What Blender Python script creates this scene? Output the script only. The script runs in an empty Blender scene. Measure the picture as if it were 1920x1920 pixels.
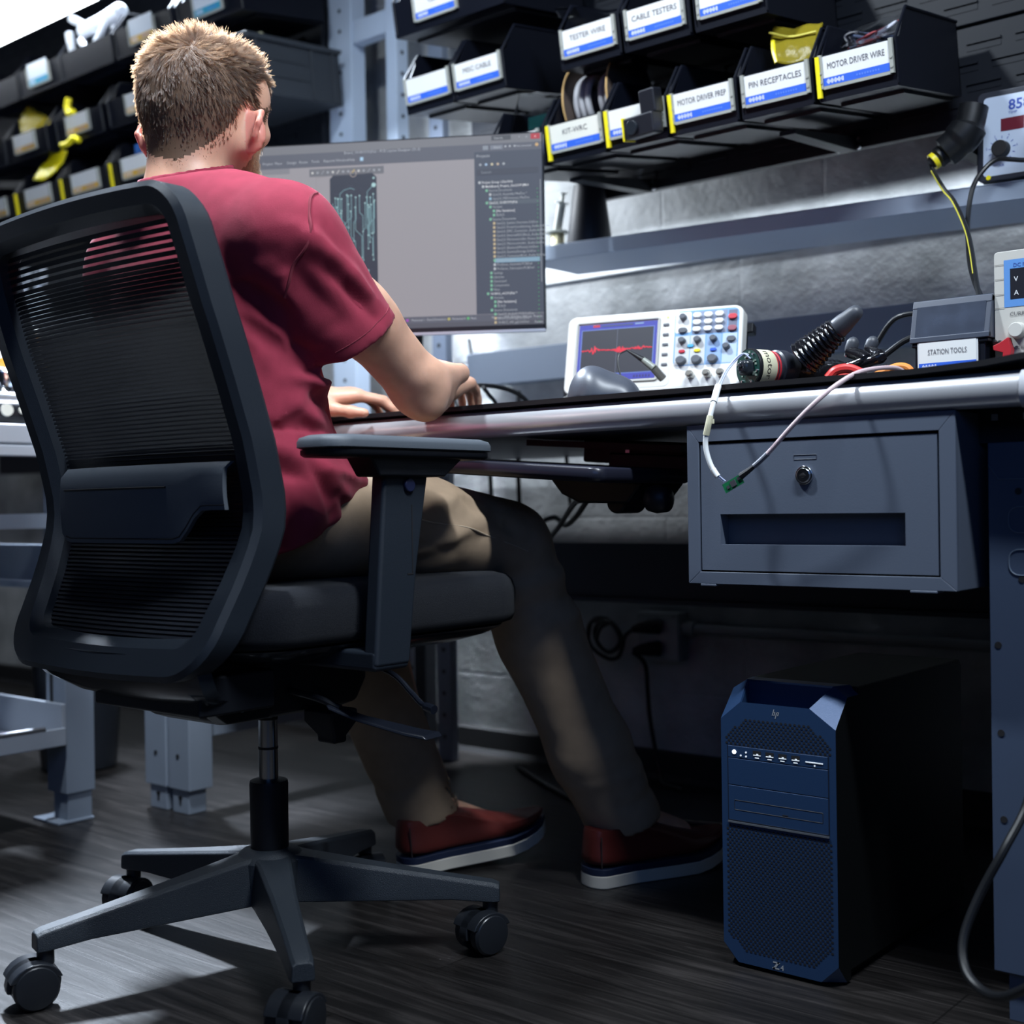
import bpy, math, random
import numpy as np
from mathutils import Vector, Matrix
PI = math.pi
random.seed(7)
SC = bpy.context.scene
COL = SC.collection
# ------------------------------------------------------------------ camera
CAM_H = 0.632
YAW, PITCH, ROLL = math.radians(39.7), math.radians(-0.29), math.radians(0.86)
fw = Vector((-math.sin(YAW)*math.cos(PITCH), math.cos(YAW)*math.cos(PITCH), math.sin(PITCH)))
r0 = Vector((math.cos(YAW), math.sin(YAW), 0)); u0 = r0.cross(fw)
rt = r0*math.cos(ROLL) - u0*math.sin(ROLL); up = r0*math.sin(ROLL) + u0*math.cos(ROLL)
cd = bpy.data.cameras.new('camera'); cam = bpy.data.objects.new('camera', cd); COL.objects.link(cam)
m = Matrix((rt, up, -fw)).transposed().to_4x4(); m.translation = (0, 0, CAM_H); cam.matrix_world = m
cd.sensor_width = 36; cd.lens = 45.0; cd.clip_start = 0.05
cd.dof.use_dof = True; cd.dof.focus_distance = 1.78; cd.dof.aperture_fstop = 3.4
SC.camera = cam
# ------------------------------------------------------------------ world, exposure, area lights
w = bpy.data.worlds.new('world'); SC.world = w; w.use_nodes = True
w.node_tree.nodes['Background'].inputs[0].default_value = (0.03, 0.09, 0.32, 1)
w.node_tree.nodes['Background'].inputs[1].default_value = 0.06
SC.view_settings.view_transform = 'Standard'; SC.view_settings.look = 'None'
SC.view_settings.exposure = 0.0; SC.view_settings.gamma = 1.0; SC.view_settings.use_curve_mapping = False
SC.cycles.max_bounces = 8; SC.cycles.use_denoising = True

def area(name, loc, target, sx, sy, power, color=(0.78, 0.88, 1.0), spread=PI):
    d = bpy.data.lights.new(name, 'AREA'); d.shape = 'RECTANGLE'; d.size = sx; d.size_y = sy
    d.energy = power; d.color = color; d.spread = spread
    o = bpy.data.objects.new(name, d); COL.objects.link(o); o.location = loc
    z = (Vector(loc) - Vector(target)).normalized(); x = (Vector((1, 0, 0)) - z*z.x).normalized()   # long side along the bench
    o.rotation_euler = Matrix((x, z.cross(x), z)).transposed().to_euler()
    return o
# ceiling fluorescents over the aisle and the left station; task light on the bench wall
area('ceiling_lamp_aisle', (-1.60, 0.88, 2.45), (-1.40, 1.2, 0.8), 0.16, 0.10, 38, (0.81, 0.905, 1.0), math.radians(150))
area('ceiling_lamp_right', (-0.05, 0.93, 2.45), (-1.1, 1.3, 0.9), 1.0, 0.12, 27, (0.81, 0.905, 1.0), math.radians(110))
area('ceiling_lamp_left', (-3.15, 2.0, 2.55), (-1.95, 0.95, 0.0), 0.35, 0.10, 90, (0.74, 0.85, 1.0), math.radians(80))
area('room_fill_blue', (0.9, -1.2, 1.9), (-0.9, 1.6, 0.6), 2.4, 1.2, 11, (0.15, 0.37, 1.0))  # unseen fill, added to tint the shadows blue
area('task_lamp_wall', (-2.15, 2.10, 1.46), (-2.0, 2.5, 1.0), 0.5, 0.05, 8, (0.86, 0.93, 1.0))
area('unseen_wall_fill', (-2.165, 2.425, 1.50), (-2.185, 2.446, 0.0), 0.06, 0.03, 2.0, (0.81, 0.905, 1.0), math.radians(28))  # added lamp, no fixture: brightens the narrow wall strip down to the floor
area('unseen_shelf_fill', (-1.15, 2.437, 1.243), (-1.15, 2.475, 1.19), 1.5, 0.01, 1.6, (0.81, 0.905, 1.0))  # unseen source added behind the shelf to brighten the white strip

# ------------------------------------------------------------------ helpers
def tag(o, label=None, cat=None, group=None, kind=None):
    if label: o['label'] = label
    if cat: o['category'] = cat
    if group: o['group'] = group
    if kind: o['kind'] = kind
    return o

def thing(name, label, cat, loc=(0, 0, 0), rotz=0.0, group=None, rot=None):
    o = bpy.data.objects.new(name, None); COL.objects.link(o); o.empty_display_size = 0.05
    o.location = loc; o.rotation_euler = rot if rot else (0, 0, rotz)
    return tag(o, label, cat, group)

MATS = {}
def mat(name, color, rough=0.5, metal=0.0, bump=0.0, bscale=200.0, var=0.0, vscale=8.0, spec=0.5, emit=None, estr=0.0,
        trans=0.0, alpha=1.0, sss=0.0, sheen=0.0, coat=0.0, stretch=None, ior=1.45):
    if name in MATS: return MATS[name]
    M = bpy.data.materials.new(name); M.use_nodes = True; MATS[name] = M
    nt = M.node_tree; b = nt.nodes['Principled BSDF']; L = nt.links
    def S(k, v):
        if k in b.inputs: b.inputs[k].default_value = v
    S('Base Color', (*color, 1)); S('Roughness', rough); S('Metallic', metal); S('Specular IOR Level', spec); S('IOR', ior)
    S('Transmission Weight', trans); S('Alpha', alpha); S('Coat Weight', coat); S('Coat Roughness', 0.1)
    if sss: S('Subsurface Weight', sss); S('Subsurface Radius', (0.012, 0.005, 0.003)); S('Subsurface Scale', 1.0)
    if sheen: S('Sheen Weight', sheen); S('Sheen Roughness', 0.5)
    if emit: S('Emission Color', (*emit, 1)); S('Emission Strength', estr)
    if bump or var:
        tc = nt.nodes.new('ShaderNodeTexCoord'); mp = nt.nodes.new('ShaderNodeMapping'); L.new(tc.outputs['Object'], mp.inputs[0])
        if stretch: mp.inputs['Scale'].default_value = stretch
    if bump:
        n = nt.nodes.new('ShaderNodeTexNoise'); n.inputs['Scale'].default_value = bscale; n.inputs['Detail'].default_value = 4
        L.new(mp.outputs[0], n.inputs['Vector'])
        bp = nt.nodes.new('ShaderNodeBump'); bp.inputs['Strength'].default_value = bump; bp.inputs['Distance'].default_value = 0.002
        L.new(n.outputs[0], bp.inputs['Height']); L.new(bp.outputs[0], b.inputs['Normal'])
    if var:
        n2 = nt.nodes.new('ShaderNodeTexNoise'); n2.inputs['Scale'].default_value = vscale; n2.inputs['Detail'].default_value = 5
        L.new(mp.outputs[0], n2.inputs['Vector'])
        cr = nt.nodes.new('ShaderNodeValToRGB')
        cr.color_ramp.elements[0].position = 0.3; cr.color_ramp.elements[1].position = 0.72
        cr.color_ramp.elements[0].color = (*[c*(1-var) for c in color], 1)
        cr.color_ramp.elements[1].color = (*[min(1, c*(1+var)) for c in color], 1)
        L.new(n2.outputs[0], cr.inputs[0]); L.new(cr.outputs[0], b.inputs['Base Color'])
    return M

def colmat(name, emission=0.0, rough=0.5):
    """material whose colour comes from the mesh's own printed colours (screens, labels, printed fronts)"""
    if name in MATS: return MATS[name]
    M = bpy.data.materials.new(name); M.use_nodes = True; MATS[name] = M
    nt = M.node_tree; b = nt.nodes['Principled BSDF']
    at_ = nt.nodes.new('ShaderNodeAttribute'); at_.attribute_name = 'print'
    nt.links.new(at_.outputs['Color'], b.inputs['Base Color']); b.inputs['Roughness'].default_value = rough
    if emission:
        nt.links.new(at_.outputs['Color'], b.inputs['Emission Color']); b.inputs['Emission Strength'].default_value = emission
        b.inputs['Base Color'].default_value = (0.01, 0.01, 0.01, 1)
        for l in list(nt.links):
            if l.to_socket == b.inputs['Base Color']: nt.links.remove(l)
    return M

class MB:
    """collects geometry and links it as ONE mesh object"""
    def __init__(s): s.v = []; s.f = []; s.mi = []; s.cur = 0; s.col = []; s.c = (1, 1, 1)
    def add(s, vs, fs, M=None):
        b = len(s.v)
        s.v += [tuple(M @ Vector(p)) for p in vs] if M is not None else [tuple(p) for p in vs]
        for f in fs: s.f.append([b+i for i in f]); s.mi.append(s.cur); s.col.append(s.c)
        return s
    def box(s, x0, x1, y0, y1, z0, z1, M=None):
        v = [(x, y, z) for z in (z0, z1) for y in (y0, y1) for x in (x0, x1)]
        return s.add(v, [(0, 2, 3, 1), (4, 5, 7, 6), (0, 1, 5, 4), (2, 6, 7, 3), (0, 4, 6, 2), (1, 3, 7, 5)], M)
    def cbox(s, c, sz, M=None):
        return s.box(c[0]-sz[0]/2, c[0]+sz[0]/2, c[1]-sz[1]/2, c[1]+sz[1]/2, c[2]-sz[2]/2, c[2]+sz[2]/2, M)
    def cyl(s, p, q, r, r2=None, n=20, M=None):
        p, q = Vector(p), Vector(q); r2 = r if r2 is None else r2
        R = (q-p).to_track_quat('Z', 'Y').to_matrix()
        ring = lambda c, rr: [c + R @ Vector((rr*math.cos(2*PI*i/n), rr*math.sin(2*PI*i/n), 0)) for i in range(n)]
        v = ring(p, r) + ring(q, r2)
        f = [(i, (i+1) % n, n+(i+1) % n, n+i) for i in range(n)] + [tuple(range(n-1, -1, -1)), tuple(range(n, 2*n))]
        return s.add(v, f, M)
    def tube(s, pts, r, n=10, M=None, close=False):
        P = [Vector(p) for p in pts]; k = len(P)
        rs = r if isinstance(r, (list, tuple)) else [r]*k
        T = [((P[min(i+1, k-1)] - P[max(i-1, 0)]) if not close else (P[(i+1) % k]-P[i-1])).normalized() for i in range(k)]
        a = Vector((0, 0, 1)) if abs(T[0].z) < 0.9 else Vector((1, 0, 0))
        N = (a - T[0]*a.dot(T[0])).normalized(); v = []
        for i in range(k):
            N = (N - T[i]*N.dot(T[i])).normalized(); B = T[i].cross(N)
            v += [P[i] + (N*math.cos(2*PI*j/n) + B*math.sin(2*PI*j/n))*rs[i] for j in range(n)]
        f = []
        for i in range(k if close else k-1):
            for j in range(n):
                a_, b_ = i*n+j, i*n+(j+1) % n; c_ = ((i+1) % k)*n+j; d_ = ((i+1) % k)*n+(j+1) % n
                f.append((a_, b_, d_, c_))
        if not close: f += [tuple(range(n-1, -1, -1)), tuple(range((k-1)*n, k*n))]
        return s.add(v, f, M)
    def lathe(s, prof, n=28, M=None):
        """profile of (r, z) about local Z"""
        v = []; k = len(prof)
        for r, z in prof: v += [(r*math.cos(2*PI*i/n), r*math.sin(2*PI*i/n), z) for i in range(n)]
        f = [(i*n+j, i*n+(j+1) % n, (i+1)*n+(j+1) % n, (i+1)*n+j) for i in range(k-1) for j in range(n)]
        f += [tuple(range(n-1, -1, -1)), tuple(range((k-1)*n, k*n))]
        return s.add(v, f, M)
    def prism(s, out, d0, d1, axis='y', M=None):
        """outline of 2D points extruded along an axis: y -> (x,z), x -> (y,z), z -> (x,y)"""
        n = len(out)
        put = {'y': lambda a, b, d: (a, d, b), 'x': lambda a, b, d: (d, a, b), 'z': lambda a, b, d: (a, b, d)}[axis]
        v = [put(a, b, d0) for a, b in out] + [put(a, b, d1) for a, b in out]
        f = [(i, (i+1) % n, n+(i+1) % n, n+i) for i in range(n)] + [tuple(range(n-1, -1, -1)), tuple(range(n, 2*n))]
        return s.add(v, f, M)
    def loft(s, rings, close=False, caps=True, M=None):
        n = len(rings[0]); k = len(rings); v = [p for r in rings for p in r]; f = []
        for i in range(k if close else k-1):
            for j in range(n):
                f.append((i*n+j, i*n+(j+1) % n, ((i+1) % k)*n+(j+1) % n, ((i+1) % k)*n+j))
        if caps and not close: f += [tuple(range(n-1, -1, -1)), tuple(range((k-1)*n, k*n))]
        return s.add(v, f, M)
    def sphere(s, c, r, n=16, M=None, sc=(1, 1, 1)):
        c = Vector(c); k = n//2; v = []; f = []
        for i in range(1, k):
            t = PI*i/k
            v += [c + Vector((r*sc[0]*math.sin(t)*math.cos(2*PI*j/n), r*sc[1]*math.sin(t)*math.sin(2*PI*j/n), r*sc[2]*math.cos(t))) for j in range(n)]
        a = len(v); v += [c+Vector((0, 0, r*sc[2])), c-Vector((0, 0, r*sc[2]))]
        for i in range(k-2):
            f += [(i*n+j, (i+1)*n+j, (i+1)*n+(j+1) % n, i*n+(j+1) % n) for j in range(n)]
        f += [(a, j, (j+1) % n) for j in range(n)] + [(a+1, (k-2)*n+(j+1) % n, (k-2)*n+j) for j in range(n)]
        return s.add(v, f, M)
    def quad(s, x0, x1, z0, z1, y=0.0, c=None, M=None):
        if c is not None: s.c = c
        return s.add([(x0, y, z0), (x1, y, z0), (x1, y, z1), (x0, y, z1)], [(0, 1, 2, 3)], M)
    def poly(s, pts, y=0.0, c=None, M=None):
        if c is not None: s.c = c
        return s.add([(a, y, b) for a, b in pts], [tuple(range(len(pts)))], M)
    def line(s, pts, wd, y=0.0, c=None, M=None):
        if c is not None: s.c = c
        for (a, b), (p, q) in zip(pts, pts[1:]):
            L = math.hypot(p-a, q-b) or 1e-9; nx, nz = -(q-b)/L*wd/2, (p-a)/L*wd/2; ex, ez = (p-a)/L*wd*.3, (q-b)/L*wd*.3
            s.add([(a+nx-ex, y, b+nz-ez), (a-nx-ex, y, b-nz-ez), (p-nx+ex, y, q-nz+ez), (p+nx+ex, y, q+nz+ez)], [(0, 1, 2, 3)], M)
        return s
    def disc(s, x, z, r, y=0.0, c=None, n=14, M=None):
        return s.poly([(x+r*math.cos(2*PI*i/n), z+r*math.sin(2*PI*i/n)) for i in range(n)], y, c, M)
    def text(s, body, size, x, z, y=0.0, c=None, M=None, align='LEFT', sx=1.0, bold=0.0):
        """flat lettering in the local xz plane, facing -y"""
        if c is not None: s.c = c
        vs, fs = text_geo(body, align, bold)
        return s.add([(x+a*size*sx, y, z+b*size) for a, b in vs], fs, M)
    def build(s, name, mats, parent=None, bevel=0.0, seg=2, smooth=True, ang=35, sub=0, shift=None):
        me = bpy.data.meshes.new(name)
        vs = s.v if shift is None else [(a-shift[0], b-shift[1], c-shift[2]) for a, b, c in s.v]
        me.from_pydata(vs, [], s.f)
        for m_ in (mats if isinstance(mats, (list, tuple)) else [mats]): me.materials.append(m_)
        me.polygons.foreach_set('material_index', s.mi)
        if any(c != (1, 1, 1) for c in s.col):
            at_ = me.color_attributes.new('print', 'FLOAT_COLOR', 'CORNER'); arr = []
            for f, c in zip(s.f, s.col): arr += [c[0], c[1], c[2], 1.0]*len(f)
            at_.data.foreach_set('color', arr)
        me.validate(); me.update()
        if smooth:
            me.polygons.foreach_set('use_smooth', [True]*len(me.polygons)); me.set_sharp_from_angle(angle=math.radians(ang))
        o = bpy.data.objects.new(name, me); COL.objects.link(o)
        if parent: o.parent = parent
        if bevel:
            b = o.modifiers.new('bevel', 'BEVEL'); b.width = bevel; b.segments = seg; b.limit_method = 'ANGLE'; b.angle_limit = math.radians(40)
            b.harden_normals = True
        if sub:
            q = o.modifiers.new('subsurf', 'SUBSURF'); q.levels = sub; q.render_levels = sub
        return o

_TG = {}
def text_geo(body, align='LEFT', bold=0.0):
    k = (body, align, bold)
    if k in _TG: return _TG[k]
    cu = bpy.data.curves.new('lettering', 'FONT'); cu.body = body; cu.align_x = align; cu.size = 1.0; cu.offset = bold; cu.resolution_u = 2
    o = bpy.data.objects.new('lettering', cu); COL.objects.link(o)
    dg = bpy.context.evaluated_depsgraph_get(); dg.update()
    me = o.evaluated_get(dg).to_mesh()
    r = ([(v.co.x, v.co.y) for v in me.vertices], [tuple(p.vertices) for p in me.polygons])
    o.evaluated_get(dg).to_mesh_clear(); bpy.data.objects.remove(o); bpy.data.curves.remove(cu)
    _TG[k] = r
    return r

def dup(root, loc=None, label=None, group=None):
    r = root.copy(); COL.objects.link(r)
    if loc is not None: r.location = loc
    if label: r['label'] = label
    if group: r['group'] = group
    for ch in list(root.children):
        c = ch.copy(); COL.objects.link(c); c.parent = r
        for g in list(ch.children):
            d = g.copy(); COL.objects.link(d); d.parent = c
    return r

def rrect(x0, x1, z0, z1, r, n=5):
    o = []
    for cx, cz, a in ((x1-r, z0+r, -PI/2), (x1-r, z1-r, 0), (x0+r, z1-r, PI/2), (x0+r, z0+r, PI)):
        o += [(cx+r*math.cos(a+PI/2*i/n), cz+r*math.sin(a+PI/2*i/n)) for i in range(n+1)]
    return o

def spline(pts, n=8):
    """Catmull-Rom through 3D points"""
    P = [Vector(p) for p in pts]; P = [P[0]*2-P[1]] + P + [P[-1]*2-P[-2]]; out = []
    for i in range(1, len(P)-2):
        for j in range(n):
            t = j/n; a, b, c, d = P[i-1], P[i], P[i+1], P[i+2]
            out.append(0.5*((2*b) + (c-a)*t + (2*a-5*b+4*c-d)*t*t + (3*b-a-3*c+d)*t**3))
    return out + [P[-2]]

# ------------------------------------------------------------------ materials
black = mat('black_plastic', (0.006, 0.007, 0.010), 0.45, bump=0.15, bscale=900, spec=0.35)
binblack = mat('black_bin_plastic', (0.003, 0.0042, 0.009), 0.42, spec=0.3)
charcoal = mat('charcoal_plastic', (0.075, 0.088, 0.105), 0.52, bump=0.25, bscale=1200)
gloss = mat('gloss_black_plastic', (0.016, 0.020, 0.026), 0.16)
chrome = mat('chrome', (0.75, 0.77, 0.8), 0.12, 1.0)
steel = mat('brushed_steel', (0.5, 0.52, 0.56), 0.35, 1.0)
bluegrey = mat('blue_grey_paint', (0.20, 0.235, 0.29), 0.45, bump=0.05, bscale=600)
greypaint = mat('grey_paint', (0.082, 0.100, 0.137), 0.42, bump=0.06, bscale=700)
darkpaint = mat('dark_blue_paint', (0.045, 0.065, 0.11), 0.5, bump=0.06, bscale=700)
silverpaint = mat('silver_laminate', (0.58, 0.59, 0.62), 0.28, 0.55, bump=0.03, bscale=500)
white = mat('white_plastic', (0.78, 0.79, 0.78), 0.4)
beige = mat('beige_plastic', (0.50, 0.49, 0.45), 0.5)
paperwhite = mat('white_paint', (0.75, 0.77, 0.8), 0.6)
rubber = mat('black_rubber', (0.01, 0.01, 0.012), 0.65)
cable_m = mat('black_cable', (0.008, 0.009, 0.011), 0.4)
printed = colmat('printed_surface', 0, 0.45)
clear = mat('clear_plastic_film', (0.9, 0.92, 0.95), 0.12, trans=1.0, ior=1.08, bump=0.4, bscale=60)
yellowbag = mat('yellow_film', (0.42, 0.34, 0.03), 0.2, trans=0.6, ior=1.1, bump=0.5, bscale=60)
yellowp = mat('yellow_plastic', (0.85, 0.72, 0.02), 0.35)

# ------------------------------------------------------------------ the setting
def struct(o): o['kind'] = 'structure'; return o
# floor: dark wood planks running along x
fm = mat('floor_planks', (0.03, 0.028, 0.028), 0.36)
nt = fm.node_tree; b = nt.nodes['Principled BSDF']; L = nt.links
tc = nt.nodes.new('ShaderNodeTexCoord'); mp = nt.nodes.new('ShaderNodeMapping'); L.new(tc.outputs['Object'], mp.inputs[0])
br = nt.nodes.new('ShaderNodeTexBrick'); br.inputs['Scale'].default_value = 1.0; br.inputs['Brick Width'].default_value = 1.2
br.inputs['Row Height'].default_value = 0.18; br.inputs['Mortar Size'].default_value = 0.0015; br.inputs['Bias'].default_value = 0.0
br.inputs['Color1'].default_value = (0.30, 0.30, 0.30, 1); br.inputs['Color2'].default_value = (0.75, 0.75, 0.75, 1); br.inputs['Mortar'].default_value = (0.0, 0.0, 0.0, 1)
L.new(mp.outputs[0], br.inputs['Vector'])
m2 = nt.nodes.new('ShaderNodeMapping'); m2.inputs['Scale'].default_value = (1.6, 26, 1); L.new(tc.outputs['Object'], m2.inputs[0])
n1 = nt.nodes.new('ShaderNodeTexNoise'); n1.inputs['Scale'].default_value = 2.2; n1.inputs['Detail'].default_value = 9; n1.inputs['Roughness'].default_value = 0.7; n1.inputs['Distortion'].default_value = 0.8
L.new(m2.outputs[0], n1.inputs['Vector'])
cr = nt.nodes.new('ShaderNodeValToRGB'); e = cr.color_ramp.elements
e[0].position = 0.33; e[0].color = (0.006, 0.0055, 0.0055, 1); e[1].position = 0.72; e[1].color = (0.066, 0.058, 0.056, 1)
q = e.new(0.5); q.color = (0.020, 0.0175, 0.017, 1)
L.new(n1.outputs[0], cr.inputs[0])
mx = nt.nodes.new('ShaderNodeMixRGB'); mx.blend_type = 'MULTIPLY'; mx.inputs[0].default_value = 0.75
L.new(cr.outputs[0], mx.inputs[1]); L.new(br.outputs['Color'], mx.inputs[2])
hs = nt.nodes.new('ShaderNodeBrightContrast'); hs.inputs['Bright'].default_value = 0.0; L.new(mx.outputs[0], hs.inputs[0])
L.new(hs.outputs[0], b.inputs['Base Color'])
bp = nt.nodes.new('ShaderNodeBump'); bp.inputs['Strength'].default_value = 0.35; bp.inputs['Distance'].default_value = 0.002
L.new(n1.outputs[0], bp.inputs['Height']); L.new(bp.outputs[0], b.inputs['Normal'])
struct(MB().box(-7, 2.5, -2.5, 2.6, -0.05, 0.0).build('floor', fm))
# back wall: painted blockwork, rough
wm = mat('painted_blockwork', (0.42, 0.44, 0.46), 0.55)
nt = wm.node_tree; b = nt.nodes['Principled BSDF']; L = nt.links
tc = nt.nodes.new('ShaderNodeTexCoord'); mp = nt.nodes.new('ShaderNodeMapping'); mp.inputs['Rotation'].default_value = (PI/2, 0, 0); L.new(tc.outputs['Object'], mp.inputs[0])
br = nt.nodes.new('ShaderNodeTexBrick'); br.inputs['Scale'].default_value = 1.0; br.inputs['Brick Width'].default_value = 0.40; br.inputs['Row Height'].default_value = 0.20
br.inputs['Mortar Size'].default_value = 0.006; br.inputs['Mortar Smooth'].default_value = 1.0; br.inputs['Color1'].default_value = (1, 1, 1, 1); br.inputs['Color2'].default_value = (0.9, 0.9, 0.9, 1); br.inputs['Mortar'].default_value = (0.8, 0.8, 0.8, 1)
L.new(mp.outputs[0], br.inputs['Vector'])
n1 = nt.nodes.new('ShaderNodeTexNoise'); n1.inputs['Scale'].default_value = 7; n1.inputs['Detail'].default_value = 8; L.new(mp.outputs[0], n1.inputs['Vector'])
n2 = nt.nodes.new('ShaderNodeTexNoise'); n2.inputs['Scale'].default_value = 55; n2.inputs['Detail'].default_value = 6; L.new(mp.outputs[0], n2.inputs['Vector'])
cr = nt.nodes.new('ShaderNodeValToRGB'); e = cr.color_ramp.elements
e[0].position = 0.32; e[0].color = (0.23, 0.24, 0.245, 1); e[1].position = 0.68; e[1].color = (0.47, 0.48, 0.49, 1); L.new(n1.outputs[0], cr.inputs[0])
L.new(cr.outputs[0], b.inputs['Base Color'])
ad = nt.nodes.new('ShaderNodeMath'); ad.operation = 'MULTIPLY_ADD'; ad.inputs[1].default_value = 0.5; L.new(n2.outputs[0], ad.inputs[0]); L.new(br.outputs['Color'], ad.inputs[2])
bp = nt.nodes.new('ShaderNodeBump'); bp.inputs['Strength'].default_value = 0.55; bp.inputs['Distance'].default_value = 0.012
L.new(ad.outputs[0], bp.inputs['Height']); L.new(bp.outputs[0], b.inputs['Normal'])
struct(MB().box(-7, 2.5, 2.48, 2.6, 0, 3.0).build('wall_back', wm))
struct(MB().box(-1.95, -0.3, 2.468, 2.48, 1.172, 1.212).build('painted_light_band_1', mat('light_band_white', (0.86, 0.87, 0.88), 0.6, bump=0.3, bscale=60)))  # white strip in place of a band of light on the wall
struct(MB().box(-7.1, -7, -2.5, 2.6, 0, 3.0).build('wall_left', mat('dark_wall', (0.10, 0.11, 0.13), 0.7)))
struct(MB().box(2.5, 2.6, -2.5, 2.6, 0, 3.0).build('wall_right', mat('dark_wall', (0.10, 0.11, 0.13), 0.7)))
struct(MB().box(-7, 2.5, -2.6, -2.5, 0, 3.0).build('wall_front', mat('dark_wall', (0.10, 0.11, 0.13), 0.7)))
struct(MB().box(-7, 2.5, -2.5, 2.6, 3.0, 3.1).build('ceiling', mat('dark_ceiling', (0.03, 0.033, 0.04), 0.8)))
struct(MB().prism([(2.48, 0.0), (2.455, 0.0), (2.466, 0.012), (2.468, 0.06), (2.48, 0.065)], -7, 2.5, 'x').build('baseboard_back', rubber))
# ================================================================== main workbench
wb = thing('workbench', 'long workbench with rounded silver front edge that the seated person works at', 'workbench', (-1.35, 1.85, 0))
S = (-1.35, 1.85, 0)
MB().box(-2.3, -0.395, 1.53, 2.315, 0.742, 0.779).box(-2.13, -0.395, 2.315, 2.39, 0.742, 0.779).build('worktop', bluegrey, wb, shift=S, bevel=0.003)
prof = [(1.535, 0.742), (1.512, 0.738), (1.503, 0.745), (1.5, 0.758), (1.503, 0.770), (1.512, 0.778), (1.525, 0.781), (1.535, 0.781)]
MB().prism(prof, -2.3, -0.488, 'x').build('front_edge', silverpaint, wb, shift=S, bevel=0.0, ang=60)
prof2 = [(a-0.003 if a < 1.53 else a, b + (0.002 if b > .76 else -0.002)) for a, b in prof]
MB().prism(prof2, -0.488, -0.39, 'x').build('edge_end_cap', mat('pale_plastic_cap', (0.42, 0.43, 0.46), 0.5), wb, shift=S, ang=60)
# right leg: front plate with knock-outs, recessed bracket above
B = MB().box(-0.546, -0.40, 1.560, 1.564, 0.06, 0.699).box(-0.546, -0.542, 1.564, 2.15, 0.06, 0.699).box(-0.532, -0.41, 1.57, 2.15, 0.0, 0.06)
leg = B.build('leg', darkpaint, wb, shift=S, bevel=0.001)
B = MB()
for zc in (0.606, 0.555):
    o = rrect(-0.522, -0.44, zc-0.0155, zc+0.0155, 0.012)
    B.tube([(x, 1.5595, z) for x, z in o], 0.0009, 5, close=True)
B.tube([(-0.545, 1.5595, 0.672), (-0.533, 1.5595, 0.655), (-0.44, 1.5595, 0.655)], 0.0008, 5)
B.build('knockout_seam', mat('seam_line', (0.10, 0.13, 0.18), 0.4), leg, shift=S)
for x, z in ((-0.510, 0.640), (-0.507, 0.535), (-0.536, 0.455), (-0.534, 0.349), (-0.532, 0.245)):
    MB().cyl((x, 1.5592, z), (x, 1.5606, z), 0.0042, n=14).build('bolt_hole', rubber, leg, shift=S)
MB().box(-0.578, -0.40, 1.585, 2.1, 0.70, 0.742).box(-0.55, -0.40, 1.60, 1.61, 0.66, 0.70).build('leg_bracket', mat('dark_bracket', (0.012, 0.015, 0.022), 0.6), wb, shift=S)
B = MB()
for x in (-0.545, -0.507): B.box(x-0.004, x+0.004, 1.583, 1.586, 0.727, 0.735)
B.build('screw', steel, wb, shift=S)
# left leg: twin post with narrower feet and a rail going back
B = MB().box(-2.36, -2.285, 1.60, 1.66, 0.05, 0.742).box(-2.275, -2.205, 1.60, 1.66, 0.05, 0.742).box(-2.287, -2.273, 1.605, 1.655, 0.05, 0.742)
B.box(-2.35, -2.29, 1.605, 1.65, 0.0, 0.05).box(-2.27, -2.215, 1.605, 1.65, 0.0, 0.05).box(-2.265, -2.215, 1.66, 2.2, 0.155, 0.215)
lleg = B.build('leg', bluegrey, wb, shift=S, bevel=0.002)
B = MB()
for x in (-2.32, -2.243):
    B.box(x-0.003, x+0.003, 1.604, 1.6055, 0.018, 0.034).box(x-0.006, x+0.006, 1.604, 1.6055, 0.03, 0.036).cyl((x, 1.5985, 0.12), (x, 1.6005, 0.12), 0.005, n=10)
B.build('keyhole_slot', rubber, lleg, shift=S)
MB().box(-2.262, -2.225, 2.33, 2.37, 0.0, 0.742).box(-2.275, -2.205, 2.31, 2.39, 0.0, 0.008).build('rear_leg', mat('dark_bracket', (0.012, 0.015, 0.022), 0.6), wb, shift=S)
MB().box(-2.2, -0.546, 2.28, 2.30, 0.42, 0.548).box(-2.2, -0.546, 2.262, 2.28, 0.42, 0.43).build('stringer', mat('stringer_paint', (0.02, 0.03, 0.05), 0.5), wb, shift=S, bevel=0.002)
# dark desk mat
mt = MB()
rows = [(1.5035, 0.0015), (1.53, 0.0), (1.7, 0.0), (2.02, 0.0)]
xs = [-2.05, -1.6, -1.2, -0.8, -0.62, -0.53, -0.475]
V = [];
for dz in (0.7815, 0.7885):
    for y, k in rows:
        for x in xs:
            lift = 0.010*max(0, (x+0.62)/0.145)**2 if y < 1.6 and x > -0.62 else 0
            V.append((x, y, dz+k+lift))
n = len(xs); k = len(rows); Fq = []
for l in range(2):
    for j in range(k-1):
        for i in range(n-1):
            q = [l*n*k+j*n+i, l*n*k+j*n+i+1, l*n*k+(j+1)*n+i+1, l*n*k+(j+1)*n+i]
            Fq.append(q if l else q[::-1])
for i in range(n-1): Fq += [(i, i+1, n*k+i+1, n*k+i), ((k-1)*n+i+1, (k-1)*n+i, n*k+(k-1)*n+i, n*k+(k-1)*n+i+1)]
for j in range(k-1): Fq += [((j+1)*n, j*n, n*k+j*n, n*k+(j+1)*n), (j*n+n-1, (j+1)*n+n-1, n*k+(j+1)*n+n-1, n*k+j*n+n-1)]
mt.add(V, Fq)
tag(mt.build('desk_mat', mat('black_mat', (0.006, 0.006, 0.008), 0.5), None), 'thin black mat lying along the front of the workbench top', 'mat')
MAT_Z = 0.7885
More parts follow.
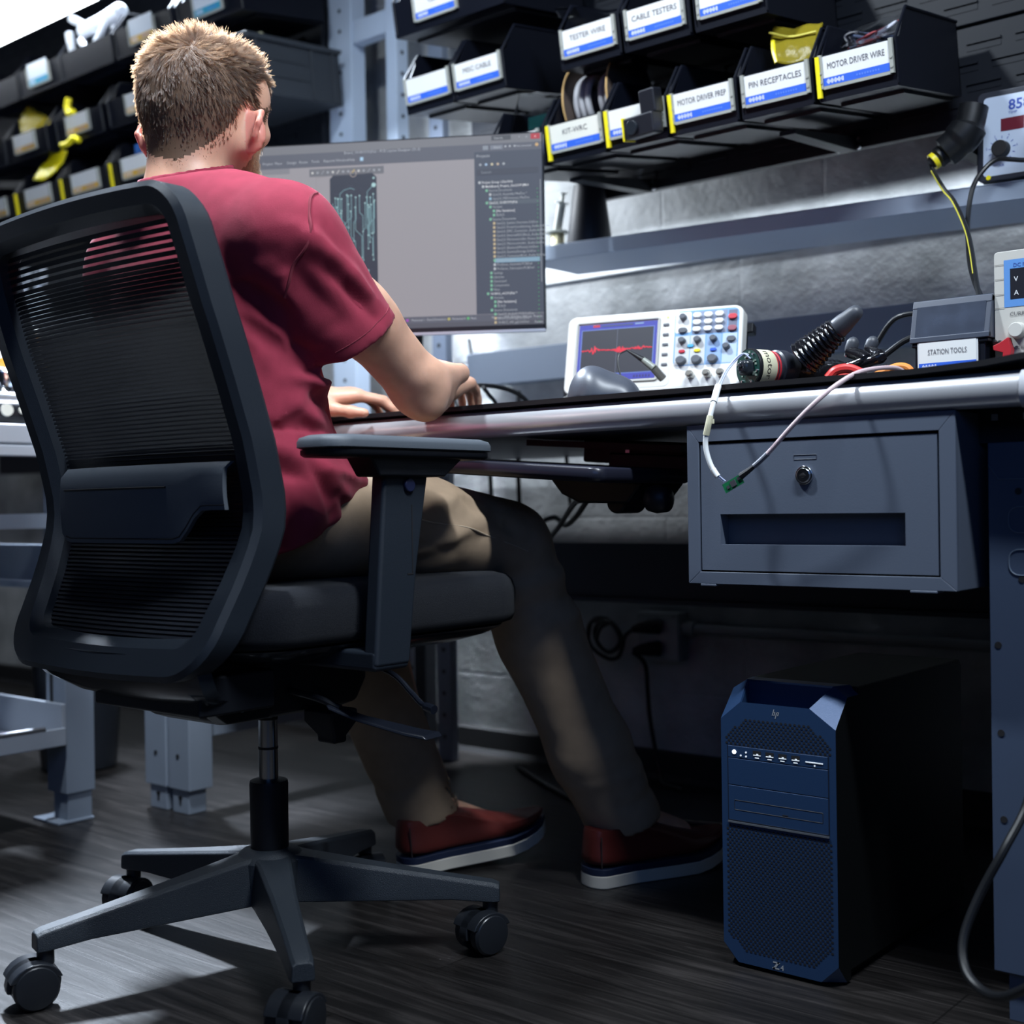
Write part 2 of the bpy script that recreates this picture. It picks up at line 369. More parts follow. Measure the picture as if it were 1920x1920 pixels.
# raceway on the wall side and posts
tag(MB().box(-2.12, -0.3, 2.385, 2.42, 0.928, 1.010).box(-2.12, -0.3, 2.42, 2.47, 1.002, 1.010).build('cable_raceway', mat('raceway_paint', (0.13, 0.155, 0.20), 0.5, bump=0.05, bscale=500), None, bevel=0.002),
    'long slate grey metal channel running along the wall just above the workbench', 'cable channel')
def post(name, x0, x1, y0, y1, z0, z1, m_, side, label):
    t = thing(name, label, 'post', ((x0+x1)/2, (y0+y1)/2, z0)); s = ((x0+x1)/2, (y0+y1)/2, z0)
    MB().box(x0, x1, y0, y1, z0, z1).build('column', m_, t, shift=s, bevel=0.002)
    B = MB(); z = z0+0.06
    while z < z1-0.03:
        if side: B.cyl((x1-0.001, (y0+y1)/2, z), (x1+0.0006, (y0+y1)/2, z), 0.0055, n=10)
        else: B.cyl(((x0+x1)/2, y0+0.001, z), ((x0+x1)/2, y0-0.0006, z), 0.0055, n=10)
        z += 0.054
    B.build('mounting_holes', rubber, t, shift=s); return t
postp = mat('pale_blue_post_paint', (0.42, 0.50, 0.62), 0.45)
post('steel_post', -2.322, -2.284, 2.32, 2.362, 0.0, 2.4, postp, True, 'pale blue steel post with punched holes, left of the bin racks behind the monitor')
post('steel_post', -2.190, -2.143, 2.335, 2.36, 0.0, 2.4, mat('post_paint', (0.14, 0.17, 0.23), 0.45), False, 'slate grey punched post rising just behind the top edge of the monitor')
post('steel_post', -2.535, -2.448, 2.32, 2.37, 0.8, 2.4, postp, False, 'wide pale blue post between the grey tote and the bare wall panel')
tag(MB().box(-2.448, -2.322, 2.325, 2.36, 1.845, 1.905).build('cross_beam', postp, None, bevel=0.003), 'short pale blue beam joining two posts above the monitor', 'beam')

# shelf above the bench
sh = thing('wall_shelf', 'grey steel shelf on the wall above the workbench carrying the hot air station', 'shelf', (-1.2, 2.17, 1.171), rot=(0, math.radians(1.82), 0))
MB().box(-0.56, 0.95, 0.0, 0.2, -0.0005, 0.0025).box(-0.56, 0.95, 0.0, 0.003, -0.029, -0.0005).box(-0.56, 0.95, 0.003, 0.2, -0.029, -0.027).box(-0.56, 0.95, 0.197, 0.2, -0.027, -0.0005).build('shelf_plate', mat('shelf_paint', (0.34, 0.40, 0.50), 0.42, bump=0.05, bscale=500), sh, bevel=0.001)
# ================================================================== bin racks
panelm = mat('black_louvre_panel', (0.006, 0.008, 0.013), 0.5, spec=0.3)
def louvre_panel(label, x0, x1, z0, z1, y, m_=None):
    t = thing('louvered_panel', label, 'panel', (x0, y, z0))
    MB().box(0, x1-x0, 0, 0.02, 0, z1-z0).build('backing', m_ or panelm, t, bevel=0.002)
    B = MB(); z = 0.035; r = 0
    while z < z1-z0-0.02:
        x = 0.03 + (0.04 if r % 2 else 0)
        while x < x1-x0-0.08:
            B.box(x, x+0.06, -0.004, 0.001, z, z+0.004).box(x, x+0.06, -0.001, 0.001, z-0.012, z)
            x += 0.085
        z += 0.036; r += 1
    B.build('louvres', m_ or panelm, t); return t
louvre_panel('black louvered wall panel carrying the lowest row of bins over the shelf', -1.66, -0.25, 1.295, 1.47, 2.28)
louvre_panel('black louvered wall panel behind the upper rows of bins', -2.0, -0.25, 1.475, 2.1, 2.28)
louvre_panel('dark louvered panel behind the bins of the far left station', -5.2, -2.54, 1.46, 2.25, 2.30)
for x in (-1.51, -1.05, -0.62):
    t = thing('support_bracket', ['black bracket arm under the bin holding the wire spool', 'black bracket arm with screws under the middle bins', 'black bracket arm at the right end of the bin row'][(-1.51, -1.05, -0.62).index(x)], 'bracket', (x, 2.28, 1.3))
    MB().prism([(0, -0.01), (-0.25, -0.03), (-0.25, -0.022), (0, 0.018)], -0.015, 0.015, 'x').build('arm', panelm, t, bevel=0.001)
    B = MB()
    for dx in (-0.02, 0.02):
        for dz in (-0.004, 0.010): B.cyl((dx, -0.006, dz), (dx, 0, dz), 0.004, n=10)
    B.build('screw', steel, t)

def print_label(B, w, h, text, stripe=(0.03, 0.12, 0.62), paper=(0.72, 0.73, 0.72), ink=(0.12, 0.12, 0.14), y=0.0, wave=True, ts=0.30, wide=None):
    """white card with a coloured stripe, a white pulse mark and the lettering; local xz, lower left at 0,0"""
    B.quad(0, w, 0, h, y, paper); sh_ = h*0.27
    B.quad(0, w, 0, sh_, y-0.0003, stripe)
    if wave:
        rr = random.Random(3)
        for i in range(22):
            a = abs(math.sin(i*0.7))*0.7+0.15; x = w*(0.05+0.012*i)
            B.quad(x, x+w*0.007, sh_*(0.5-0.38*a), sh_*(0.5+0.38*a), y-0.0006, (0.8, 0.85, 0.95))
        for i in range(9):
            B.quad(w*(0.5+0.04*i), w*(0.522+0.04*i), sh_*0.38, sh_*0.62, y-0.0006, (0.10, 0.22, 0.72))
    if text:
        s_ = h*ts; tw = max(a for a, b in text_geo(text)[0])*s_
        sx = min(1.0, w*0.86/tw) if wide is None else w*wide/tw
        B.text(text, s_, (w-tw*sx)/2, h*0.55, y-0.0006, ink, sx=sx)

clearedge = mat('label_holder_clear', (0.35, 0.36, 0.33), 0.1, spec=0.8)
def make_bin(name, label, w, loc, text, group, d=0.276, h=0.127, lw=0.115, lh=0.047, lx=0.0, stripe=(0.03, 0.12, 0.62), paper=(0.72, 0.73, 0.72), yl=None, yr=None, tilt=9.5, m_=None, card=True, ts=0.3):
    t = thing(name, label, 'storage bin', loc, group=group, rot=(math.radians(tilt), 0, 0))
    th = 0.003; lip = 0.074; B = MB()
    B.box(-w/2, w/2, 0, d, 0, th).box(-w/2, w/2, d-th, d, th, h)
    sp = [(0, th), (0, lip-0.004), (0.004, lip), (0.016, lip+0.004), (0.05, h), (d, h), (d, th)]
    for x in (-w/2, w/2-th): B.prism(sp, x, x+th, 'x')
    B.box(-w/2, w/2, 0, th, th, lip)
    for x in (-w/2, w/2): B.tube([(x, 0.0, 0.004), (x, 0.0, lip), (x, 0.05, h), (x, d, h)], 0.0028, 6)      # rolled rim
    B.box(-w/2, w/2, -0.003, 0.001, 0, 0.008).box(-w/2+0.012, w/2-0.012, 0.05, d-0.01, -0.006, 0)
    B.build('tub', m_ or binblack, t, bevel=0.0)
    if card:
        B = MB(); M_ = Matrix.Translation((lx-lw/2, -0.0045, 0.024)); C2 = MB()
        print_label(C2, lw, lh, text, stripe, paper, ts=ts); C2.v = [tuple(M_ @ Vector(p)) for p in C2.v]
        C2.build('label_card', printed, t, smooth=False)
        H = MB().box(lx-lw/2-0.006, lx-lw/2, -0.007, -0.001, 0.020, 0.074).box(lx+lw/2, lx+lw/2+0.006, -0.007, -0.001, 0.020, 0.074).box(lx-lw/2, lx+lw/2, -0.006, -0.001, 0.0185, 0.0235)
        for x in (lx-lw/2-0.003, lx+lw/2+0.003):
            for z in (0.03, 0.045): H.cyl((x, -0.0085, z), (x, -0.006, z), 0.0022, n=8)
        H.build('label_holder', clearedge, t)
    if yl or yr:
        H = MB()
        if yl: H.box(-w/2-0.001, -w/2+0.006, -0.009, -0.003, 0.006, 0.072)
        if yr: H.box(w/2-0.006, w/2+0.001, -0.009, -0.003, 0.006, 0.072)
        H.build('edge_clip', yellowp, t)
    return t
G1 = 'bins in the lowest row above the wall shelf'; G2 = 'bins in the second row above the wall shelf'
R1Z, R2Z, R3Z = 1.292, 1.466, 1.636
make_bin('storage_bin', 'black bin just above the monitor corner, holding a clear bag of parts', 0.13, (-1.60, 1.97, R1Z), '', G1, lw=0.105)
make_bin('storage_bin', 'black bin with yellow clips holding the cardboard spool of grey cable', 0.130, (-1.456, 1.97, R1Z), 'KIT-WRC', G1, yl=1, paper=(0.70, 0.69, 0.62))
make_bin('storage_bin', 'black bin whose label is half hidden by a black gadget', 0.130, (-1.318, 1.97, R1Z), '', G1, yl=1)
make_bin('storage_bin', 'black bin labelled MOTOR DRIVER PREP', 0.132, (-1.177, 1.97, R1Z), 'MOTOR DRIVER PREP', G1, yl=1)
make_bin('storage_bin', 'black bin labelled PIN RECEPTACLES with a yellow bag sticking out', 0.132, (-1.034, 1.97, R1Z), 'PIN RECEPTACLES', G1)
make_bin('storage_bin', 'black bin labelled MOTOR DRIVER WIRE, at the right end of its row', 0.134, (-0.889, 1.97, R1Z), 'MOTOR DRIVER WIRE', G1, yl=1)
make_bin('storage_bin', 'black bin with blank white label, leftmost of the pair hanging above the monitor', 0.130, (-1.839, 1.97, R2Z), '', G2, yl=None)
make_bin('storage_bin', 'black bin labelled MISC CABLE above the monitor', 0.130, (-1.70, 1.97, R2Z), 'MISC CABLE', G2)
make_bin('storage_bin', 'black bin labelled TESTER WIRE with a clear bag on top', 0.136, (-1.423, 1.97, R2Z), 'TESTER WIRE', G2)
make_bin('storage_bin', 'black bin labelled CABLE TESTERS', 0.14, (-1.274, 1.97, R2Z), 'CABLE TESTERS', G2)
make_bin('storage_bin', 'black bin with glare on its label right of the CABLE TESTERS bin', 0.14, (-1.122, 1.97, R2Z), '', G2)
make_bin('storage_bin', 'wide black bin with one small label, cut off above the monitor', 0.30, (-1.785, 1.97, R3Z), 'CLIPS', 'bins in the top row', lw=0.11, lx=-0.03)
# far left station bins
GA, GB, GC = ('bins in the top row of the far left rack', 'bins in the middle row of the far left rack', 'bins in the lowest row of the far left rack')
OR = (0.62, 0.36, 0.04); TE = (0.02, 0.30, 0.45)
LW = 0.222
for x, lx, nm in ((-3.66, .0, 'black bin at the far left end of the lowest row, mostly cut off'), (-3.425, .01, 'black bin with orange striped label below the bright yellow bag, left rack'), (-3.18, .01, 'black bin with orange striped label and a blue item inside, left of the head'), (-2.935, .01, 'black bin with orange striped label beside the left ear')):
    make_bin('storage_bin', nm, LW, (x, 2.0, 1.503), '', GC, lw=0.125, lh=0.05, lx=lx, stripe=OR, yl=1, paper=(0.62, 0.63, 0.62))
for x, lx, nm in ((-3.72, -.02, 'black bin at the left end of the middle row, with a pale card'), (-3.485, .0, 'black bin under the clear and yellow bag, middle row of the left rack'), (-3.205, .0, 'black bin with a small yellow part on its rim, middle row of the left rack'), (-2.945, .03, 'black bin half hidden behind the head, middle row of the left rack')):
    make_bin('storage_bin', nm, LW+0.004, (x, 2.0, 1.672), '', GB, lw=0.105, lh=0.048, lx=lx, stripe=OR, yl=None, paper=(0.62, 0.63, 0.62))
for x, w_, card, st, nm in ((-3.64, .22, False, OR, 'black bin at the left end of the top row, no label'), (-3.405, .22, True, TE, 'black bin with teal striped label, top row of the left rack'), (-3.165, .25, False, OR, 'black bin filled with white handled tools, top row of the left rack'), (-2.895, .25, True, OR, 'black bin with white and orange label above the head, top row of left rack'), (-2.615, .25, True, TE, 'black bin with blue label cut by the top of the picture, right of the head')):
    make_bin('storage_bin', nm, w_, (x, 2.0, 1.852), '', GA, lw=0.105, lh=0.06, stripe=st, card=card, paper=(0.60, 0.66, 0.72))
# grey tote bins
def tote(label, loc, m_):
    t = thing('tote_bin', label, 'storage bin', loc, rot=(math.radians(6), 0, 0)); w_, d, h = 0.28, 0.30, 0.14; th = 0.004
    B = MB().box(0, w_, 0, d, 0, th).box(0, th, 0, d, th, h).box(w_-th, w_, 0, d, th, h).box(0, w_, 0, th, th, h).box(0, w_, d-th, d, th, h)
    B.box(-0.008, w_+0.008, -0.008, 0.0, h-0.012, h).box(w_, w_+0.008, 0, d, h-0.012, h).box(-0.008, 0, 0, d, h-0.012, h)
    for y in (0.02, 0.2, 0.27): B.box(w_, w_+0.005, y, y+0.008, 0.005, h-0.012)
    for z in (0.045, 0.085): B.box(w_, w_+0.003, 0.05, 0.19, z, z+0.006)
    B.build('tub', m_, t, bevel=0.001); return t
tote('dark grey tote bin with ribbed side, right of the head', (-2.74, 2.0, 1.648), mat('dark_grey_tote', (0.03, 0.036, 0.045), 0.5))
# fluorescent fixture of the left station
t = thing('tube_light', 'long white fluorescent tube light above the far left bins', 'light', (-4.2, 1.9, 2.02))
MB().prism([(-0.05, 0.04), (-0.035, 0.0), (0.035, 0.0), (0.05, 0.04), (0.03, 0.09), (-0.03, 0.09)], -1.1, 1.25, 'x').build('housing', mat('lamp_housing', (0.02, 0.022, 0.03), 0.5), t, bevel=0.002)
MB().box(-1.08, 1.2, -0.034, 0.034, -0.03, 0.0).box(-1.08, 1.2, -0.052, -0.04, -0.025, 0.05).build('diffuser', mat('lamp_diffuser', (0.9, 0.95, 1.0), 0.4, emit=(0.88, 0.94, 1.0), estr=9.0), t, bevel=0.008)
# ================================================================== left bench
lb = thing('side_workbench', 'second workbench with pale top and lower steel tray, at the left picture edge', 'workbench', (-2.7, 0.9, 0)); S = (-2.7, 0.9, 0)
MB().box(-3.1, -2.345, 0.1, 1.455, 0.772, 0.803).build('worktop', mat('pale_laminate', (0.62, 0.64, 0.68), 0.35), lb, shift=S, bevel=0.002)
MB().box(-2.345, -2.33, 0.1, 1.46, 0.768, 0.805).box(-2.345, -2.326, 0.1, 1.46, 0.742, 0.764).build('edge_strip', mat('aluminium_strip', (0.5, 0.53, 0.58), 0.35, 0.3), lb, shift=S, bevel=0.003)
MB().box(-2.425, -2.352, 1.41, 1.475, 0.06, 0.742).box(-2.41, -2.357, 1.415, 1.47, 0.0, 0.06).box(-2.45, -2.352, 1.39, 1.472, 0.0, 0.006).build('leg', bluegrey, lb, shift=S, bevel=0.002)
MB().box(-2.405, -2.398, 1.407, 1.411, 0.24, 0.31).build('leg_slot', rubber, lb, shift=S)
MB().box(-3.1, -2.425, 1.43, 1.45, 0.475, 0.565).box(-3.1, -2.425, 1.41, 1.43, 0.475, 0.49).build('rear_rail', bluegrey, lb, shift=S, bevel=0.002)
MB().box(-3.1, -2.345, 0.1, 1.405, 0.162, 0.168).box(-2.351, -2.342, 0.1, 1.405, 0.162, 0.198).box(-3.1, -2.35, 1.40, 1.41, 0.162, 0.245).build('lower_tray', mat('tray_paint', (0.30, 0.33, 0.38), 0.4), lb, shift=S, bevel=0.002)
MB().cyl((-2.347, 0.1, 0.2), (-2.347, 1.36, 0.2), 0.006).build('tray_lip_rod', steel, lb, shift=S)
MB().box(-2.41, -2.40, 1.2, 1.42, 0.60, 0.63, ).build('brace', bluegrey, lb, shift=S)
# ================================================================== office chair (faces +y)
CX = -1.4725; HUB = (-1.44, 1.181)
chair = thing('office_chair', 'black mesh-back swivel office chair on casters that the person sits on', 'office chair', (HUB[0], HUB[1], 0)); S = (HUB[0], HUB[1], 0)
_z = [0.40, 0.421, 0.481, 0.55, 0.602, 0.641, 0.714, 0.784, 0.871, 0.944, 1.006, 1.04]
_y = [0.942, 0.952, 0.982, 1.016, 1.036, 1.040, 1.024, 1.000, 0.968, 0.945, 0.929, 0.922]
def back_y(z): return float(np.interp(z, _z, _y))
def half_w(z): return float(np.interp(z, [0.42, 0.50, 0.60, 0.85, 1.03], [0.200, 0.226, 0.242, 0.244, 0.236]))
framem = mat('chair_frame_plastic', (0.013, 0.018, 0.026), 0.48, bump=0.3, bscale=1500, spec=0.4)
# path round the frame: centre line
ZT, ZB = 1.004, 0.448
path = []
def corner(cx, cz, r, a0, a1, n=8): return [(cx+r*math.cos(a0+(a1-a0)*i/n), cz+r*math.sin(a0+(a1-a0)*i/n)) for i in range(n+1)]
hw = lambda z: half_w(z)-0.019
rT, rB = 0.042, 0.050
path += corner(hw(ZT)-rT, ZT-rT, rT, 0, PI/2)
path += [(x, ZT+0.006*(1-(x/0.18)**2)) for x in np.linspace(hw(ZT)-rT, -(hw(ZT)-rT), 10)[1:-1]]
path += corner(-(hw(ZT)-rT), ZT-rT, rT, PI/2, PI)
path += [(-hw(z), z) for z in np.linspace(ZT-rT, ZB+rB, 22)[1:-1]]
path += corner(-(hw(ZB+rB)-rB), ZB+rB, rB, PI, 1.5*PI)
path += [(x, ZB-0.004*(1-(x/0.15)**2)) for x in np.linspace(-(hw(ZB)-rB), hw(ZB)-rB, 8)[1:-1]]
path += corner(hw(ZB+rB)-rB, ZB+rB, rB, -PI/2, 0)
path += [(hw(z), z) for z in np.linspace(ZB+rB, ZT-rT, 22)[1:-1]]
rings = []; k = len(path)
def sidew(x, z): return 0.019 + 0.006*max(0, min(1, (0.62-z)/0.15))
for i, (x, z) in enumerate(path):
    px, pz = path[i-1]; qx, qz = path[(i+1) % k]; tx, tz = qx-px, qz-pz; l = math.hypot(tx, tz); nx, nz = tz/l, -tx/l   # outward
    wv = sidew(x, z); ring = []
    for a, bq in ((-wv, -0.030), (-wv, -0.002), (-wv+0.006, 0.004), (wv-0.004, 0.004), (wv, -0.002), (wv, -0.036), (wv-0.008, -0.044), (-wv+0.010, -0.044)):
        X, Z = x+nx*a, z+nz*a
        ring.append((CX+X, back_y(Z)+bq+0.004, Z))
    rings.append(ring)
bf = MB().loft(rings, close=True).build('back_frame', framem, chair, shift=S, bevel=0.0, ang=24)
# woven mesh: horizontal bands, open at the top and denser lower down
meshm = mat('woven_mesh_fabric', (0.0045, 0.007, 0.014), 0.5, alpha=0.985, spec=0.25, bump=0.8, bscale=2500)
B = MB(); z = 0.466; NX = 16
def mesh_row(z0, z1, dy=0.0):
    vs = []
    for s_ in range(2):
        for i in range(NX+1):
            z_ = (z0, z1)[s_]; h_ = half_w(z_)-0.03; x = -h_+2*h_*i/NX
            if z_ > 0.962: h_ *= 1
            vs.append((CX+x, back_y(z_)-0.012-0.012*(1-(x/h_)**2)+dy+(0.0018 if s_ else 0.0), z_))
    n = NX+1; v2 = [(a, b_-0.0012, c) for a, b_, c in vs]
    f = [(i, i+1, n+i+1, n+i) for i in range(NX)] + [(2*n+i+1, 2*n+i, 3*n+i, 3*n+i+1) for i in range(NX)]
    B.add(vs+v2, f)
while z < 0.930:
    mesh_row(z, z+0.0040); mesh_row(z+0.0016, z+0.0064, 0.0034); z += 0.0056
while z < 0.985:
    mesh_row(z, z+0.0060); z += 0.0092
B.build('back_mesh', meshm, chair, shift=S)
# lumbar plate
xs = np.linspace(-0.155, 0.200, 28)
def lum(x):
    top = 0.692
    bot = 0.590 if x < 0.112 else (0.632 if x > 0.165 else 0.590+0.042*(0.5-0.5*math.cos(PI*(x-0.112)/0.053)))
    if x < -0.13: bot = 0.590+0.012*((-0.13-x)/0.025)**2
    return top, bot
B = MB(); V = []; NV = 8
for sgn in (0, 1):
    for x in xs:
        t_, b_ = lum(x)
        for j in range(NV):
            f_ = j/(NV-1); zz = b_+(t_-b_)*f_
            V.append((CX+x, 0.982-0.016*(1-(x/0.2)**2)-0.012*(1-f_)*f_ + (0.010 if f_ > .99 else 0) + sgn*0.006, zz))
n = len(xs); F = []
for sgn in (0, 1):
    o_ = sgn*n*NV
    for i in range(n-1):
        for j in range(NV-1):
            q = (o_+i*NV+j, o_+(i+1)*NV+j, o_+(i+1)*NV+j+1, o_+i*NV+j+1)
            F.append(q if not sgn else q[::-1])
per = [i*NV for i in range(n)] + [(n-1)*NV+j for j in range(1, NV)] + [i*NV+NV-1 for i in range(n-2, -1, -1)] + [j for j in range(NV-2, 0, -1)]
for a, b_ in zip(per, per[1:]+per[:1]): F.append((b_, a, a+n*NV, b_+n*NV))
B.add(V, F); lp = B.build('lumbar_plate', charcoal, chair, shift=S, ang=60)
edge = []
for x in xs[1:]: edge.append((CX+x, 0.9815-0.016*(1-(x/0.2)**2), lum(x)[1]+0.006))
B = MB().tube(edge, 0.0011, 5); B.tube([(CX+x, 0.9785-0.016*(1-(x/0.2)**2), 0.662) for x in np.linspace(-0.14, 0.10, 14)], 0.0013, 5)
B.build('groove', rubber, lp, shift=S)
# rear cover under the back
B = MB(); sec = [(0.452, -0.196, 0.190, 0.940), (0.430, -0.190, 0.192, 0.944), (0.410, -0.165, 0.190, 0.952), (0.392, -0.110, 0.180, 0.968), (0.384, -0.06, 0.165, 1.0), (0.382, -0.03, 0.15, 1.05)]
rings = []
for z_, a, b_, y_ in sec:
    pts = []
    for i in range(13):
        t_ = i/12; x = a+(b_-a)*t_; pts.append((CX+x, y_-0.014*math.sin(PI*t_)**0.6, z_))
    pts += [(p[0], p[1]+0.02, p[2]+0.004) for p in pts[::-1]]
    rings.append(pts)
MB().loft(rings).build('rear_cover', gloss, chair, shift=S, ang=60)
# seat
def stack(levels, x0, x1, y0, y1, r): return [[(x, y, z_) for x, y in rrect(x0+i, x1-i, y0+i, y1-i, max(0.01, r-i*0.5), 7)] for z_, i in levels]
fabric = mat('seat_fabric', (0.004, 0.0055, 0.010), 0.8, bump=0.9, bscale=1400, sheen=0.06, spec=0.2)
MB().loft(stack([(0.455, 0.014), (0.459, 0.004), (0.470, 0.0), (0.505, -0.001), (0.520, 0.003), (0.528, 0.010), (0.532, 0.026), (0.534, 0.07)], CX-0.245, CX+0.240, 0.985, 1.536, 0.075)).build('seat', fabric, chair, shift=S, ang=60)
MB().loft(stack([(0.428, 0.07), (0.440, 0.03), (0.450, 0.012), (0.453, 0.010)], CX-0.245, CX+0.240, 0.985, 1.530, 0.085)).build('seat_pan', gloss, chair, shift=S, ang=60)
B = MB().loft(stack([(0.345, 0.03), (0.352, 0.012), (0.385, 0.0), (0.430, 0.0)], -1.55, -1.355, 1.03, 1.31, 0.03)).box(-1.53, -1.30, 0.96, 1.08, 0.375, 0.425)
B.prism([(0.955, 0.41), (1.03, 0.355), (1.10, 0.355), (1.13, 0.43), (1.0, 0.44)], -1.37, -1.335, 'x')
mech = B.build('tilt_mechanism', black, chair, shift=S, bevel=0.004)
B = MB()
for x, y, z_ in ((-1.335, 1.03, 0.40), (-1.335, 1.05, 0.375)): B.cyl((x, y, z_), (x+0.004, y, z_), 0.006)
B.build('bolt', steel, mech, shift=S)
MB().loft([[(-1.345+dx, y, z_) for dx, y in ((-.03, 1.19), (.03, 1.19), (.03, 1.24), (-.03, 1.24))] for z_ in (0.352, 0.335)] + [[(-1.34+dx, y, z_) for dx, y in ((-.018, 1.2), (.018, 1.2), (.018, 1.225), (-.018, 1.225))] for z_ in (0.315, 0.305)]).build('tension_knob', black, chair, shift=S, bevel=0.004)
B = MB().tube(spline([(-1.37, 1.15, 0.385), (-1.30, 1.15, 0.378), (-1.265, 1.16, 0.366)], 5), 0.005)
lv = B.build('height_lever', black, chair, shift=S)
B = MB(); a = [(-1.275, 1.150, 0.367), (-1.235, 1.17, 0.352), (-1.17, 1.20, 0.336), (-1.145, 1.212, 0.332)]
B.loft([[(p[0]-0.003, p[1]-h_, p[2]+0.004), (p[0]+0.003, p[1]-h_, p[2]-0.002), (p[0]+0.003, p[1]+h_, p[2]-0.001), (p[0]-0.003, p[1]+h_, p[2]+0.005)] for p, h_ in zip(a, (0.006, 0.010, 0.016, 0.016))])
B.build('paddle', mat('lever_plastic', (0.008, 0.010, 0.016), 0.25), lv, shift=S, bevel=0.002)
MB().tube(spline([(-1.37, 1.27, 0.42), (-1.28, 1.27, 0.40), (-1.24, 1.27, 0.375), (-1.215, 1.265, 0.362), (-1.19, 1.262, 0.357)], 6), [0.004]*20+[0.0065]*5).build('tilt_lever', mat('lever_plastic', (0.008, 0.010, 0.016), 0.25), chair, shift=S)
# armrests
for sg in (1, -1):
    ax = CX+sg*0.275; X = lambda d_: ax+sg*d_
    B = MB(); lo = [[(X(dx), y, z_) for dx, y in ((-0.012, ya), (0.014, ya), (0.014, yb), (-0.012, yb))] for z_, ya, yb in ((0.425, 1.148, 1.212), (0.55, 1.158, 1.228), (0.69, 1.170, 1.255))]
    if sg < 0: lo = [r[::-1] for r in lo]
    B.loft(lo); B.box(*sorted((X(0.012), X(-0.17))), 1.148, 1.212, 0.420, 0.447)
    arm = B.build('armrest', framem, chair, shift=S, bevel=0.006, seg=3)
    MB().prism([(1.150, 0.672), (1.272, 0.672), (1.312, 0.700), (1.130, 0.700)], *sorted((X(-0.02), X(0.026))), 'x').build('arm_collar', black, arm, shift=S, bevel=0.003)
    x0, x1 = sorted((X(-0.044), X(0.046)))
    MB().loft([[(x, y, z_) for x, y in rrect(x0+i, x1-i, 1.055+i, 1.362-i, 0.03, 6)] for z_, i in ((0.706, 0.004), (0.708, 0), (0.715, 0.0), (0.720, 0.002), (0.7235, 0.010))]).build('arm_pad', charcoal, arm, shift=S, ang=60)
    MB().loft([[(x, y, z_) for x, y in rrect(x0+i, x1-i, 1.055+i, 1.362-i, 0.03, 6)] for z_, i in ((0.696, 0.006), (0.699, 0.003), (0.705, 0.003))]).build('pad_base', black, arm, shift=S, ang=60)
    MB().cyl((X(0.013), 1.212, 0.661), (X(0.019), 1.212, 0.661), 0.0095).build('height_button', mat('button_plastic', (0.012, 0.016, 0.05), 0.35), arm, shift=S, bevel=0.002)
    MB().box(*sorted((X(0.0135), X(0.0146))), 1.217, 1.219, 0.545, 0.635).box(*sorted((X(0.0135), X(0.0146))), 1.208, 1.219, 0.543, 0.545).build('slot_line', rubber, arm, shift=S)
# gas lift and base
MB().cyl((*HUB, 0.235), (*HUB, 0.352), 0.0135, n=28).build('gas_lift', mat('satin_chrome', (0.62, 0.63, 0.62), 0.2, 1.0), chair, shift=S)
B = MB()
for z_ in (0.29, 0.332): B.cyl((*HUB, z_), (*HUB, z_+0.0035), 0.0142, n=28)
B.build('lift_ring', rubber, chair, shift=S)
MB().lathe([(0.020, 0.247), (0.0265, 0.245), (0.0275, 0.240), (0.027, 0.2), (0.027, 0.10)], M=Matrix.Translation((*HUB, 0))).build('lift_sleeve', black, chair, shift=S)
basem = mat('base_nylon', (0.022, 0.028, 0.036), 0.42, bump=0.5, bscale=900)
MB().lathe([(0.030, 0.150), (0.040, 0.146), (0.052, 0.136), (0.054, 0.085), (0.03, 0.08)], M=Matrix.Translation((*HUB, 0))).build('base_hub', basem, chair, shift=S)
casterm = mat('caster_plastic', (0.012, 0.014, 0.018), 0.33)
for i, deg in enumerate((327, 255, 183, 111, 39)):
    R = Matrix.Translation((*HUB, 0)) @ Matrix.Rotation(math.radians(deg), 4, 'Z')
    lo = []
    for r_, wt, wb_, zt, zb in ((0.02, 0.030, 0.036, 0.146, 0.080), (0.055, 0.024, 0.030, 0.140, 0.078), (0.15, 0.018, 0.023, 0.124, 0.076), (0.26, 0.015, 0.018, 0.106, 0.075), (0.318, 0.0145, 0.016, 0.097, 0.070), (0.328, 0.013, 0.014, 0.093, 0.070)):
        lo.append([(r_, -wb_, zb), (r_, wb_, zb), (r_, wb_, zb+0.006), (r_, wt, zt-0.004), (r_, wt-0.005, zt), (r_, -wt+0.005, zt), (r_, -wt, zt-0.004), (r_, -wb_, zb+0.006)])
    MB().loft(lo, M=R).build('spoke', basem, chair, shift=S, bevel=0.002)
    tip = R @ Vector((0.314, 0, 0)); ca = math.radians((20, -18, 15, 60, -12)[i])
    K = Matrix.Translation((tip.x, tip.y, 0)) @ Matrix.Rotation(ca, 4, 'Z')
    B = MB().cyl((0, 0, 0.05), (0, 0, 0.075), 0.011, M=K)
    hood = [(0.034*math.cos(a_), 0.030+0.030*math.sin(a_)) for a_ in np.linspace(math.radians(-15), math.radians(195), 14)]
    B.prism([(y_-0.016, z_) for y_, z_ in hood], -0.009, 0.009, 'x', M=K)
    B.prism([(y_*1.0-0.016, z_*1.0) for y_, z_ in hood if z_ > 0.034], -0.026, 0.026, 'x', M=K)
    cs = B.build('caster', casterm, chair, shift=S, bevel=0.002)
    for sg in (-1, 1):
        W = K @ Matrix.Translation((sg*0.018, -0.016, 0.029)) @ Matrix.Rotation(PI/2*sg, 4, 'Y')
        MB().lathe([(0.010, -0.009), (0.026, -0.009), (0.029, -0.006), (0.029, 0.006), (0.026, 0.0095), (0.018, 0.011), (0.004, 0.0115)], n=30, M=W).build('wheel', casterm, cs, shift=S)

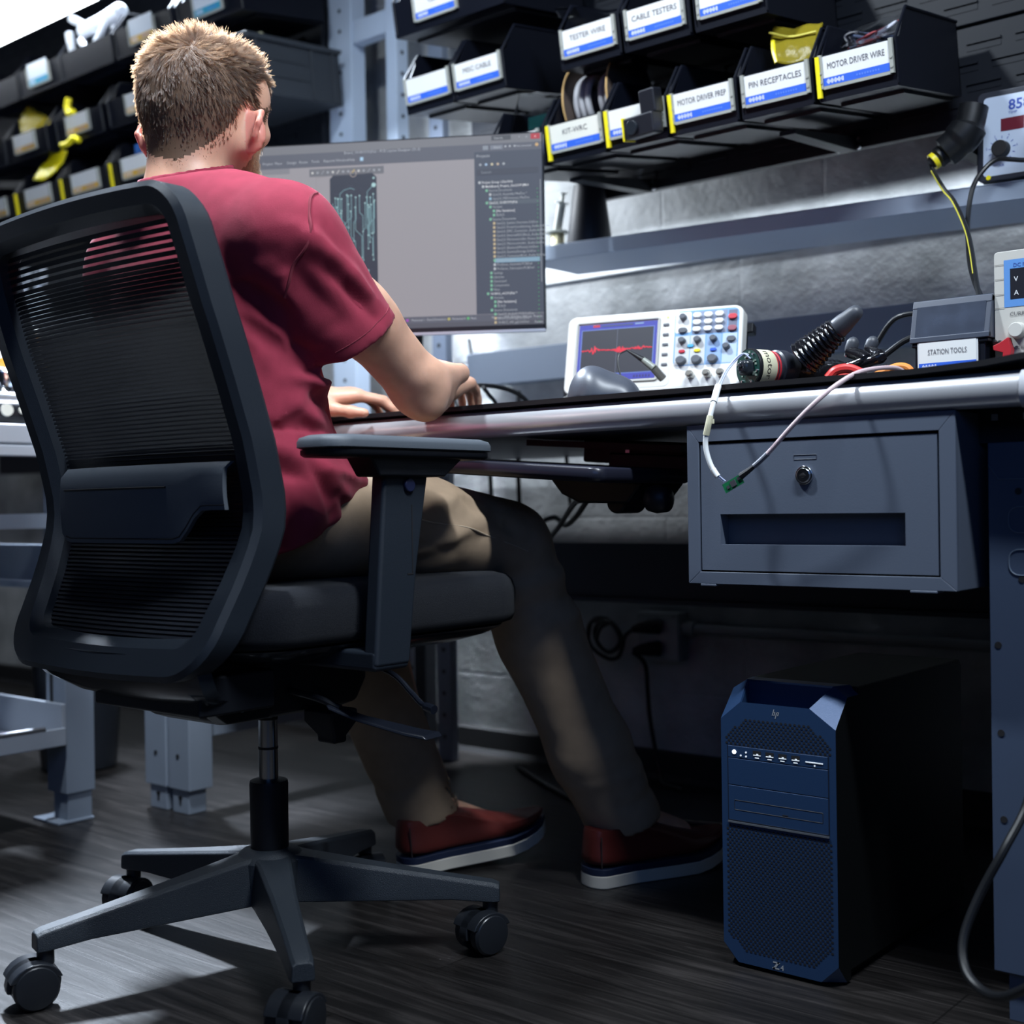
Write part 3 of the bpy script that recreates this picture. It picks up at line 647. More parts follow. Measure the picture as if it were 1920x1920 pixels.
# ================================================================== tower computer
pc = thing('tower_computer', 'dark blue and black desktop tower computer standing on the floor under the workbench', 'computer', (-0.819, 1.53, 0.0))
bez = mat('navy_bezel', (0.016, 0.042, 0.105), 0.38, 0.2, bump=0.08, bscale=900); body_m = mat('case_black', (0.0025, 0.003, 0.0035), 0.55, spec=0.2)
W2, HT = 0.0845, 0.386
MB().prism([(0.032, 0.014), (0.44, 0.014), (0.445, 0.02), (0.445, HT-0.012), (0.437, HT-0.002), (0.069, HT-0.002), (0.069, 0.33), (0.032, 0.33)], -W2+0.001, W2-0.001, 'x').box(-W2+0.012, W2-0.012, 0.03, 0.43, 0.0, 0.014).build('case_body', body_m, pc, bevel=0.003)
# bezel: flat front with facets at the top and bottom corners and a hand recess behind the top lip
RZ, LIP = 0.336, 0.361
V = [(-W2, 0, .030), (W2, 0, .030), (W2, 0, RZ), (.048, 0, LIP), (-.054, 0, LIP), (-W2, 0, RZ),            # 0-5 front
     (W2, .036, .374), (.0615, .044, .386), (-.0675, .044, .386), (-W2, .036, .374),                        # 6-9 shoulders
     (W2, .036, .030), (-W2, .036, .030), (W2, .070, .374), (.0725, .070, .386), (-.0725, .070, .386), (-W2, .070, .374),   # 10-15
     (.060, 0, .006), (-.062, 0, .006), (W2, .024, .004), (-W2, .024, .004), (W2, .036, .004), (-W2, .036, .004),           # 16-21
     (.048, .004, LIP-.001), (-.054, .004, LIP-.001), (.060, .046, .383), (-.066, .046, .383),               # 22-25 inner rim
     (.048, .006, .338), (-.054, .006, .338), (.058, .044, .338), (-.064, .044, .338), (W2, .070, .33), (-W2, .070, .33)]  # 26-31
F = [(17, 16, 1, 2, 3, 4, 5, 0), (3, 2, 6, 7), (5, 4, 8, 9), (1, 16, 18), (0, 19, 17), (17, 19, 18, 16), (19, 21, 20, 18),
     (2, 1, 18, 20, 10, 30, 12, 6), (5, 9, 15, 31, 11, 21, 19, 0), (7, 6, 12, 13), (9, 8, 14, 15), (8, 7, 13, 14),
     (4, 3, 22, 23), (3, 7, 24, 22), (7, 8, 25, 24), (8, 4, 23, 25), (23, 22, 26, 27), (22, 24, 28, 26), (24, 25, 29, 28), (25, 23, 27, 29), (27, 26, 28, 29)]
bz_ = MB().add(V, F); bz_.mi[7] = bz_.mi[8] = 1; bz = bz_.build('front_bezel', [bez, body_m], pc, ang=12)
# perforations
B = MB(); hp = 0.0037; cp = 0.0066
def holes(z0, z1, keep):
    r = 0; z = z0
    while z < z1:
        x = -0.0755 + (cp/2 if r % 2 else 0)
        while x < 0.0765:
            if keep(x, z): B.add([(x+0.0021*math.cos(2*PI*i/8), -0.0004, z+0.00155*math.sin(2*PI*i/8)) for i in range(8)], [tuple(range(8))])
            x += cp
        z += hp; r += 1
holes(0.024, 0.193, lambda x, z: not (z < 0.045 and abs(x) > 0.055+(z-0.024)*0.95) )
holes(0.304, 0.338, lambda x, z: abs(x) < 0.077-(max(0, z-0.316))*1.35)
tag(B.build('vent_holes', mat('vent_black', (0.002, 0.003, 0.006), 0.8), bz, smooth=False), kind='stuff')
# drive bays and port strip
B = MB().box(-0.0745, 0.0745, -0.0006, 0.004, 0.1975, 0.3015).build('bay_recess', mat('bay_gap', (0.003, 0.005, 0.012), 0.6), pc)
ps = MB().box(-0.0735, 0.0735, -0.0012, 0.004, 0.2845, 0.3005).build('port_strip', bez, pc, bevel=0.0005)
MB().box(-0.0735, 0.0735, -0.0012, 0.004, 0.2475, 0.2835).build('drive_bay_cover', bez, pc, bevel=0.0005)
od = MB().box(-0.0735, 0.0735, -0.0012, 0.004, 0.1995, 0.2465).build('optical_bay', bez, pc, bevel=0.0005)
MB().tube([(x, -0.0012, z) for x, z in rrect(-0.064, 0.066, 0.214, 0.227, 0.001, 2)], 0.0004, 4, close=True).box(0.008, 0.016, -0.0016, -0.001, 0.2155, 0.2168).build('disc_tray', rubber, od)
MB().box(-0.0745, 0.0745, -0.002, 0.002, 0.1955, 0.1978).build('trim_strip', mat('trim_silver', (0.45, 0.5, 0.58), 0.3, 0.9), pc)
inkl = mat('port_marks', (0.75, 0.78, 0.8), 0.4, emit=(0.8, 0.9, 1), estr=0.35)
B = MB()
for x in (-0.029, -0.010, 0.009, 0.028):
    B.box(x-0.006, x+0.006, -0.0016, 0, 0.2908, 0.2972)
B.build('usb_port', rubber, ps)
B = MB()
for x in (-0.029, -0.010, 0.009, 0.028):
    B.box(x-0.0052, x+0.0058, -0.0021, -0.001, 0.2908, 0.2918); B.box(x-0.0006, x+0.0022, -0.0021, -0.001, 0.2918, 0.2934); B.box(x-0.003, x+0.003, -0.0018, -0.001, 0.2872, 0.2884)
B.box(0.0425, 0.067, -0.002, -0.001, 0.2905, 0.2918); B.box(0.0545, 0.0562, -0.002, -0.001, 0.2862, 0.2882)
for x, z_ in ((-0.0535, 0.2885), (-0.0455, 0.288), (-0.0455, 0.2935)): B.cyl((x, -0.0019, z_), (x, -0.001, z_), 0.0013, n=10)
B.build('port_marks', inkl, ps)
MB().cyl((-0.0635, -0.0022, 0.2925), (-0.0635, -0.001, 0.2925), 0.0030, n=20).build('power_button', mat('power_led', (0.8, 0.85, 0.9), 0.4, emit=(0.9, 0.95, 1), estr=1.6), ps)
# maker's marks: four slanted bars above the vents, model lettering below
B = MB(); z0 = 0.3465
sl = lambda x, za, zb, wd=0.0013: B.poly([(x+za*0.30, z0+za), (x+wd+za*0.30, z0+za), (x+wd+zb*0.30, z0+zb), (x+zb*0.30, z0+zb)], -0.0004)
sl(-0.0065, 0.0005, 0.0088); sl(-0.0040, 0.0005, 0.0055); sl(-0.0012, -0.0035, 0.0055); sl(0.0014, 0.0005, 0.0055)
B.poly([(-0.0036, z0+0.0046), (-0.0018, z0+0.0046), (-0.0014, z0+0.0057), (-0.0034, z0+0.0057)], -0.0004); B.poly([(0.0, z0+0.0046), (0.0030, z0+0.0046), (0.0033, z0+0.0057), (0.0004, z0+0.0057)], -0.0004)
B.build('maker_mark', mat('mark_silver', (0.6, 0.63, 0.67), 0.3, 0.6), bz, smooth=False)
B = MB()
B.poly([(-0.0095, 0.0185), (0.0005, 0.0185), (0.0005, 0.0165), (-0.0095, 0.0165)], -0.0004); B.poly([(-0.0105, 0.0085), (-0.0005, 0.0085), (-0.0005, 0.0105), (-0.0105, 0.0105)], -0.0004)
B.poly([(-0.0105, 0.0085), (-0.0072, 0.0085), (0.0005, 0.0185), (-0.0028, 0.0185)], -0.0004); B.text('4', 0.0105, 0.0012, 0.0085, -0.0004, bold=0.01)
B.build('model_lettering', mat('mark_silver', (0.6, 0.63, 0.67), 0.3, 0.6), bz, smooth=False)
# ================================================================== drawer cabinet under the bench
dr = thing('drawer_cabinet', 'grey steel single-drawer cabinet with a lock hung under the right end of the workbench', 'drawer cabinet', (-0.938, 1.508, 0.5215))
dr.scale = (0.965, 0.965, 0.965)
w_, h_ = 0.386, 0.224
B = MB().box(0, w_, 0.004, 0.45, 0, 0.002).box(0, w_, 0.004, 0.45, h_-0.002, h_).box(0, 0.002, 0.004, 0.45, 0, h_).box(w_-0.002, w_, 0.004, 0.45, 0, h_).box(0, w_, 0.448, 0.45, 0, h_)
B.prism([(0, 0), (w_, 0), (w_-0.021, 0.017), (0.019, 0.017)], 0, 0.006, 'y').prism([(0, h_), (0.019, h_-0.024), (w_-0.021, h_-0.024), (w_, h_)], 0, 0.006, 'y')
B.prism([(0, 0), (0.019, 0.017), (0.019, h_-0.024), (0, h_)], 0, 0.006, 'y').prism([(w_, 0), (w_, h_), (w_-0.021, h_-0.024), (w_-0.021, 0.017)], 0, 0.006, 'y')
B.box(0.02, 0.045, -0.001, 0.02, -0.003, 0).box(w_-0.06, w_-0.025, -0.001, 0.02, -0.003, 0)
B.build('body', greypaint, dr, bevel=0.0008)
# drawer front with a recessed pull
fx0, fx1, fz0, fz1 = 0.0215, w_-0.024, 0.0195, h_-0.0275; px0, px1, pz0, pz1 = 0.052, w_-0.066, 0.0555, 0.098
B = MB(); y0, y1 = 0.002, 0.020
B.box(fx0, px0, y0, y1, fz0, fz1).box(px1, fx1, y0, y1, fz0, fz1).box(px0, px1, y0, y1, fz0, pz0).box(px0, px1, y0, y1, pz1, fz1).box(px0, px1, y1+0.004, y1+0.006, pz0-0.002, pz1+0.002)
B.box(px0-0.001, px0, y1, y1+0.006, pz0, pz1).box(px1, px1+0.001, y1, y1+0.006, pz0, pz1).box(px0, px1, y1, y1+0.006, pz0-0.001, pz0).box(px0, px1, y1, y1+0.006, pz1, pz1+0.001)
dw = B.build('drawer', greypaint, dr)
MB().cyl((0.182, 0.002, 0.149), (0.182, -0.002, 0.149), 0.0125, n=30).cyl((0.182, -0.002, 0.149), (0.182, -0.0045, 0.149), 0.0104, 0.0096, n=30).build('lock', chrome, dw, bevel=0.0008)
MB().cyl((0.182, -0.0044, 0.149), (0.182, -0.0050, 0.149), 0.0032, n=16).box(0.1775, 0.1865, -0.0054, -0.0044, 0.1484, 0.1496).build('keyhole', rubber, dw)
MB().tube([(x, 0.0018, z_) for x, z_ in rrect(0.166, 0.199, 0.1705, 0.1765, 0.0005, 2)], 0.0005, 4, close=True).build('label_slot', mat('slot_edge', (0.04, 0.05, 0.07), 0.5), dw)
# ================================================================== seated person
class SDF:
    def __init__(s, lo, hi, h):
        s.lo = np.array(lo, float); s.h = h
        s.n = np.ceil((np.array(hi)-s.lo)/h).astype(int)+1; s.F = np.full(tuple(s.n), 0.2, np.float32)
    def _win(s, lo, hi, pad):
        a = np.clip(np.floor((np.array(lo)-pad-s.lo)/s.h).astype(int), 0, s.n-1); b = np.clip(np.ceil((np.array(hi)+pad-s.lo)/s.h).astype(int)+1, 1, s.n)
        ax = [s.lo[i]+s.h*np.arange(a[i], b[i]) for i in range(3)]
        return tuple(slice(a[i], b[i]) for i in range(3)), [q.astype(np.float32) for q in np.meshgrid(*ax, indexing='ij', sparse=True)]
    def _mix(s, w, d, k, op):
        f = s.F[w]
        if op == 'u':
            if k > 0: hh = np.clip(0.5+0.5*(f-d)/k, 0, 1); r = f*(1-hh)+d*hh-k*hh*(1-hh)
            else: r = np.minimum(f, d)
        else:      # subtract
            if k > 0: hh = np.clip(0.5-0.5*(f+d)/k, 0, 1); r = f*(1-hh)+(-d)*hh+k*hh*(1-hh)
            else: r = np.maximum(f, -d)
        s.F[w] = r
    def cap(s, p, q, r0, r1=None, k=0.01, op='u'):
        p, q = np.array(p, float), np.array(q, float); r1 = r0 if r1 is None else r1; R = max(r0, r1)
        w, (x, y, z) = s._win(np.minimum(p, q), np.maximum(p, q), R+max(k, 3*s.h)+0.02)
        d = q-p; L = d@d+1e-12
        t = np.clip(((x-p[0])*d[0]+(y-p[1])*d[1]+(z-p[2])*d[2])/L, 0, 1)
        D = np.sqrt((x-p[0]-t*d[0])**2+(y-p[1]-t*d[1])**2+(z-p[2]-t*d[2])**2)-(r0+(r1-r0)*t)
        s._mix(w, D, k, op); return s
    def chain(s, pts, rs, k=0.01):
        for a, b, r, q in zip(pts, pts[1:], rs, rs[1:]): s.cap(a, b, r, q, k)
        return s
    def ell(s, c, r, M=None, k=0.01, op='u'):
        c = np.array(c, float); r = np.array(r, float); R = r.max()
        w, (x, y, z) = s._win(c, c, R+max(k, 3*s.h)+0.02)
        x, y, z = x-c[0], y-c[1], z-c[2]
        if M is not None: x, y, z = (M[0][i]*x+M[1][i]*y+M[2][i]*z for i in range(3))
        k0 = np.sqrt((x/r[0])**2+(y/r[1])**2+(z/r[2])**2); k1 = np.sqrt((x/r[0]**2)**2+(y/r[1]**2)**2+(z/r[2]**2)**2)+1e-9
        s._mix(w, k0*(k0-1)/k1, k, op); return s
    def cut(s, p, nrm, k=0.0, box=None):
        """keep the side the normal points away from"""
        nrm = np.array(nrm, float); nrm /= np.linalg.norm(nrm)
        lo, hi = box if box else (s.lo, s.lo+s.h*s.n); w, (x, y, z) = s._win(lo, hi, 0)
        D = (x-p[0])*nrm[0]+(y-p[1])*nrm[1]+(z-p[2])*nrm[2]
        f = s.F[w]; D = np.broadcast_to(D, f.shape)
        if k > 0: hh = np.clip(0.5-0.5*(f-D)/k, 0, 1); s.F[w] = f*(1-hh)+D*hh+k*hh*(1-hh)
        else: s.F[w] = np.maximum(f, D)
        return s
    def mesh(s):
        F = s.F; F[0], F[-1], F[:, 0], F[:, -1], F[:, :, 0], F[:, :, -1] = (np.maximum(v, 1e-3) for v in (F[0], F[-1], F[:, 0], F[:, -1], F[:, :, 0], F[:, :, -1]))
        I = F < 0; nx, ny, nz = F.shape
        cnt = np.zeros((nx-1, ny-1, nz-1), np.uint8)
        for i in (0, 1):
            for j in (0, 1):
                for k in (0, 1): cnt += I[i:nx-1+i, j:ny-1+j, k:nz-1+k]
        C = np.argwhere((cnt > 0) & (cnt < 8)); idx = np.full(cnt.shape, -1, np.int32); idx[C[:, 0], C[:, 1], C[:, 2]] = np.arange(len(C))
        co = np.array([(i, j, k) for i in (0, 1) for j in (0, 1) for k in (0, 1)])
        V = np.stack([F[C[:, 0]+a, C[:, 1]+b, C[:, 2]+c] for a, b, c in co], 1)
        acc = np.zeros((len(C), 3)); num = np.zeros(len(C))
        for a in range(8):
            for b in range(a+1, 8):
                if np.abs(co[a]-co[b]).sum() != 1: continue
                m_ = (V[:, a] < 0) != (V[:, b] < 0); va, vb = V[m_, a], V[m_, b]; t = (va/(va-vb))[:, None]
                acc[m_] += co[a]+(co[b]-co[a])*t; num[m_] += 1
        P = s.lo+s.h*(C+acc/num[:, None]); Q = []
        for ax in range(3):
            sl0 = [slice(None)]*3; sl1 = [slice(None)]*3; sl0[ax] = slice(0, -1); sl1[ax] = slice(1, None)
            E = np.argwhere(I[tuple(sl0)] != I[tuple(sl1)]); u, v = (ax+1) % 3, (ax+2) % 3
            E = E[(E[:, u] > 0) & (E[:, v] > 0) & (E[:, u] < F.shape[u]-1) & (E[:, v] < F.shape[v]-1)]
            def g(du, dv):
                e = E.copy(); e[:, u] -= du; e[:, v] -= dv; return idx[e[:, 0], e[:, 1], e[:, 2]]
            q = np.stack([g(1, 1), g(0, 1), g(0, 0), g(1, 0)], 1); ins = I[E[:, 0], E[:, 1], E[:, 2]]
            q[~ins] = q[~ins][:, ::-1]; Q.append(q)
        return P, np.concatenate(Q)

def nrm_of(P, Q):
    n = np.cross(P[Q[:, 2]]-P[Q[:, 0]], P[Q[:, 3]]-P[Q[:, 1]]); N = np.zeros_like(P)
    for i in range(4): np.add.at(N, Q[:, i], n)
    return N/(np.linalg.norm(N, axis=1)[:, None]+1e-12)
def relax(P, Q, it=1, lam=0.5):
    for _ in range(it):
        A = np.zeros_like(P); c = np.zeros(len(P))
        for i in range(4):
            np.add.at(A, Q[:, i], P[Q[:, (i+1) % 4]]+P[Q[:, i-1]]); np.add.at(c, Q[:, i], 2)
        P = P+lam*(A/c[:, None]-P)
    return P
def np_mesh(name, P, Q, m_, parent=None, shift=(0, 0, 0)):
    me = bpy.data.meshes.new(name); P = P-np.array(shift)
    me.vertices.add(len(P)); me.vertices.foreach_set('co', P.astype(np.float32).ravel())
    me.loops.add(Q.size); me.loops.foreach_set('vertex_index', Q.astype(np.int32).ravel())
    me.polygons.add(len(Q)); me.polygons.foreach_set('loop_start', np.arange(0, Q.size, 4, dtype=np.int32)); me.polygons.foreach_set('loop_total', np.full(len(Q), 4, np.int32))
    me.update(calc_edges=True); me.validate()
    for x in (m_ if isinstance(m_, list) else [m_]): me.materials.append(x)
    me.polygons.foreach_set('use_smooth', [True]*len(me.polygons))
    o = bpy.data.objects.new(name, me); COL.objects.link(o)
    if parent: o.parent = parent
    return o
def vnoise(P, sc, seed):
    """smooth value noise from a few rotated sines"""
    r = np.random.RandomState(seed); out = np.zeros(len(P))
    for _ in range(6):
        d = r.normal(size=3); d /= np.linalg.norm(d); out += np.sin(P@d*sc*r.uniform(0.6, 1.5)+r.uniform(0, 6.28)+1.5*np.sin(P@r.normal(size=3)*sc*0.4))
    return out/6

HC = np.array((-1.509, 1.141, 1.206)); HY = math.radians(23.0)
hf = np.array((-math.sin(HY), math.cos(HY), -0.06)); hf /= np.linalg.norm(hf); hr = np.cross(hf, (0, 0, 1)); hr /= np.linalg.norm(hr); hu = np.cross(hr, hf)
HM = np.stack([hr, hf, hu])            # rows: right, forward, up
hp_ = lambda a, b, c: HC + hr*a + hf*b + hu*c
# joints
ShR, ElR, WrR = (-1.302, 1.122, 0.992), (-1.308, 1.368, 0.808), (-1.446, 1.555, 0.828)
ShL, ElL, WrL = (-1.668, 1.122, 0.992), (-1.765, 1.245, 0.812), (-1.672, 1.458, 0.816)
G = SDF((-1.90, 0.96, 0.03), (-1.13, 1.92, 1.36), 0.0042)
# torso and legs (under the clothes)
G.ell((-1.48, 1.125, 0.93), (0.160, 0.095, 0.16)).ell((-1.475, 1.115, 0.74), (0.14, 0.10, 0.16), k=0.05).ell((-1.475, 1.105, 0.61), (0.165, 0.10, 0.065), k=0.05)
G.cap((-1.64, 1.122, 0.985), (-1.33, 1.122, 0.985), 0.048, k=0.04).cap((-1.515, 1.105, 1.06), (-1.36, 1.118, 1.0), 0.045, k=0.04).cap((-1.515, 1.105, 1.06), (-1.62, 1.118, 1.0), 0.045, k=0.04)
KnR, AnR = (-1.335, 1.60, 0.555), (-1.256, 1.79, 0.10); KnL, AnL = (-1.615, 1.52, 0.555), (-1.565, 1.635, 0.10)
for h_, kn, an in (((-1.385, 1.12, 0.61), KnR, AnR), ((-1.565, 1.12, 0.61), KnL, AnL)):
    G.cap(h_, kn, 0.068, 0.050, k=0.03).cap(kn, an, 0.048, 0.034, k=0.02)
    d = np.array((an[0]-kn[0], 0.24, 0)); d = d/np.linalg.norm(d); G.cap(an, np.array(an)+d*0.15+np.array((0, 0, -0.055)), 0.032, 0.022, k=0.02)
# neck and head
G.cap((-1.507, 1.100, 1.05), (-1.510, 1.116, 1.17), 0.057, 0.056, k=0.02)
G.ell(hp_(0, 0.0, 0.022), (0.0695, 0.094, 0.080), HM, k=0.03).ell(hp_(0, -0.028, -0.005), (0.066, 0.066, 0.078), HM, k=0.03)
G.ell(hp_(0, 0.045, -0.035), (0.062, 0.050, 0.075), HM, k=0.03).ell(hp_(0, 0.060, -0.088), (0.034, 0.034, 0.026), HM, k=0.03)
for sg in (-1, 1):
    G.cap(hp_(sg*0.057, 0.0, -0.055), hp_(sg*0.026, 0.068, -0.095), 0.016, 0.016, k=0.03)           # jaw
    G.ell(hp_(sg*0.050, 0.068, -0.020), (0.018, 0.016, 0.014), HM, k=0.02)                          # cheekbone
    G.ell(hp_(sg*0.031, 0.098, 0.0), (0.013, 0.010, 0.009), HM, k=0.012, op='s')                    # eye socket
    G.ell(hp_(sg*0.031, 0.088, 0.0), (0.0125, 0.0125, 0.0125), HM, k=0.003)                         # eyeball
    G.cap(hp_(sg*0.015, 0.095, 0.018), hp_(sg*0.045, 0.085, 0.020), 0.007, 0.006, k=0.012)          # brow
    # ear: rim, lobe and hollow
    e = lambda a, b, c: hp_(sg*(a-0.004+max(0, a-0.080)*0.25), b, c-0.025)
    rim = [e(0.071, 0.006, -0.022), e(0.078, 0.008, -0.006), e(0.088, 0.001, 0.010), e(0.096, -0.012, 0.008), e(0.097, -0.021, -0.008), e(0.091, -0.018, -0.027), e(0.078, -0.006, -0.042), e(0.073, 0.003, -0.050)]
    G.chain(rim, [0.0042, 0.0044, 0.0046, 0.0048, 0.0048, 0.0046, 0.0050, 0.0052], k=0.003)
    G.ell(e(0.083, -0.008, -0.017), (0.0062, 0.0205, 0.031), np.stack([hr*0.86+hf*0.5*sg, -hr*0.5*sg+hf*0.86, hu]), k=0.006)
    G.cap(e(0.070, -0.004, -0.005), e(0.072, -0.002, -0.04), 0.008, 0.008, k=0.008)
G.cap(hp_(0, 0.094, 0.008), hp_(0, 0.114, -0.030), 0.007, 0.011, k=0.012).ell(hp_(-0.012, 0.103, -0.033), (0.008, 0.009, 0.007), HM, k=0.008).ell(hp_(0.012, 0.103, -0.033), (0.008, 0.009, 0.007), HM, k=0.008)
G.cap(hp_(-0.018, 0.092, -0.058), hp_(0.018, 0.092, -0.058), 0.006, k=0.008).cap(hp_(-0.015, 0.091, -0.068), hp_(0.015, 0.091, -0.068), 0.007, k=0.006)
# arms
def lerp(a, b, t): return np.array(a)*(1-t)+np.array(b)*t
for sh_, el, wr in ((ShR, ElR, WrR), (ShL, ElL, WrL)):
    G.cap(sh_, lerp(sh_, el, 0.55), 0.050, 0.0455, k=0.03).cap(lerp(sh_, el, 0.5), el, 0.0455, 0.040, k=0.02)
    G.cap(el, lerp(el, wr, 0.30), 0.040, 0.042, k=0.025).cap(lerp(el, wr, 0.25), wr, 0.041, 0.026, k=0.02)
G.ell(np.array(ElR)+np.array((0.010, 0.004, -0.030)), (0.022, 0.020, 0.018), k=0.018)      # point of the elbow
G.cap(np.array(ElR)+np.array((0.030, -0.03, 0.012)), np.array(ElR)+np.array((-0.02, 0.11, 0.030)), 0.014, 0.016, k=0.02)   # forearm muscle
def hand(wr, f, u, curl, thumb, spread=0.10, k=0.007):
    f = np.array(f, float); f /= np.linalg.norm(f); u = np.array(u, float); u -= f*(u@f); u /= np.linalg.norm(u); r = np.cross(f, u)
    W = np.array(wr)
    rot = lambda v, ax, a: v*math.cos(a)+np.cross(ax, v)*math.sin(a)+ax*(ax@v)*(1-math.cos(a))
    G.cap(W-f*0.01, W+f*0.03, 0.025, 0.026, k=0.02)
    lens = [(0.040, 0.025, 0.021), (0.045, 0.028, 0.022), (0.041, 0.026, 0.021), (0.032, 0.020, 0.019)]
    for i, (x, fl) in enumerate(zip((-0.030, -0.010, 0.010, 0.028), (0.090, 0.094, 0.090, 0.082))):
        x *= -thumb*-1; base = W+r*x*0.55+f*0.022; kn = W+r*x+f*fl+u*0.006
        G.cap(base, kn, 0.0145, 0.0115, k=0.016)
        p, d = kn, rot(f, u, -x*spread*30*math.pi/180); 
        for j, L_ in enumerate(lens[i]):
            d = rot(d, r, -curl[i][j]); q = p+d*L_; G.cap(p, q, 0.0094-0.0012*j, 0.0086-0.0012*j, k=0.003); p = q
    t0 = W-r*0.020*thumb*-1*-1*-1*-1+f*0.018-u*0.006 if False else W+r*(-0.020*thumb)+f*0.02-u*0.006
    d = f*0.62-r*thumb*0.70-u*0.12; d /= np.linalg.norm(d); p = t0
    for L_, ra, rb, c in ((0.042, 0.014, 0.0115, 0.0), (0.032, 0.0108, 0.0098, 0.35), (0.026, 0.0096, 0.0082, 0.3)):
        d = d*math.cos(c)+f*math.sin(c); d /= np.linalg.norm(d); q = p+d*L_; G.cap(p, q, ra, rb, k=0.008); p = q
hand(WrR, (-0.38, 0.92, 0.12), (0.12, -0.1, 1), [(0.30, 0.55, 0.35), (0.35, 0.55, 0.35), (0.38, 0.55, 0.35), (0.40, 0.5, 0.3)], 1)
hand(WrL, (0.62, 0.78, 0.06), (0.05, -0.25, 1), [(0.22, 0.45, 0.3), (0.26, 0.45, 0.3), (0.30, 0.45, 0.3), (0.35, 0.4, 0.3)], -1)
P, Q = G.mesh(); P = relax(P, Q, 1, 0.4)
def clear_back(A, gap):
    lim = np.interp(A[:, 2], _z, _y)-0.006+gap; on = (A[:, 2] < 1.02) & (np.abs(A[:, 0]-CX) < 0.215)
    A[:, 1] = np.where(on, np.maximum(A[:, 1], lim), A[:, 1]); return A
P = clear_back(P, 0.006)
skin = mat('skin', (0.60, 0.34, 0.235), 0.45, sss=0.25, bump=0.12, bscale=900, var=0.10, vscale=30)
scalp = mat('scalp_stubble', (0.12, 0.070, 0.042), 0.7)
stub = mat('beard_shadow', (0.30, 0.155, 0.09), 0.6)
nailm = mat('eye_white', (0.75, 0.72, 0.68), 0.2)
earm = mat('ear_skin', (0.62, 0.25, 0.19), 0.45, sss=0.35, bump=0.1, bscale=900)
body = np_mesh('person', P, Q, [skin, scalp, stub, nailm, earm])
tag(body, 'seated person with short brown hair in crimson T-shirt and khaki trousers, typing at the bench', 'person')
# hair and beard regions, in head coordinates
def head_coords(X): return (X-HC)@HM.T
def hair_mask(L, grow=0.0):
    a, b, c = L[:, 0], L[:, 1], L[:, 2]; side = np.abs(a)
    line = np.where(b < -0.02, -0.113+0.02*np.clip(side/0.07, 0, 1)+np.clip((b+0.078)/0.060, 0, 1)**1.4*0.072+0.018*np.exp(-((a-0.012)/0.02)**2)*0, np.where(b < 0.018, -0.012, np.where(b < 0.040, -0.030, 0.0)))
    line = np.where(b > 0.040, 0.01+(b-0.040)*1.0, line)
    ear = (np.abs(b+0.006) < 0.024) & (side > 0.066) & (c < -0.008)
    return (c > line-grow) & (b < 0.085) & ~ear & (side < 0.080)
def beard_mask(L):
    a, b, c = L[:, 0], L[:, 1], L[:, 2]
    return (b > 0.012) & (c < -0.030-0.3*np.clip(b-0.05, 0, 1)+np.where(b < 0.045, 0.02, 0)) & (c > -0.125) & ~((np.abs(a) < 0.024) & (c > -0.075) & (b > 0.085) & (c < -0.052))
FC = P[Q].mean(1); HL = head_coords(FC); near = (np.linalg.norm(HL, axis=1) < 0.170) & (FC[:, 2] > 1.070)
mi = np.zeros(len(Q), np.int32); hm = near & hair_mask(HL, -0.015); hw_ = near & hair_mask(HL, 0.010); bm = near & beard_mask(HL) & ~hw_; mi[hm] = 1; mi[bm] = 2
for sg in (-1, 1): mi[(np.linalg.norm(HL-np.array((sg*0.031, 0.0935, 0.0)), axis=1) < 0.0085)] = 3
mi[near & (np.abs(HL[:, 0]) > 0.0735) & (np.abs(HL[:, 1]+0.008) < 0.034) & (HL[:, 2] > -0.085) & (HL[:, 2] < -0.004) & ~hm] = 4
body.data.polygons.foreach_set('material_index', mi)
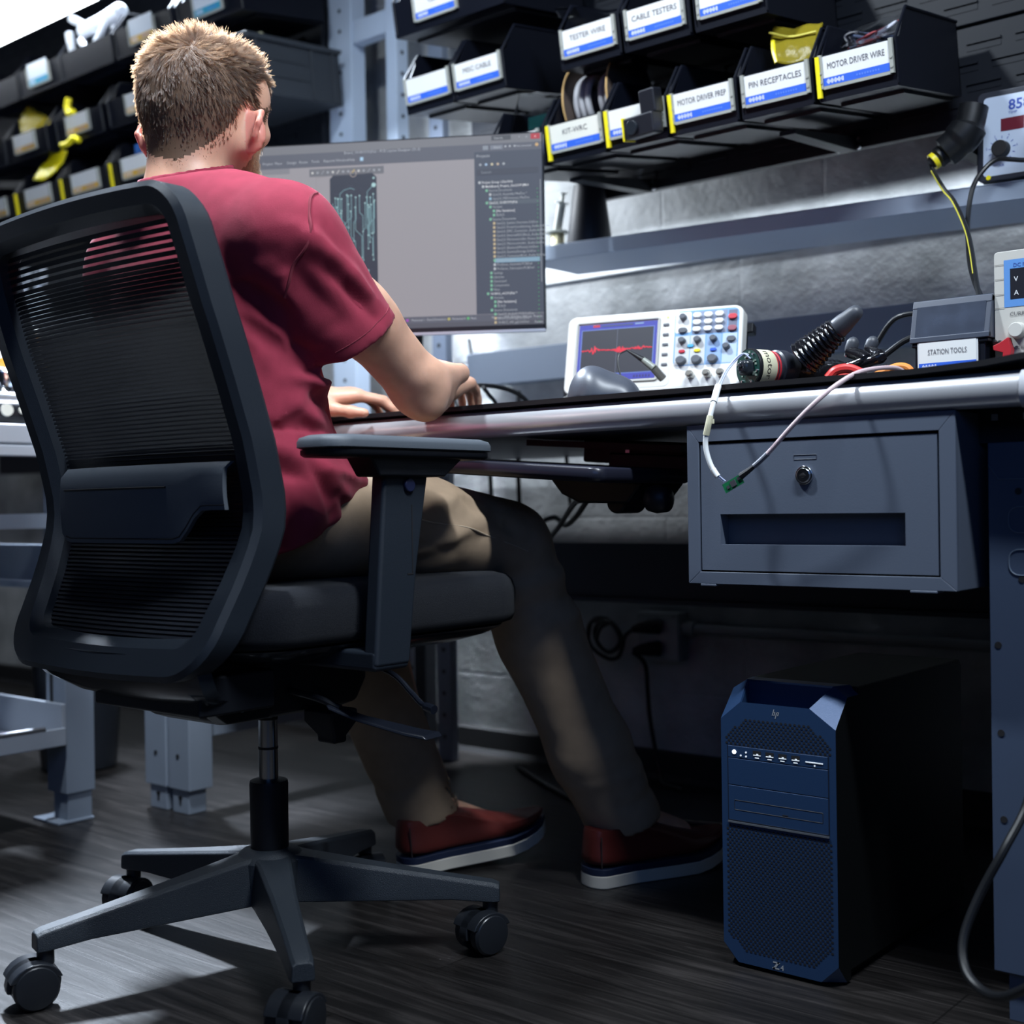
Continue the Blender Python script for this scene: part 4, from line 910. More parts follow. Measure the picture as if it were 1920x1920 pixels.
# strands
def strands(name, faces, count, lenf, dirf, rad, m_, seed, parent, pts=5, curlf=0.0, keep=None, clump=0):
    rs = np.random.RandomState(seed); v0 = P[Q[faces]]
    ar = np.linalg.norm(np.cross(v0[:, 2]-v0[:, 0], v0[:, 3]-v0[:, 1]), axis=1); pick = rs.choice(len(faces), count, p=ar/ar.sum())
    u, v = rs.rand(count, 1), rs.rand(count, 1); q = v0[pick]
    root = (q[:, 0]*(1-u)+q[:, 1]*u)*(1-v)+(q[:, 3]*(1-u)+q[:, 2]*u)*v
    if keep is not None:
        kk = keep(head_coords(root), rs); root, pick = root[kk], pick[kk]; count = len(root)
    N = nrm_of(P, Q)[Q[faces][pick]].mean(1); N /= np.linalg.norm(N, axis=1)[:, None]
    L = head_coords(root); ln = lenf(L)*rs.uniform(0.65, 1.15, count); D0, D1 = dirf(L, N, rs)
    pos = np.zeros((count, pts, 3)); pos[:, 0] = root-N*0.001; cd_ = rs.normal(size=(count, 3))
    for i in range(1, pts):
        t = (i-0.5)/(pts-1); d = D0*(1-t)+D1*t+cd_*curlf*t; d /= np.linalg.norm(d, axis=1)[:, None]
        pos[:, i] = pos[:, i-1]+d*(ln/(pts-1))[:, None]
    if clump:
        from mathutils.kdtree import KDTree
        ci = rs.choice(count, clump, replace=False); kd = KDTree(clump)
        for a_, b_ in enumerate(ci): kd.insert(root[b_], a_)
        kd.balance(); own = ci[np.array([kd.find(r_)[1] for r_ in root])]
        wgt = (np.linspace(0, 1, pts)**0.8*0.72)[None, :, None]; lead = pos[own]
        stretch = (ln/ln[own]).clip(0.5, 1.4)[:, None, None]; lead = lead[:, :1]+(lead-lead[:, :1])*stretch
        pos = pos*(1-wgt)+lead*wgt
    hc = bpy.data.hair_curves.new(name); hc.add_curves([pts]*count)
    hc.points.foreach_set('position', pos.astype(np.float32).ravel())
    rr = np.tile(np.linspace(1, 0.35, pts), count)*rad; hc.points.foreach_set('radius', rr.astype(np.float32))
    hc.materials.append(m_); o = bpy.data.objects.new(name, hc); COL.objects.link(o); o.parent = parent; return o
def hair_material(name, col, rough=0.5):
    M = bpy.data.materials.new(name); M.use_nodes = True; nt = M.node_tree; nt.nodes.clear()
    h = nt.nodes.new('ShaderNodeBsdfHairPrincipled'); o = nt.nodes.new('ShaderNodeOutputMaterial'); h.parametrization = 'COLOR'
    h.inputs['Color'].default_value = (*col, 1); h.inputs['Roughness'].default_value = rough; h.inputs['Radial Roughness'].default_value = 0.4
    for k_ in ('Random Color',):
        if k_ in h.inputs: h.inputs[k_].default_value = 0.6
    if 'Random Roughness' in h.inputs: h.inputs['Random Roughness'].default_value = 0.3
    nt.links.new(h.outputs[0], o.inputs[0]); return M
WH = np.array((0.018, -0.066, 0.062)); WH = WH/np.linalg.norm(WH)
def hair_dir(L, N, rs):
    n = len(L); U = L/np.linalg.norm(L, axis=1)[:, None]; flow = U-WH*(U@WH)[:, None]; flow /= (np.linalg.norm(flow, axis=1)[:, None]+1e-6)
    sw = np.cross(np.tile(WH, (n, 1)), flow)*0.45; fl = (flow+sw)@HM                         # back to world axes
    fl[:, 2] -= 0.7*np.clip((0.07-L[:, 2])/0.05, 0, 1)
    t = fl-N*(fl*N).sum(1)[:, None]; t /= np.linalg.norm(t, axis=1)[:, None]+1e-6
    top = np.clip((L[:, 2]-0.035)/0.05, 0, 1)[:, None]
    cl = np.stack([vnoise(L, 210, s_) for s_ in (1, 2, 3)], 1)*(0.55+0.75*top)
    D0 = t*(1.0-0.35*top)+N*(0.34+0.55*top)+cl*0.55+rs.normal(size=(n, 3))*(0.10+0.06*top)
    D1 = t*(1.0-0.1*top)+N*(0.10+0.30*top)+cl*1.0+rs.normal(size=(n, 3))*(0.16+0.12*top)
    return D0, D1
def hair_len(L):
    c, b = L[:, 2], L[:, 1]; base = np.interp(c, [-0.10, -0.085, -0.05, 0.0, 0.04, 0.075, 0.1], [0.003, 0.004, 0.008, 0.012, 0.017, 0.024, 0.026])
    return base*np.where(b > 0.03, np.where(c > 0.04, 1.15, 0.6), 1)
hairm = hair_material('brown_hair', (0.018, 0.0072, 0.0028)); beardm = hair_material('ginger_beard', (0.16, 0.065, 0.025))
strands('hair', np.where(hw_)[0], 34000, hair_len, hair_dir, 0.00026, hairm, 5, body, 6, 0.24, clump=3600, keep=lambda L, rs: hair_mask(L, 0.007*np.abs(rs.normal(size=len(L)))-0.002))
def beard_dir(L, N, rs):
    t = np.tile(-hu*0.8+hf*0.2, (len(L), 1)); t -= N*(t*N).sum(1)[:, None]
    d = t+N*0.6+rs.normal(size=(len(L), 3))*0.25; return d, d+t*0.5
strands('beard', np.where(bm)[0], 5200, lambda L: np.full(len(L), 0.0085), beard_dir, 0.00020, beardm, 6, body, 4, 0.3)
# ---- T-shirt
T = SDF((-1.87, 0.93, 0.50), (-1.15, 1.46, 1.14), 0.0042)
T.ell((-1.48, 1.130, 0.93), (0.184, 0.113, 0.175)).ell((-1.478, 1.135, 0.76), (0.165, 0.125, 0.16), k=0.05).ell((-1.475, 1.150, 0.655), (0.186, 0.158, 0.13), k=0.06)
T.ell((-1.475, 1.10, 0.59), (0.20, 0.135, 0.09), k=0.05)
T.cap((-1.655, 1.122, 0.992), (-1.315, 1.122, 0.992), 0.057, k=0.05).cap((-1.515, 1.098, 1.065), (-1.345, 1.118, 1.010), 0.048, 0.050, k=0.05).cap((-1.515, 1.098, 1.065), (-1.635, 1.118, 1.010), 0.048, 0.050, k=0.05)
T.cap((-1.515, 1.10, 1.05), (-1.517, 1.108, 1.13), 0.075, 0.060, k=0.03)
hemR, hemL = np.array((-1.290, 1.226, 0.866)), np.array((-1.705, 1.190, 0.850))
for sh_, he, el in ((ShR, hemR, ElR), (ShL, hemL, ElL)):
    d = he-np.array(sh_); d /= np.linalg.norm(d)
    T.cap(sh_, he+d*0.06, 0.064, 0.060, k=0.035).cap(np.array(sh_)+np.array((0, 0.0, -0.03)), he+d*0.05+np.array((0, -0.022, -0.012)), 0.058, 0.048, k=0.03)
    s_ = 0.13
    bx = ((he-s_), (he+s_))
    # the sleeve ends in a plane; only outside the torso
    w_, (x, y, z) = T._win(bx[0], bx[1], 0)
    D = (x-he[0])*d[0]+(y-he[1])*d[1]+(z-he[2])*d[2]; out = (x-(-1.48))*np.sign(he[0]+1.48)
    f_ = T.F[w_]; m_ = np.broadcast_to((out > 0.112) & (z < 1.0), f_.shape); m2 = m_ & (np.broadcast_to(D, f_.shape) > -0.02)
    Dn = np.broadcast_to(D, f_.shape); f_[m2] = np.maximum(f_, Dn)[m2]; T.F[w_] = f_
    T.cap(np.array(sh_)+d*0.12, np.array(el)+d*0.05, 0.052, 0.052, k=0.0, op='s')
# re-join the flank the sleeve cut may have shaved
T.ell((-1.48, 1.130, 0.90), (0.174, 0.107, 0.19), k=0.012).ell((-1.472, 1.160, 0.66), (0.182, 0.164, 0.125), k=0.02).ell((-1.476, 1.137, 0.77), (0.172, 0.128, 0.14), k=0.03)
T.cut((-1.48, 1.0, 0.548), (0, 0.31, -1), k=0.004)
T.cut((-1.510, 1.087, 1.101), (0.05, -0.30, 1), k=0.008)
T.cap((-1.507, 1.100, 1.06), (-1.511, 1.116, 1.18), 0.0605, 0.0600, k=0.0, op='s')
SP, SQ = T.mesh(); SP = relax(SP, SQ, 2, 0.5)
folds = [(1.060, .925, 1.125, .850, .007, -.009), (1.078, .930, 1.115, .848, .008, .004), (1.125, .850, 1.145, .84, .008, -.004), (1.10, .98, 1.19, .915, .012, .005), (1.11, .95, 1.20, .885, .010, -.005), (1.079, .992, 1.151, .934, .014, .0045), (1.151, .934, 1.208, .909, .011, .0035), (1.061, .956, 1.15, .878, .014, -.0045), (1.115, .964, 1.198, .89, .011, -.0035), (1.051, .896, 1.14, .85, .013, .004), (1.032, .899, 1.109, .81, .014, .004), (1.016, .938, 1.092, .851, .016, -.003), (1.145, .814, 1.218, .821, .006, -.008), (1.131, .805, 1.222, .803, .010, .010), (1.154, .782, 1.231, .768, .009, -.007), (1.125, .77, 1.21, .723, .014, .007), (1.143, .742, 1.271, .709, .012, -.006), (1.098, .719, 1.2, .649, .016, .007), (1.125, .705, 1.171, .627, .009, -.006), (1.162, .685, 1.251, .667, .01, .007), (1.181, .649, 1.25, .607, .01, -.006), (1.088, .649, 1.151, .592, .016, .005), (1.22, .708, 1.28, .641, .01, .006), (1.071, .684, 1.125, .67, .01, -.005), (1.087, .593, 1.199, .597, .014, -.004), (1.03, .76, 1.10, .73, .010, -.005), (1.04, .72, 1.12, .70, .012, .005)]
def fold_disp(P, folds, mask, sx=1.0):
    y, z = P[:, 1], P[:, 2]; o = np.zeros(len(P))
    wob = 0.004*np.sin(z*70+P[:, 0]*30)+0.003*np.sin(y*90)
    for a, b, c, d, w_, am in folds:
        ex, ez = c-a, d-b; L2 = ex*ex+ez*ez; t = np.clip(((y-a)*ex+(z-b)*ez)/L2, 0, 1)
        ds = np.hypot(y-a-t*ex, z-b-t*ez)+wob*0.5; o += am*np.exp(-(ds/w_)**2)*(0.35+0.65*np.sin(PI*np.clip(t, 0.08, 0.92)))
    return o*mask
N = nrm_of(SP, SQ)
mk = np.clip((SP[:, 0]+1.40)/0.05, 0, 1)
dis = 1.5*fold_disp(SP, folds, mk)+0.0016*vnoise(SP*np.array((1, 1, 1.6)), 38, 11)+0.0009*vnoise(SP, 95, 12)
low = np.clip((0.80-SP[:, 2])/0.1, 0, 1); dis += low*0.003*vnoise(SP*np.array((1, 1, 2.2)), 45, 13)
SP = SP+N*dis[:, None]; SP = clear_back(relax(SP, SQ, 1, 0.35), 0.0)
shirt_m = mat('crimson_cotton', (0.27, 0.030, 0.055), 0.9, bump=0.25, bscale=1400, sheen=0.06, spec=0.2, var=0.10, vscale=40)
shirt = np_mesh('t_shirt', SP, SQ, shirt_m, body)
# seams laid on the cloth
from mathutils.bvhtree import BVHTree
bv = BVHTree.FromPolygons([tuple(p) for p in SP], [tuple(q) for q in SQ])
def on_cloth(y, z, x0=-1.0): 
    h_ = bv.ray_cast(Vector((x0, y, z)), Vector((-1, 0, 0))); return h_[0] if h_[0] else None
seamm = mat('crimson_seam', (0.20, 0.024, 0.042), 0.9)
pts = [(1.130, 1.044), (1.116, 1.038), (1.106, 1.027), (1.099, 1.008), (1.094, 0.988), (1.090, 0.965), (1.087, 0.945), (1.087, 0.922), (1.090, 0.905)]
sm = [p for p in (on_cloth(y, z) for y, z in pts) if p]
B = MB()
if len(sm) > 2: B.tube(spline(sm, 5), 0.0022, 6)
d = (hemR-np.array(ShR)); d /= np.linalg.norm(d); c_ = hemR-d*0.019; e1 = np.cross(d, (1, 0, 0)); e1 /= np.linalg.norm(e1); e2 = np.cross(d, e1)
hem = []
for i in range(48):
    a = 2*PI*i/48; q = e1*math.cos(a)+e2*math.sin(a); h_ = bv.ray_cast(Vector(c_+q*0.11), Vector(-q))
    if h_[0] and (h_[0]-Vector(c_)).length < 0.075: hem.append(h_[0])
if len(hem) > 8: B.tube(hem, 0.0008, 6)
B.build('seam', seamm, shirt)
# rib collar
K = SDF((-1.62, 0.99, 1.04), (-1.40, 1.22, 1.16), 0.003)
K.cap((-1.507, 1.100, 1.05), (-1.511, 1.116, 1.18), 0.0665, 0.0655, k=0)
K.cut((-1.510, 1.087, 1.105), (0.05, -0.30, 1)); K.cut((-1.510, 1.087, 1.087), (-0.05, 0.30, -1)); K.cap((-1.507, 1.100, 1.05), (-1.511, 1.116, 1.18), 0.0608, 0.0598, k=0, op='s')
KP, KQ = K.mesh(); np_mesh('collar', relax(KP, KQ, 2), KQ, shirt_m, shirt)
# ---- trousers
R_ = SDF((-1.75, 0.96, 0.05), (-1.12, 1.93, 0.72), 0.005)
R_.ell((-1.475, 1.105, 0.605), (0.185, 0.120, 0.072)).ell((-1.475, 1.13, 0.63), (0.165, 0.12, 0.075), k=0.04)
R_.cap((-1.385, 1.12, 0.612), (-1.345, 1.40, 0.602), 0.078, 0.075, k=0.03).cap((-1.345, 1.40, 0.602), (-1.335, 1.585, 0.572), 0.075, 0.070, k=0.02).cap((-1.335, 1.595, 0.560), (-1.32, 1.655, 0.42), 0.072, 0.070, k=0.02).chain([(-1.32, 1.655, 0.42), (-1.282, 1.735, 0.226), (-1.257, 1.80, 0.095)], [0.070, 0.068, 0.066], k=0.02)
R_.cap((-1.565, 1.12, 0.612), (-1.615, 1.50, 0.575), 0.078, 0.068, k=0.03).chain([(-1.615, 1.51, 0.565), (-1.598, 1.535, 0.332), (-1.567, 1.63, 0.095)], [0.070, 0.066, 0.064], k=0.02)
R_.cut((-1.26, 1.80, 0.088), (0.05, 0.30, -1), box=((-1.36, 1.66, 0.05), (-1.14, 1.93, 0.14))); R_.cut((-1.567, 1.63, 0.088), (0.0, 0.22, -1), box=((-1.68, 1.5, 0.05), (-1.45, 1.75, 0.14)))
R_.cap((-1.262, 1.79, 0.12), (-1.25, 1.82, 0.03), 0.058, 0.058, k=0, op='s'); R_.cap((-1.567, 1.63, 0.12), (-1.56, 1.65, 0.03), 0.056, 0.056, k=0, op='s')
TP, TQ = R_.mesh(); TP = relax(TP, TQ, 2); N = nrm_of(TP, TQ)
pf = [(1.304, .583, 1.398, .568, .010, -.005), (1.341, .625, 1.421, .649, .010, .006), (1.421, .645, 1.493, .619, .009, -.008), (1.433, .649, 1.506, .61, .009, .007), (1.487, .615, 1.531, .589, .010, -.006), (1.323, .563, 1.463, .611, .012, .006), (1.281, .55, 1.404, .56, .014, -.004), (1.55, .50, 1.70, .53, .012, .005), (1.56, .47, 1.70, .49, .012, -.005), (1.60, .44, 1.72, .46, .012, .005), (1.70, .17, 1.82, .20, .012, .004), (1.74, .13, 1.85, .16, .010, -.004), (1.52, .14, 1.62, .17, .012, -.004)]
dis = fold_disp(TP, pf, np.ones(len(TP)))+0.002*vnoise(TP, 40, 21)+0.001*vnoise(TP, 90, 22)
TP = clear_back(relax(TP+N*dis[:, None], TQ, 1, 0.3), 0.003)
khaki = mat('khaki_cotton', (0.33, 0.235, 0.155), 0.85, bump=0.2, bscale=1500, var=0.10, vscale=30)
tr = np_mesh('trousers', TP, TQ, khaki, body)
bv2 = BVHTree.FromPolygons([tuple(p) for p in TP], [tuple(q) for q in TQ])
B = MB()
for pl in ([(1.305, 0.625), (1.34, 0.612), (1.37, 0.607), (1.42, 0.60), (1.47, 0.587), (1.52, 0.573), (1.56, 0.56)],):
    hit = [bv2.ray_cast(Vector((-1.0, y, z)), Vector((-1, 0, 0)))[0] for y, z in pl]; hit = [h_ for h_ in hit if h_]
    if len(hit) > 2: B.tube(spline(hit, 6), 0.0012, 5)
B.build('side_seam', mat('khaki_seam', (0.45, 0.35, 0.25), 0.9), tr)
# ---- shoes
def shoe(heel, toe, pitch):
    h_, t_ = Vector(heel), Vector(toe); d = (t_-h_); d.z = 0; yaw = math.atan2(-d.x, d.y); L_ = 0.288
    M = Matrix.Translation(h_) @ Matrix.Rotation(yaw, 4, 'Z') @ Matrix.Rotation(pitch, 4, 'X')
    out = []
    prof_ = [(0, 0.030), (0.02, 0.034), (0.08, 0.033), (0.15, 0.042), (0.20, 0.047), (0.245, 0.041), (0.275, 0.026), (0.288, 0.010)]
    def half(y): return float(np.interp(y, [p[0] for p in prof_], [p[1] for p in prof_]))
    ys = [0.0, 0.003, 0.01, 0.02, 0.05, 0.08, 0.12, 0.16, 0.2, 0.23, 0.255, 0.272, 0.283, 0.288]
    hwf = lambda y: half(y)*(1 if y > 0.02 else math.sqrt(max(0.05, 1-((0.02-y)/0.0215)**2)))
    outline = [(hwf(y), y) for y in ys]+[(-hwf(y), y) for y in ys[::-1]]
    spring = lambda y: 0.020*max(0, (y-0.19)/0.1)**2
    def sole(name, z0, z1, g, m_):
        return MB().loft([[(x*(1+g), y, z+spring(y)) for x, y in outline] for z in (z0, z1)], M=M).build(name, m_, body, bevel=0.002, ang=50)
    up_ = mat('oxblood_leather', (0.10, 0.016, 0.013), 0.42, bump=0.2, bscale=300)
    lev = []
    for z, s_, y0 in ((0.030, 0.97, 0), (0.045, 0.98, 0), (0.060, 0.90, 0)):
        lev.append([(x*s_, y*(0.985 if z > .05 else 1), z+spring(y)*0.9-(0.012*max(0, (y-0.2)/0.088) if z > .05 else 0)) for x, y in outline])
    lev.append([(x*0.80, 0.002+y*0.86, 0.078-0.030*max(0, (y-0.11)/0.18)) for x, y in outline])
    lev.append([(x*0.74, 0.004+y*0.42, 0.096+0.004*(y < 0.02)) for x, y in outline])
    lev.append([(x*0.55, 0.02+y*0.33, 0.090) for x, y in outline])
    sh_ = MB().loft(lev, M=M).build('shoe', up_, body, ang=80, sub=1)
    a = MB().loft([[(x*1.04, y, z+spring(y)) for x, y in outline] for z in (0.0, 0.021)], M=M).build('sole', mat('cream_sole', (0.62, 0.58, 0.50), 0.6), sh_, bevel=0.002, ang=50)
    b_ = MB().loft([[(x*1.02, y, z+spring(y)) for x, y in outline] for z in (0.021, 0.032)], M=M).build('midsole', mat('navy_midsole', (0.012, 0.02, 0.05), 0.5), sh_, bevel=0.001, ang=50)
    B = MB().tube([M @ Vector((hwf(0.012)*0.99, 0.012, z)) for z in (0.034, 0.06, 0.085)], 0.0012, 5)
    for i, y in enumerate((0.115, 0.13, 0.145)): B.tube([M @ Vector((x, y, 0.080-0.030*max(0, (y-0.11)/0.18)+0.005)) for x in (-0.02, 0, 0.02)], 0.003, 6)
    B.build('laces', mat('dark_laces', (0.03, 0.02, 0.02), 0.8), sh_)
shoe((-1.264, 1.700, 0.0), (-1.166, 1.970, 0.0), 0.0)
shoe((-1.559, 1.562, 0.0), (-1.456, 1.830, 0.0), 0.07)
# ================================================================== monitor
scr = colmat('screen_glow', 1.0)
mon = thing('monitor', 'thin-framed computer monitor showing a circuit board layout in front of the seated man', 'monitor', (-1.70, 1.6755, 0.954), math.radians(32))
MB().box(-0.3065, 0.3065, 0.0, 0.022, 0.0, 0.358).box(-0.2, 0.2, 0.02, 0.05, 0.06, 0.30).build('housing', mat('monitor_back', (0.02, 0.022, 0.027), 0.4), mon, bevel=0.002)
B = MB(); X1, Zt = 0.3045, 0.3565; X0 = -X1
BG = (0.285, 0.272, 0.30); BAR = (0.085, 0.092, 0.125); PAN = (0.045, 0.056, 0.088); PCB = (0.009, 0.015, 0.036); TXT = (0.42, 0.45, 0.50); DIM = (0.22, 0.25, 0.30); GRN = (0.05, 0.35, 0.12); TRC = (0.16, 0.30, 0.34)
B.quad(X0, X1, 0.008, Zt, -0.0004, BG)
B.quad(X0, X1, Zt-0.016, Zt, -0.0006, (0.16, 0.165, 0.19)); B.quad(X0, X1, Zt-0.042, Zt-0.016, -0.0006, BAR); B.quad(X0, X1, 0.008, 0.029, -0.0006, BAR); B.quad(X0, X1, 0.008, 0.0165, -0.0008, (0.07, 0.075, 0.10))
B.quad(0.180, X1, 0.0295, Zt-0.030, -0.0008, PAN)
B.quad(X1-0.020, X1-0.003, Zt-0.011, Zt-0.001, -0.0010, (0.42, 0.02, 0.035)); B.text('x', 0.008, X1-0.0135, Zt-0.0085, -0.0012, (0.8, 0.5, 0.5))
B.quad(0.212, 0.248, Zt-0.010, Zt-0.0015, -0.0008, (0.05, 0.055, 0.07)); B.text('Search', 0.006, 0.217, Zt-0.008, -0.001, TXT)
B.text('-', 0.01, 0.262, Zt-0.008, -0.001, TXT); B.text('o', 0.007, 0.275, Zt-0.008, -0.001, TXT)
B.text('Board_10-0019.PrjPcb - PCB Layout Designer (21.0)', 0.0068, -0.065, Zt-0.021, -0.001, TXT)
B.quad(0.196, 0.206, Zt-0.027, Zt-0.019, -0.001, DIM); B.quad(0.210, 0.233, Zt-0.027, Zt-0.019, -0.001, (0.17, 0.19, 0.24)); B.text('Share', 0.006, 0.216, Zt-0.025, -0.0012, TXT)
for i, x in enumerate((0.238, 0.246, 0.255)): B.disc(x, Zt-0.022, 0.0018, -0.001, TXT)
B.text('Not connected', 0.0055, 0.258, Zt-0.024, -0.001, TXT, sx=0.8); B.disc(0.2955, Zt-0.0215, 0.0032, -0.001, (0.55, 0.36, 0.16))
for i, t_ in enumerate(('File', 'Edit', 'View', 'Project', 'Place', 'Design', 'Route', 'Tools', 'Reports', 'Window', 'Help')): B.text(t_, 0.0068, X0+0.012+i*0.0235, Zt-0.034, -0.001, TXT)
B.quad(X0+0.27, X0+0.276, Zt-0.035, Zt-0.028, -0.001, (0.35, 0.55, 0.75))
B.quad(X0, -0.17, Zt-0.052, Zt-0.042, -0.0008, (0.20, 0.20, 0.23))
# floating tool bar
B.quad(-0.132, 0.010, Zt-0.060, Zt-0.046, -0.0008, (0.13, 0.135, 0.16))
rr = random.Random(4)
for i in range(14):
    c = ((0.55, 0.55, 0.55), (0.3, 0.32, 0.36), (0.6, 0.45, 0.05))[0 if i in (5, 9, 0, 4) else (2 if i in (8,) else 1)]
    x = -0.126+i*0.0098
    if i % 3 == 2: B.line([(x-0.002, Zt-0.056), (x+0.002, Zt-0.050)], 0.0012, -0.001, c)
    else: B.disc(x, Zt-0.053, 0.0024, -0.001, c, 6)
# circuit board
px0, px1, pz0, pz1 = -0.093, -0.004, 0.030, 0.2985; cc = 0.008
B.poly([(px0, pz0), (px1, pz0), (px1, pz1-cc), (px1-cc, pz1), (px0+cc, pz1), (px0, pz1-cc)], -0.0008, PCB)
B.line([(-0.119, 0.05), (-0.119, pz1-0.004), (-0.03, pz1+0.004)], 0.0006, -0.0008, (0.24, 0.22, 0.24))
for k in range(8):
    a = 2*PI*k/8; B.line([(-0.048+0.006*math.cos(a), pz1+0.006*math.sin(a)), (-0.048+0.006*math.cos(a+PI/4), pz1+0.006*math.sin(a+PI/4))], 0.0008, -0.001, (0.5, 0.42, 0.38))
for _ in range(46):
    x = rr.uniform(px0+0.004, px1-0.012); z = rr.uniform(pz0+0.01, pz1-0.02); B.quad(x, x+rr.uniform(0.004, 0.018), z, z+0.0015, -0.0009, (0.022, 0.026, 0.055))
B.quad(-0.058, -0.036, 0.185, 0.206, -0.0010, (0.006, 0.010, 0.026))
for i in range(26):
    x = rr.choice((rr.uniform(px0+0.004, px0+0.024), rr.uniform(px1-0.026, px1-0.004), rr.uniform(px0+0.03, px1-0.03))); z = rr.uniform(0.225, 0.262); x2 = min(px1-0.004, max(px0+0.004, x+rr.uniform(-0.014, 0.014))); z2 = z-rr.uniform(0.03, 0.06); z3 = z2-abs(x2-x)
    z4 = max(0.135, z3-rr.uniform(0.01, 0.06)); B.line([(x, z), (x, z2), (x2, z3), (x2, z4)], 0.0012, -0.0011, TRC)
    B.disc(x, z, 0.0017, -0.0012, (0.30, 0.48, 0.50), 8); B.disc(x2, z4, 0.0015, -0.0012, (0.30, 0.48, 0.50), 8)
for i in range(7): B.line([(px0+0.005+i*0.0016, 0.245-i*0.006), (px0+0.005+i*0.0016, 0.16+i*0.003)], 0.0011, -0.0011, TRC)
B.line([(-0.074, 0.23), (-0.074, 0.262), (-0.066, 0.269), (-0.054, 0.272), (-0.046, 0.269)], 0.0012, -0.0011, TRC)
B.line([(-0.010, 0.276), (-0.022, 0.264), (-0.022, 0.215)], 0.0012, -0.0011, TRC); B.disc(-0.0095, 0.276, 0.0042, -0.0012, (0.36, 0.58, 0.60)); B.disc(-0.0095, 0.289, 0.0022, -0.0012, (0.30, 0.48, 0.50))
B.line([(-0.022, 0.118), (-0.022, 0.108), (-0.028, 0.102), (-0.042, 0.099)], 0.0012, -0.0011, TRC); B.disc(-0.022, 0.118, 0.002, -0.0012, (0.30, 0.48, 0.50), 8)
B.line([(-0.045, 0.09), (-0.03, 0.09), (-0.016, 0.075), (-0.012, 0.05)], 0.0012, -0.0011, TRC)
# project tree
B.text('Projects', 0.0075, 0.184, Zt-0.040, -0.001, TXT)
for i, c in enumerate(((0.3, 0.33, 0.38), (0.35, 0.5, 0.7), (0.55, 0.5, 0.35), (0.5, 0.4, 0.3), (0.35, 0.38, 0.42))): B.disc(0.191+i*0.0108, Zt-0.0535, 0.0026, -0.001, c, 6)
B.quad(0.184, 0.298, Zt-0.073, Zt-0.062, -0.001, (0.035, 0.042, 0.068)); B.text('Search', 0.0072, 0.192, Zt-0.070, -0.0012, DIM)
rows = [(0, 'Project Group 1.DsnWrk', 1, 0), (1, 'MultiBoard_Project_Gen2.0.PrjMbd', 1, 0), (2, 'Source Documents', 0, 1), (3, 'Gen2.0_Assembly.MbaDoc *', 0, 0), (3, 'Gen2.0_MBSchematic.MbsDoc', 0, 3), (2, 'Gen2.0_10-0019.PrjPcb', 2, 1), (3, 'Variants', 0, 1), (4, '[No Variations]', 1, 1), (4, 'BUILD', 0, 1), (3, 'Source Documents', 0, 1)]
rows += [(4, 'Gen2.0_%s.SchDoc' % n, 0, 2) for n in ('System Overview', 'PowerConditioning_Audio', 'DRC_Connector_Audio', 'ExternalADCBlock_Audio', 'Microcontroller_Power', 'Microcontroller_Audio', 'BluetoothModule', 'ExternalStorage', 'ConnectorBlock_Audio')]
rows += [(4, 'Gen2.0.PcbDoc', 3, 1), (4, 'ProSense_Assembly.PCBDwf', 0, 0), (4, 'ProSense_Fabrication.PCBDwf', 0, 0), (3, 'Settings', 0, 1), (3, 'Libraries', 0, 1), (3, 'Generated', 0, 1), (3, 'Components', 0, 1), (3, 'Nets', 0, 1), (2, '10-0013_v4.3.PrjPcb *', 1, 1), (3, 'Variants', 0, 1), (4, '[No Variations]', 1, 1), (4, 'BUILD', 0, 1), (3, 'Source Documents', 0, 1), (4, 'Gen2.0_Audio01.PCB.PcbDoc', 0, 1), (4, '10-0013_v04_pg1.SchDoc *', 0, 2), (4, '10-0013_v04_pg2.SchDoc', 0, 2)]
icc = ((0.45, 0.48, 0.52), (0.18, 0.45, 0.30), (0.52, 0.42, 0.25), (0.3, 0.5, 0.65)); z = Zt-0.0885
for lv_, t_, bold, ic in rows:
    x = 0.187+lv_*0.0065
    if bold == 3: B.quad(x+0.002, 0.2985, z-0.0018, z+0.0062, -0.0010, (0.20, 0.34, 0.46))
    if bold == 2: B.quad(x+0.002, 0.2985, z-0.0018, z+0.0062, -0.0010, (0.07, 0.09, 0.12))
    B.quad(x, x+0.0042, z, z+0.0046, -0.0012, icc[ic]); B.text(t_, 0.0064, x+0.0062, z, -0.0013, (0.6, 0.62, 0.66) if bold in (1, 2) else (0.36, 0.39, 0.43), sx=0.86, bold=0.012 if bold in (1, 2) else 0)
    if lv_ > 1: B.disc(0.2955, z+0.002, 0.0010, -0.0013, GRN, 6)
    z -= 0.00755
B.quad(0.3005, 0.3015, 0.085, Zt-0.085, -0.0012, (0.3, 0.33, 0.36))
for x, t_, c in ((-0.10, 'Board Outline', None), (0.056-0.006, '', (0.35, 0.05, 0.45)), (0.058, 'Mechanical 1 - Board Dimensions', None), (0.128, '', (0.45, 0.42, 0.12)), (0.134, 'Mechanical 4', None), (0.164, '', (0.1, 0.42, 0.15)), (0.169, 'Mech', None)):
    if c: B.quad(x-0.002, x+0.0026, 0.0205, 0.0252, -0.0010, c)
    else: B.text(t_, 0.0062, x, 0.0208, -0.0010, TXT, sx=0.78)
for x, t_ in ((0.208, 'Messages'), (0.232, 'PCB'), (0.243, 'PCB Filter'), (0.265, 'PCB List'), (0.285, 'Projects')): B.text(t_, 0.006, x, 0.0208, -0.0010, TXT, sx=0.8)
B.text('Panels', 0.006, 0.287, 0.0105, -0.0010, TXT)
B.build('screen', scr, mon, smooth=False)
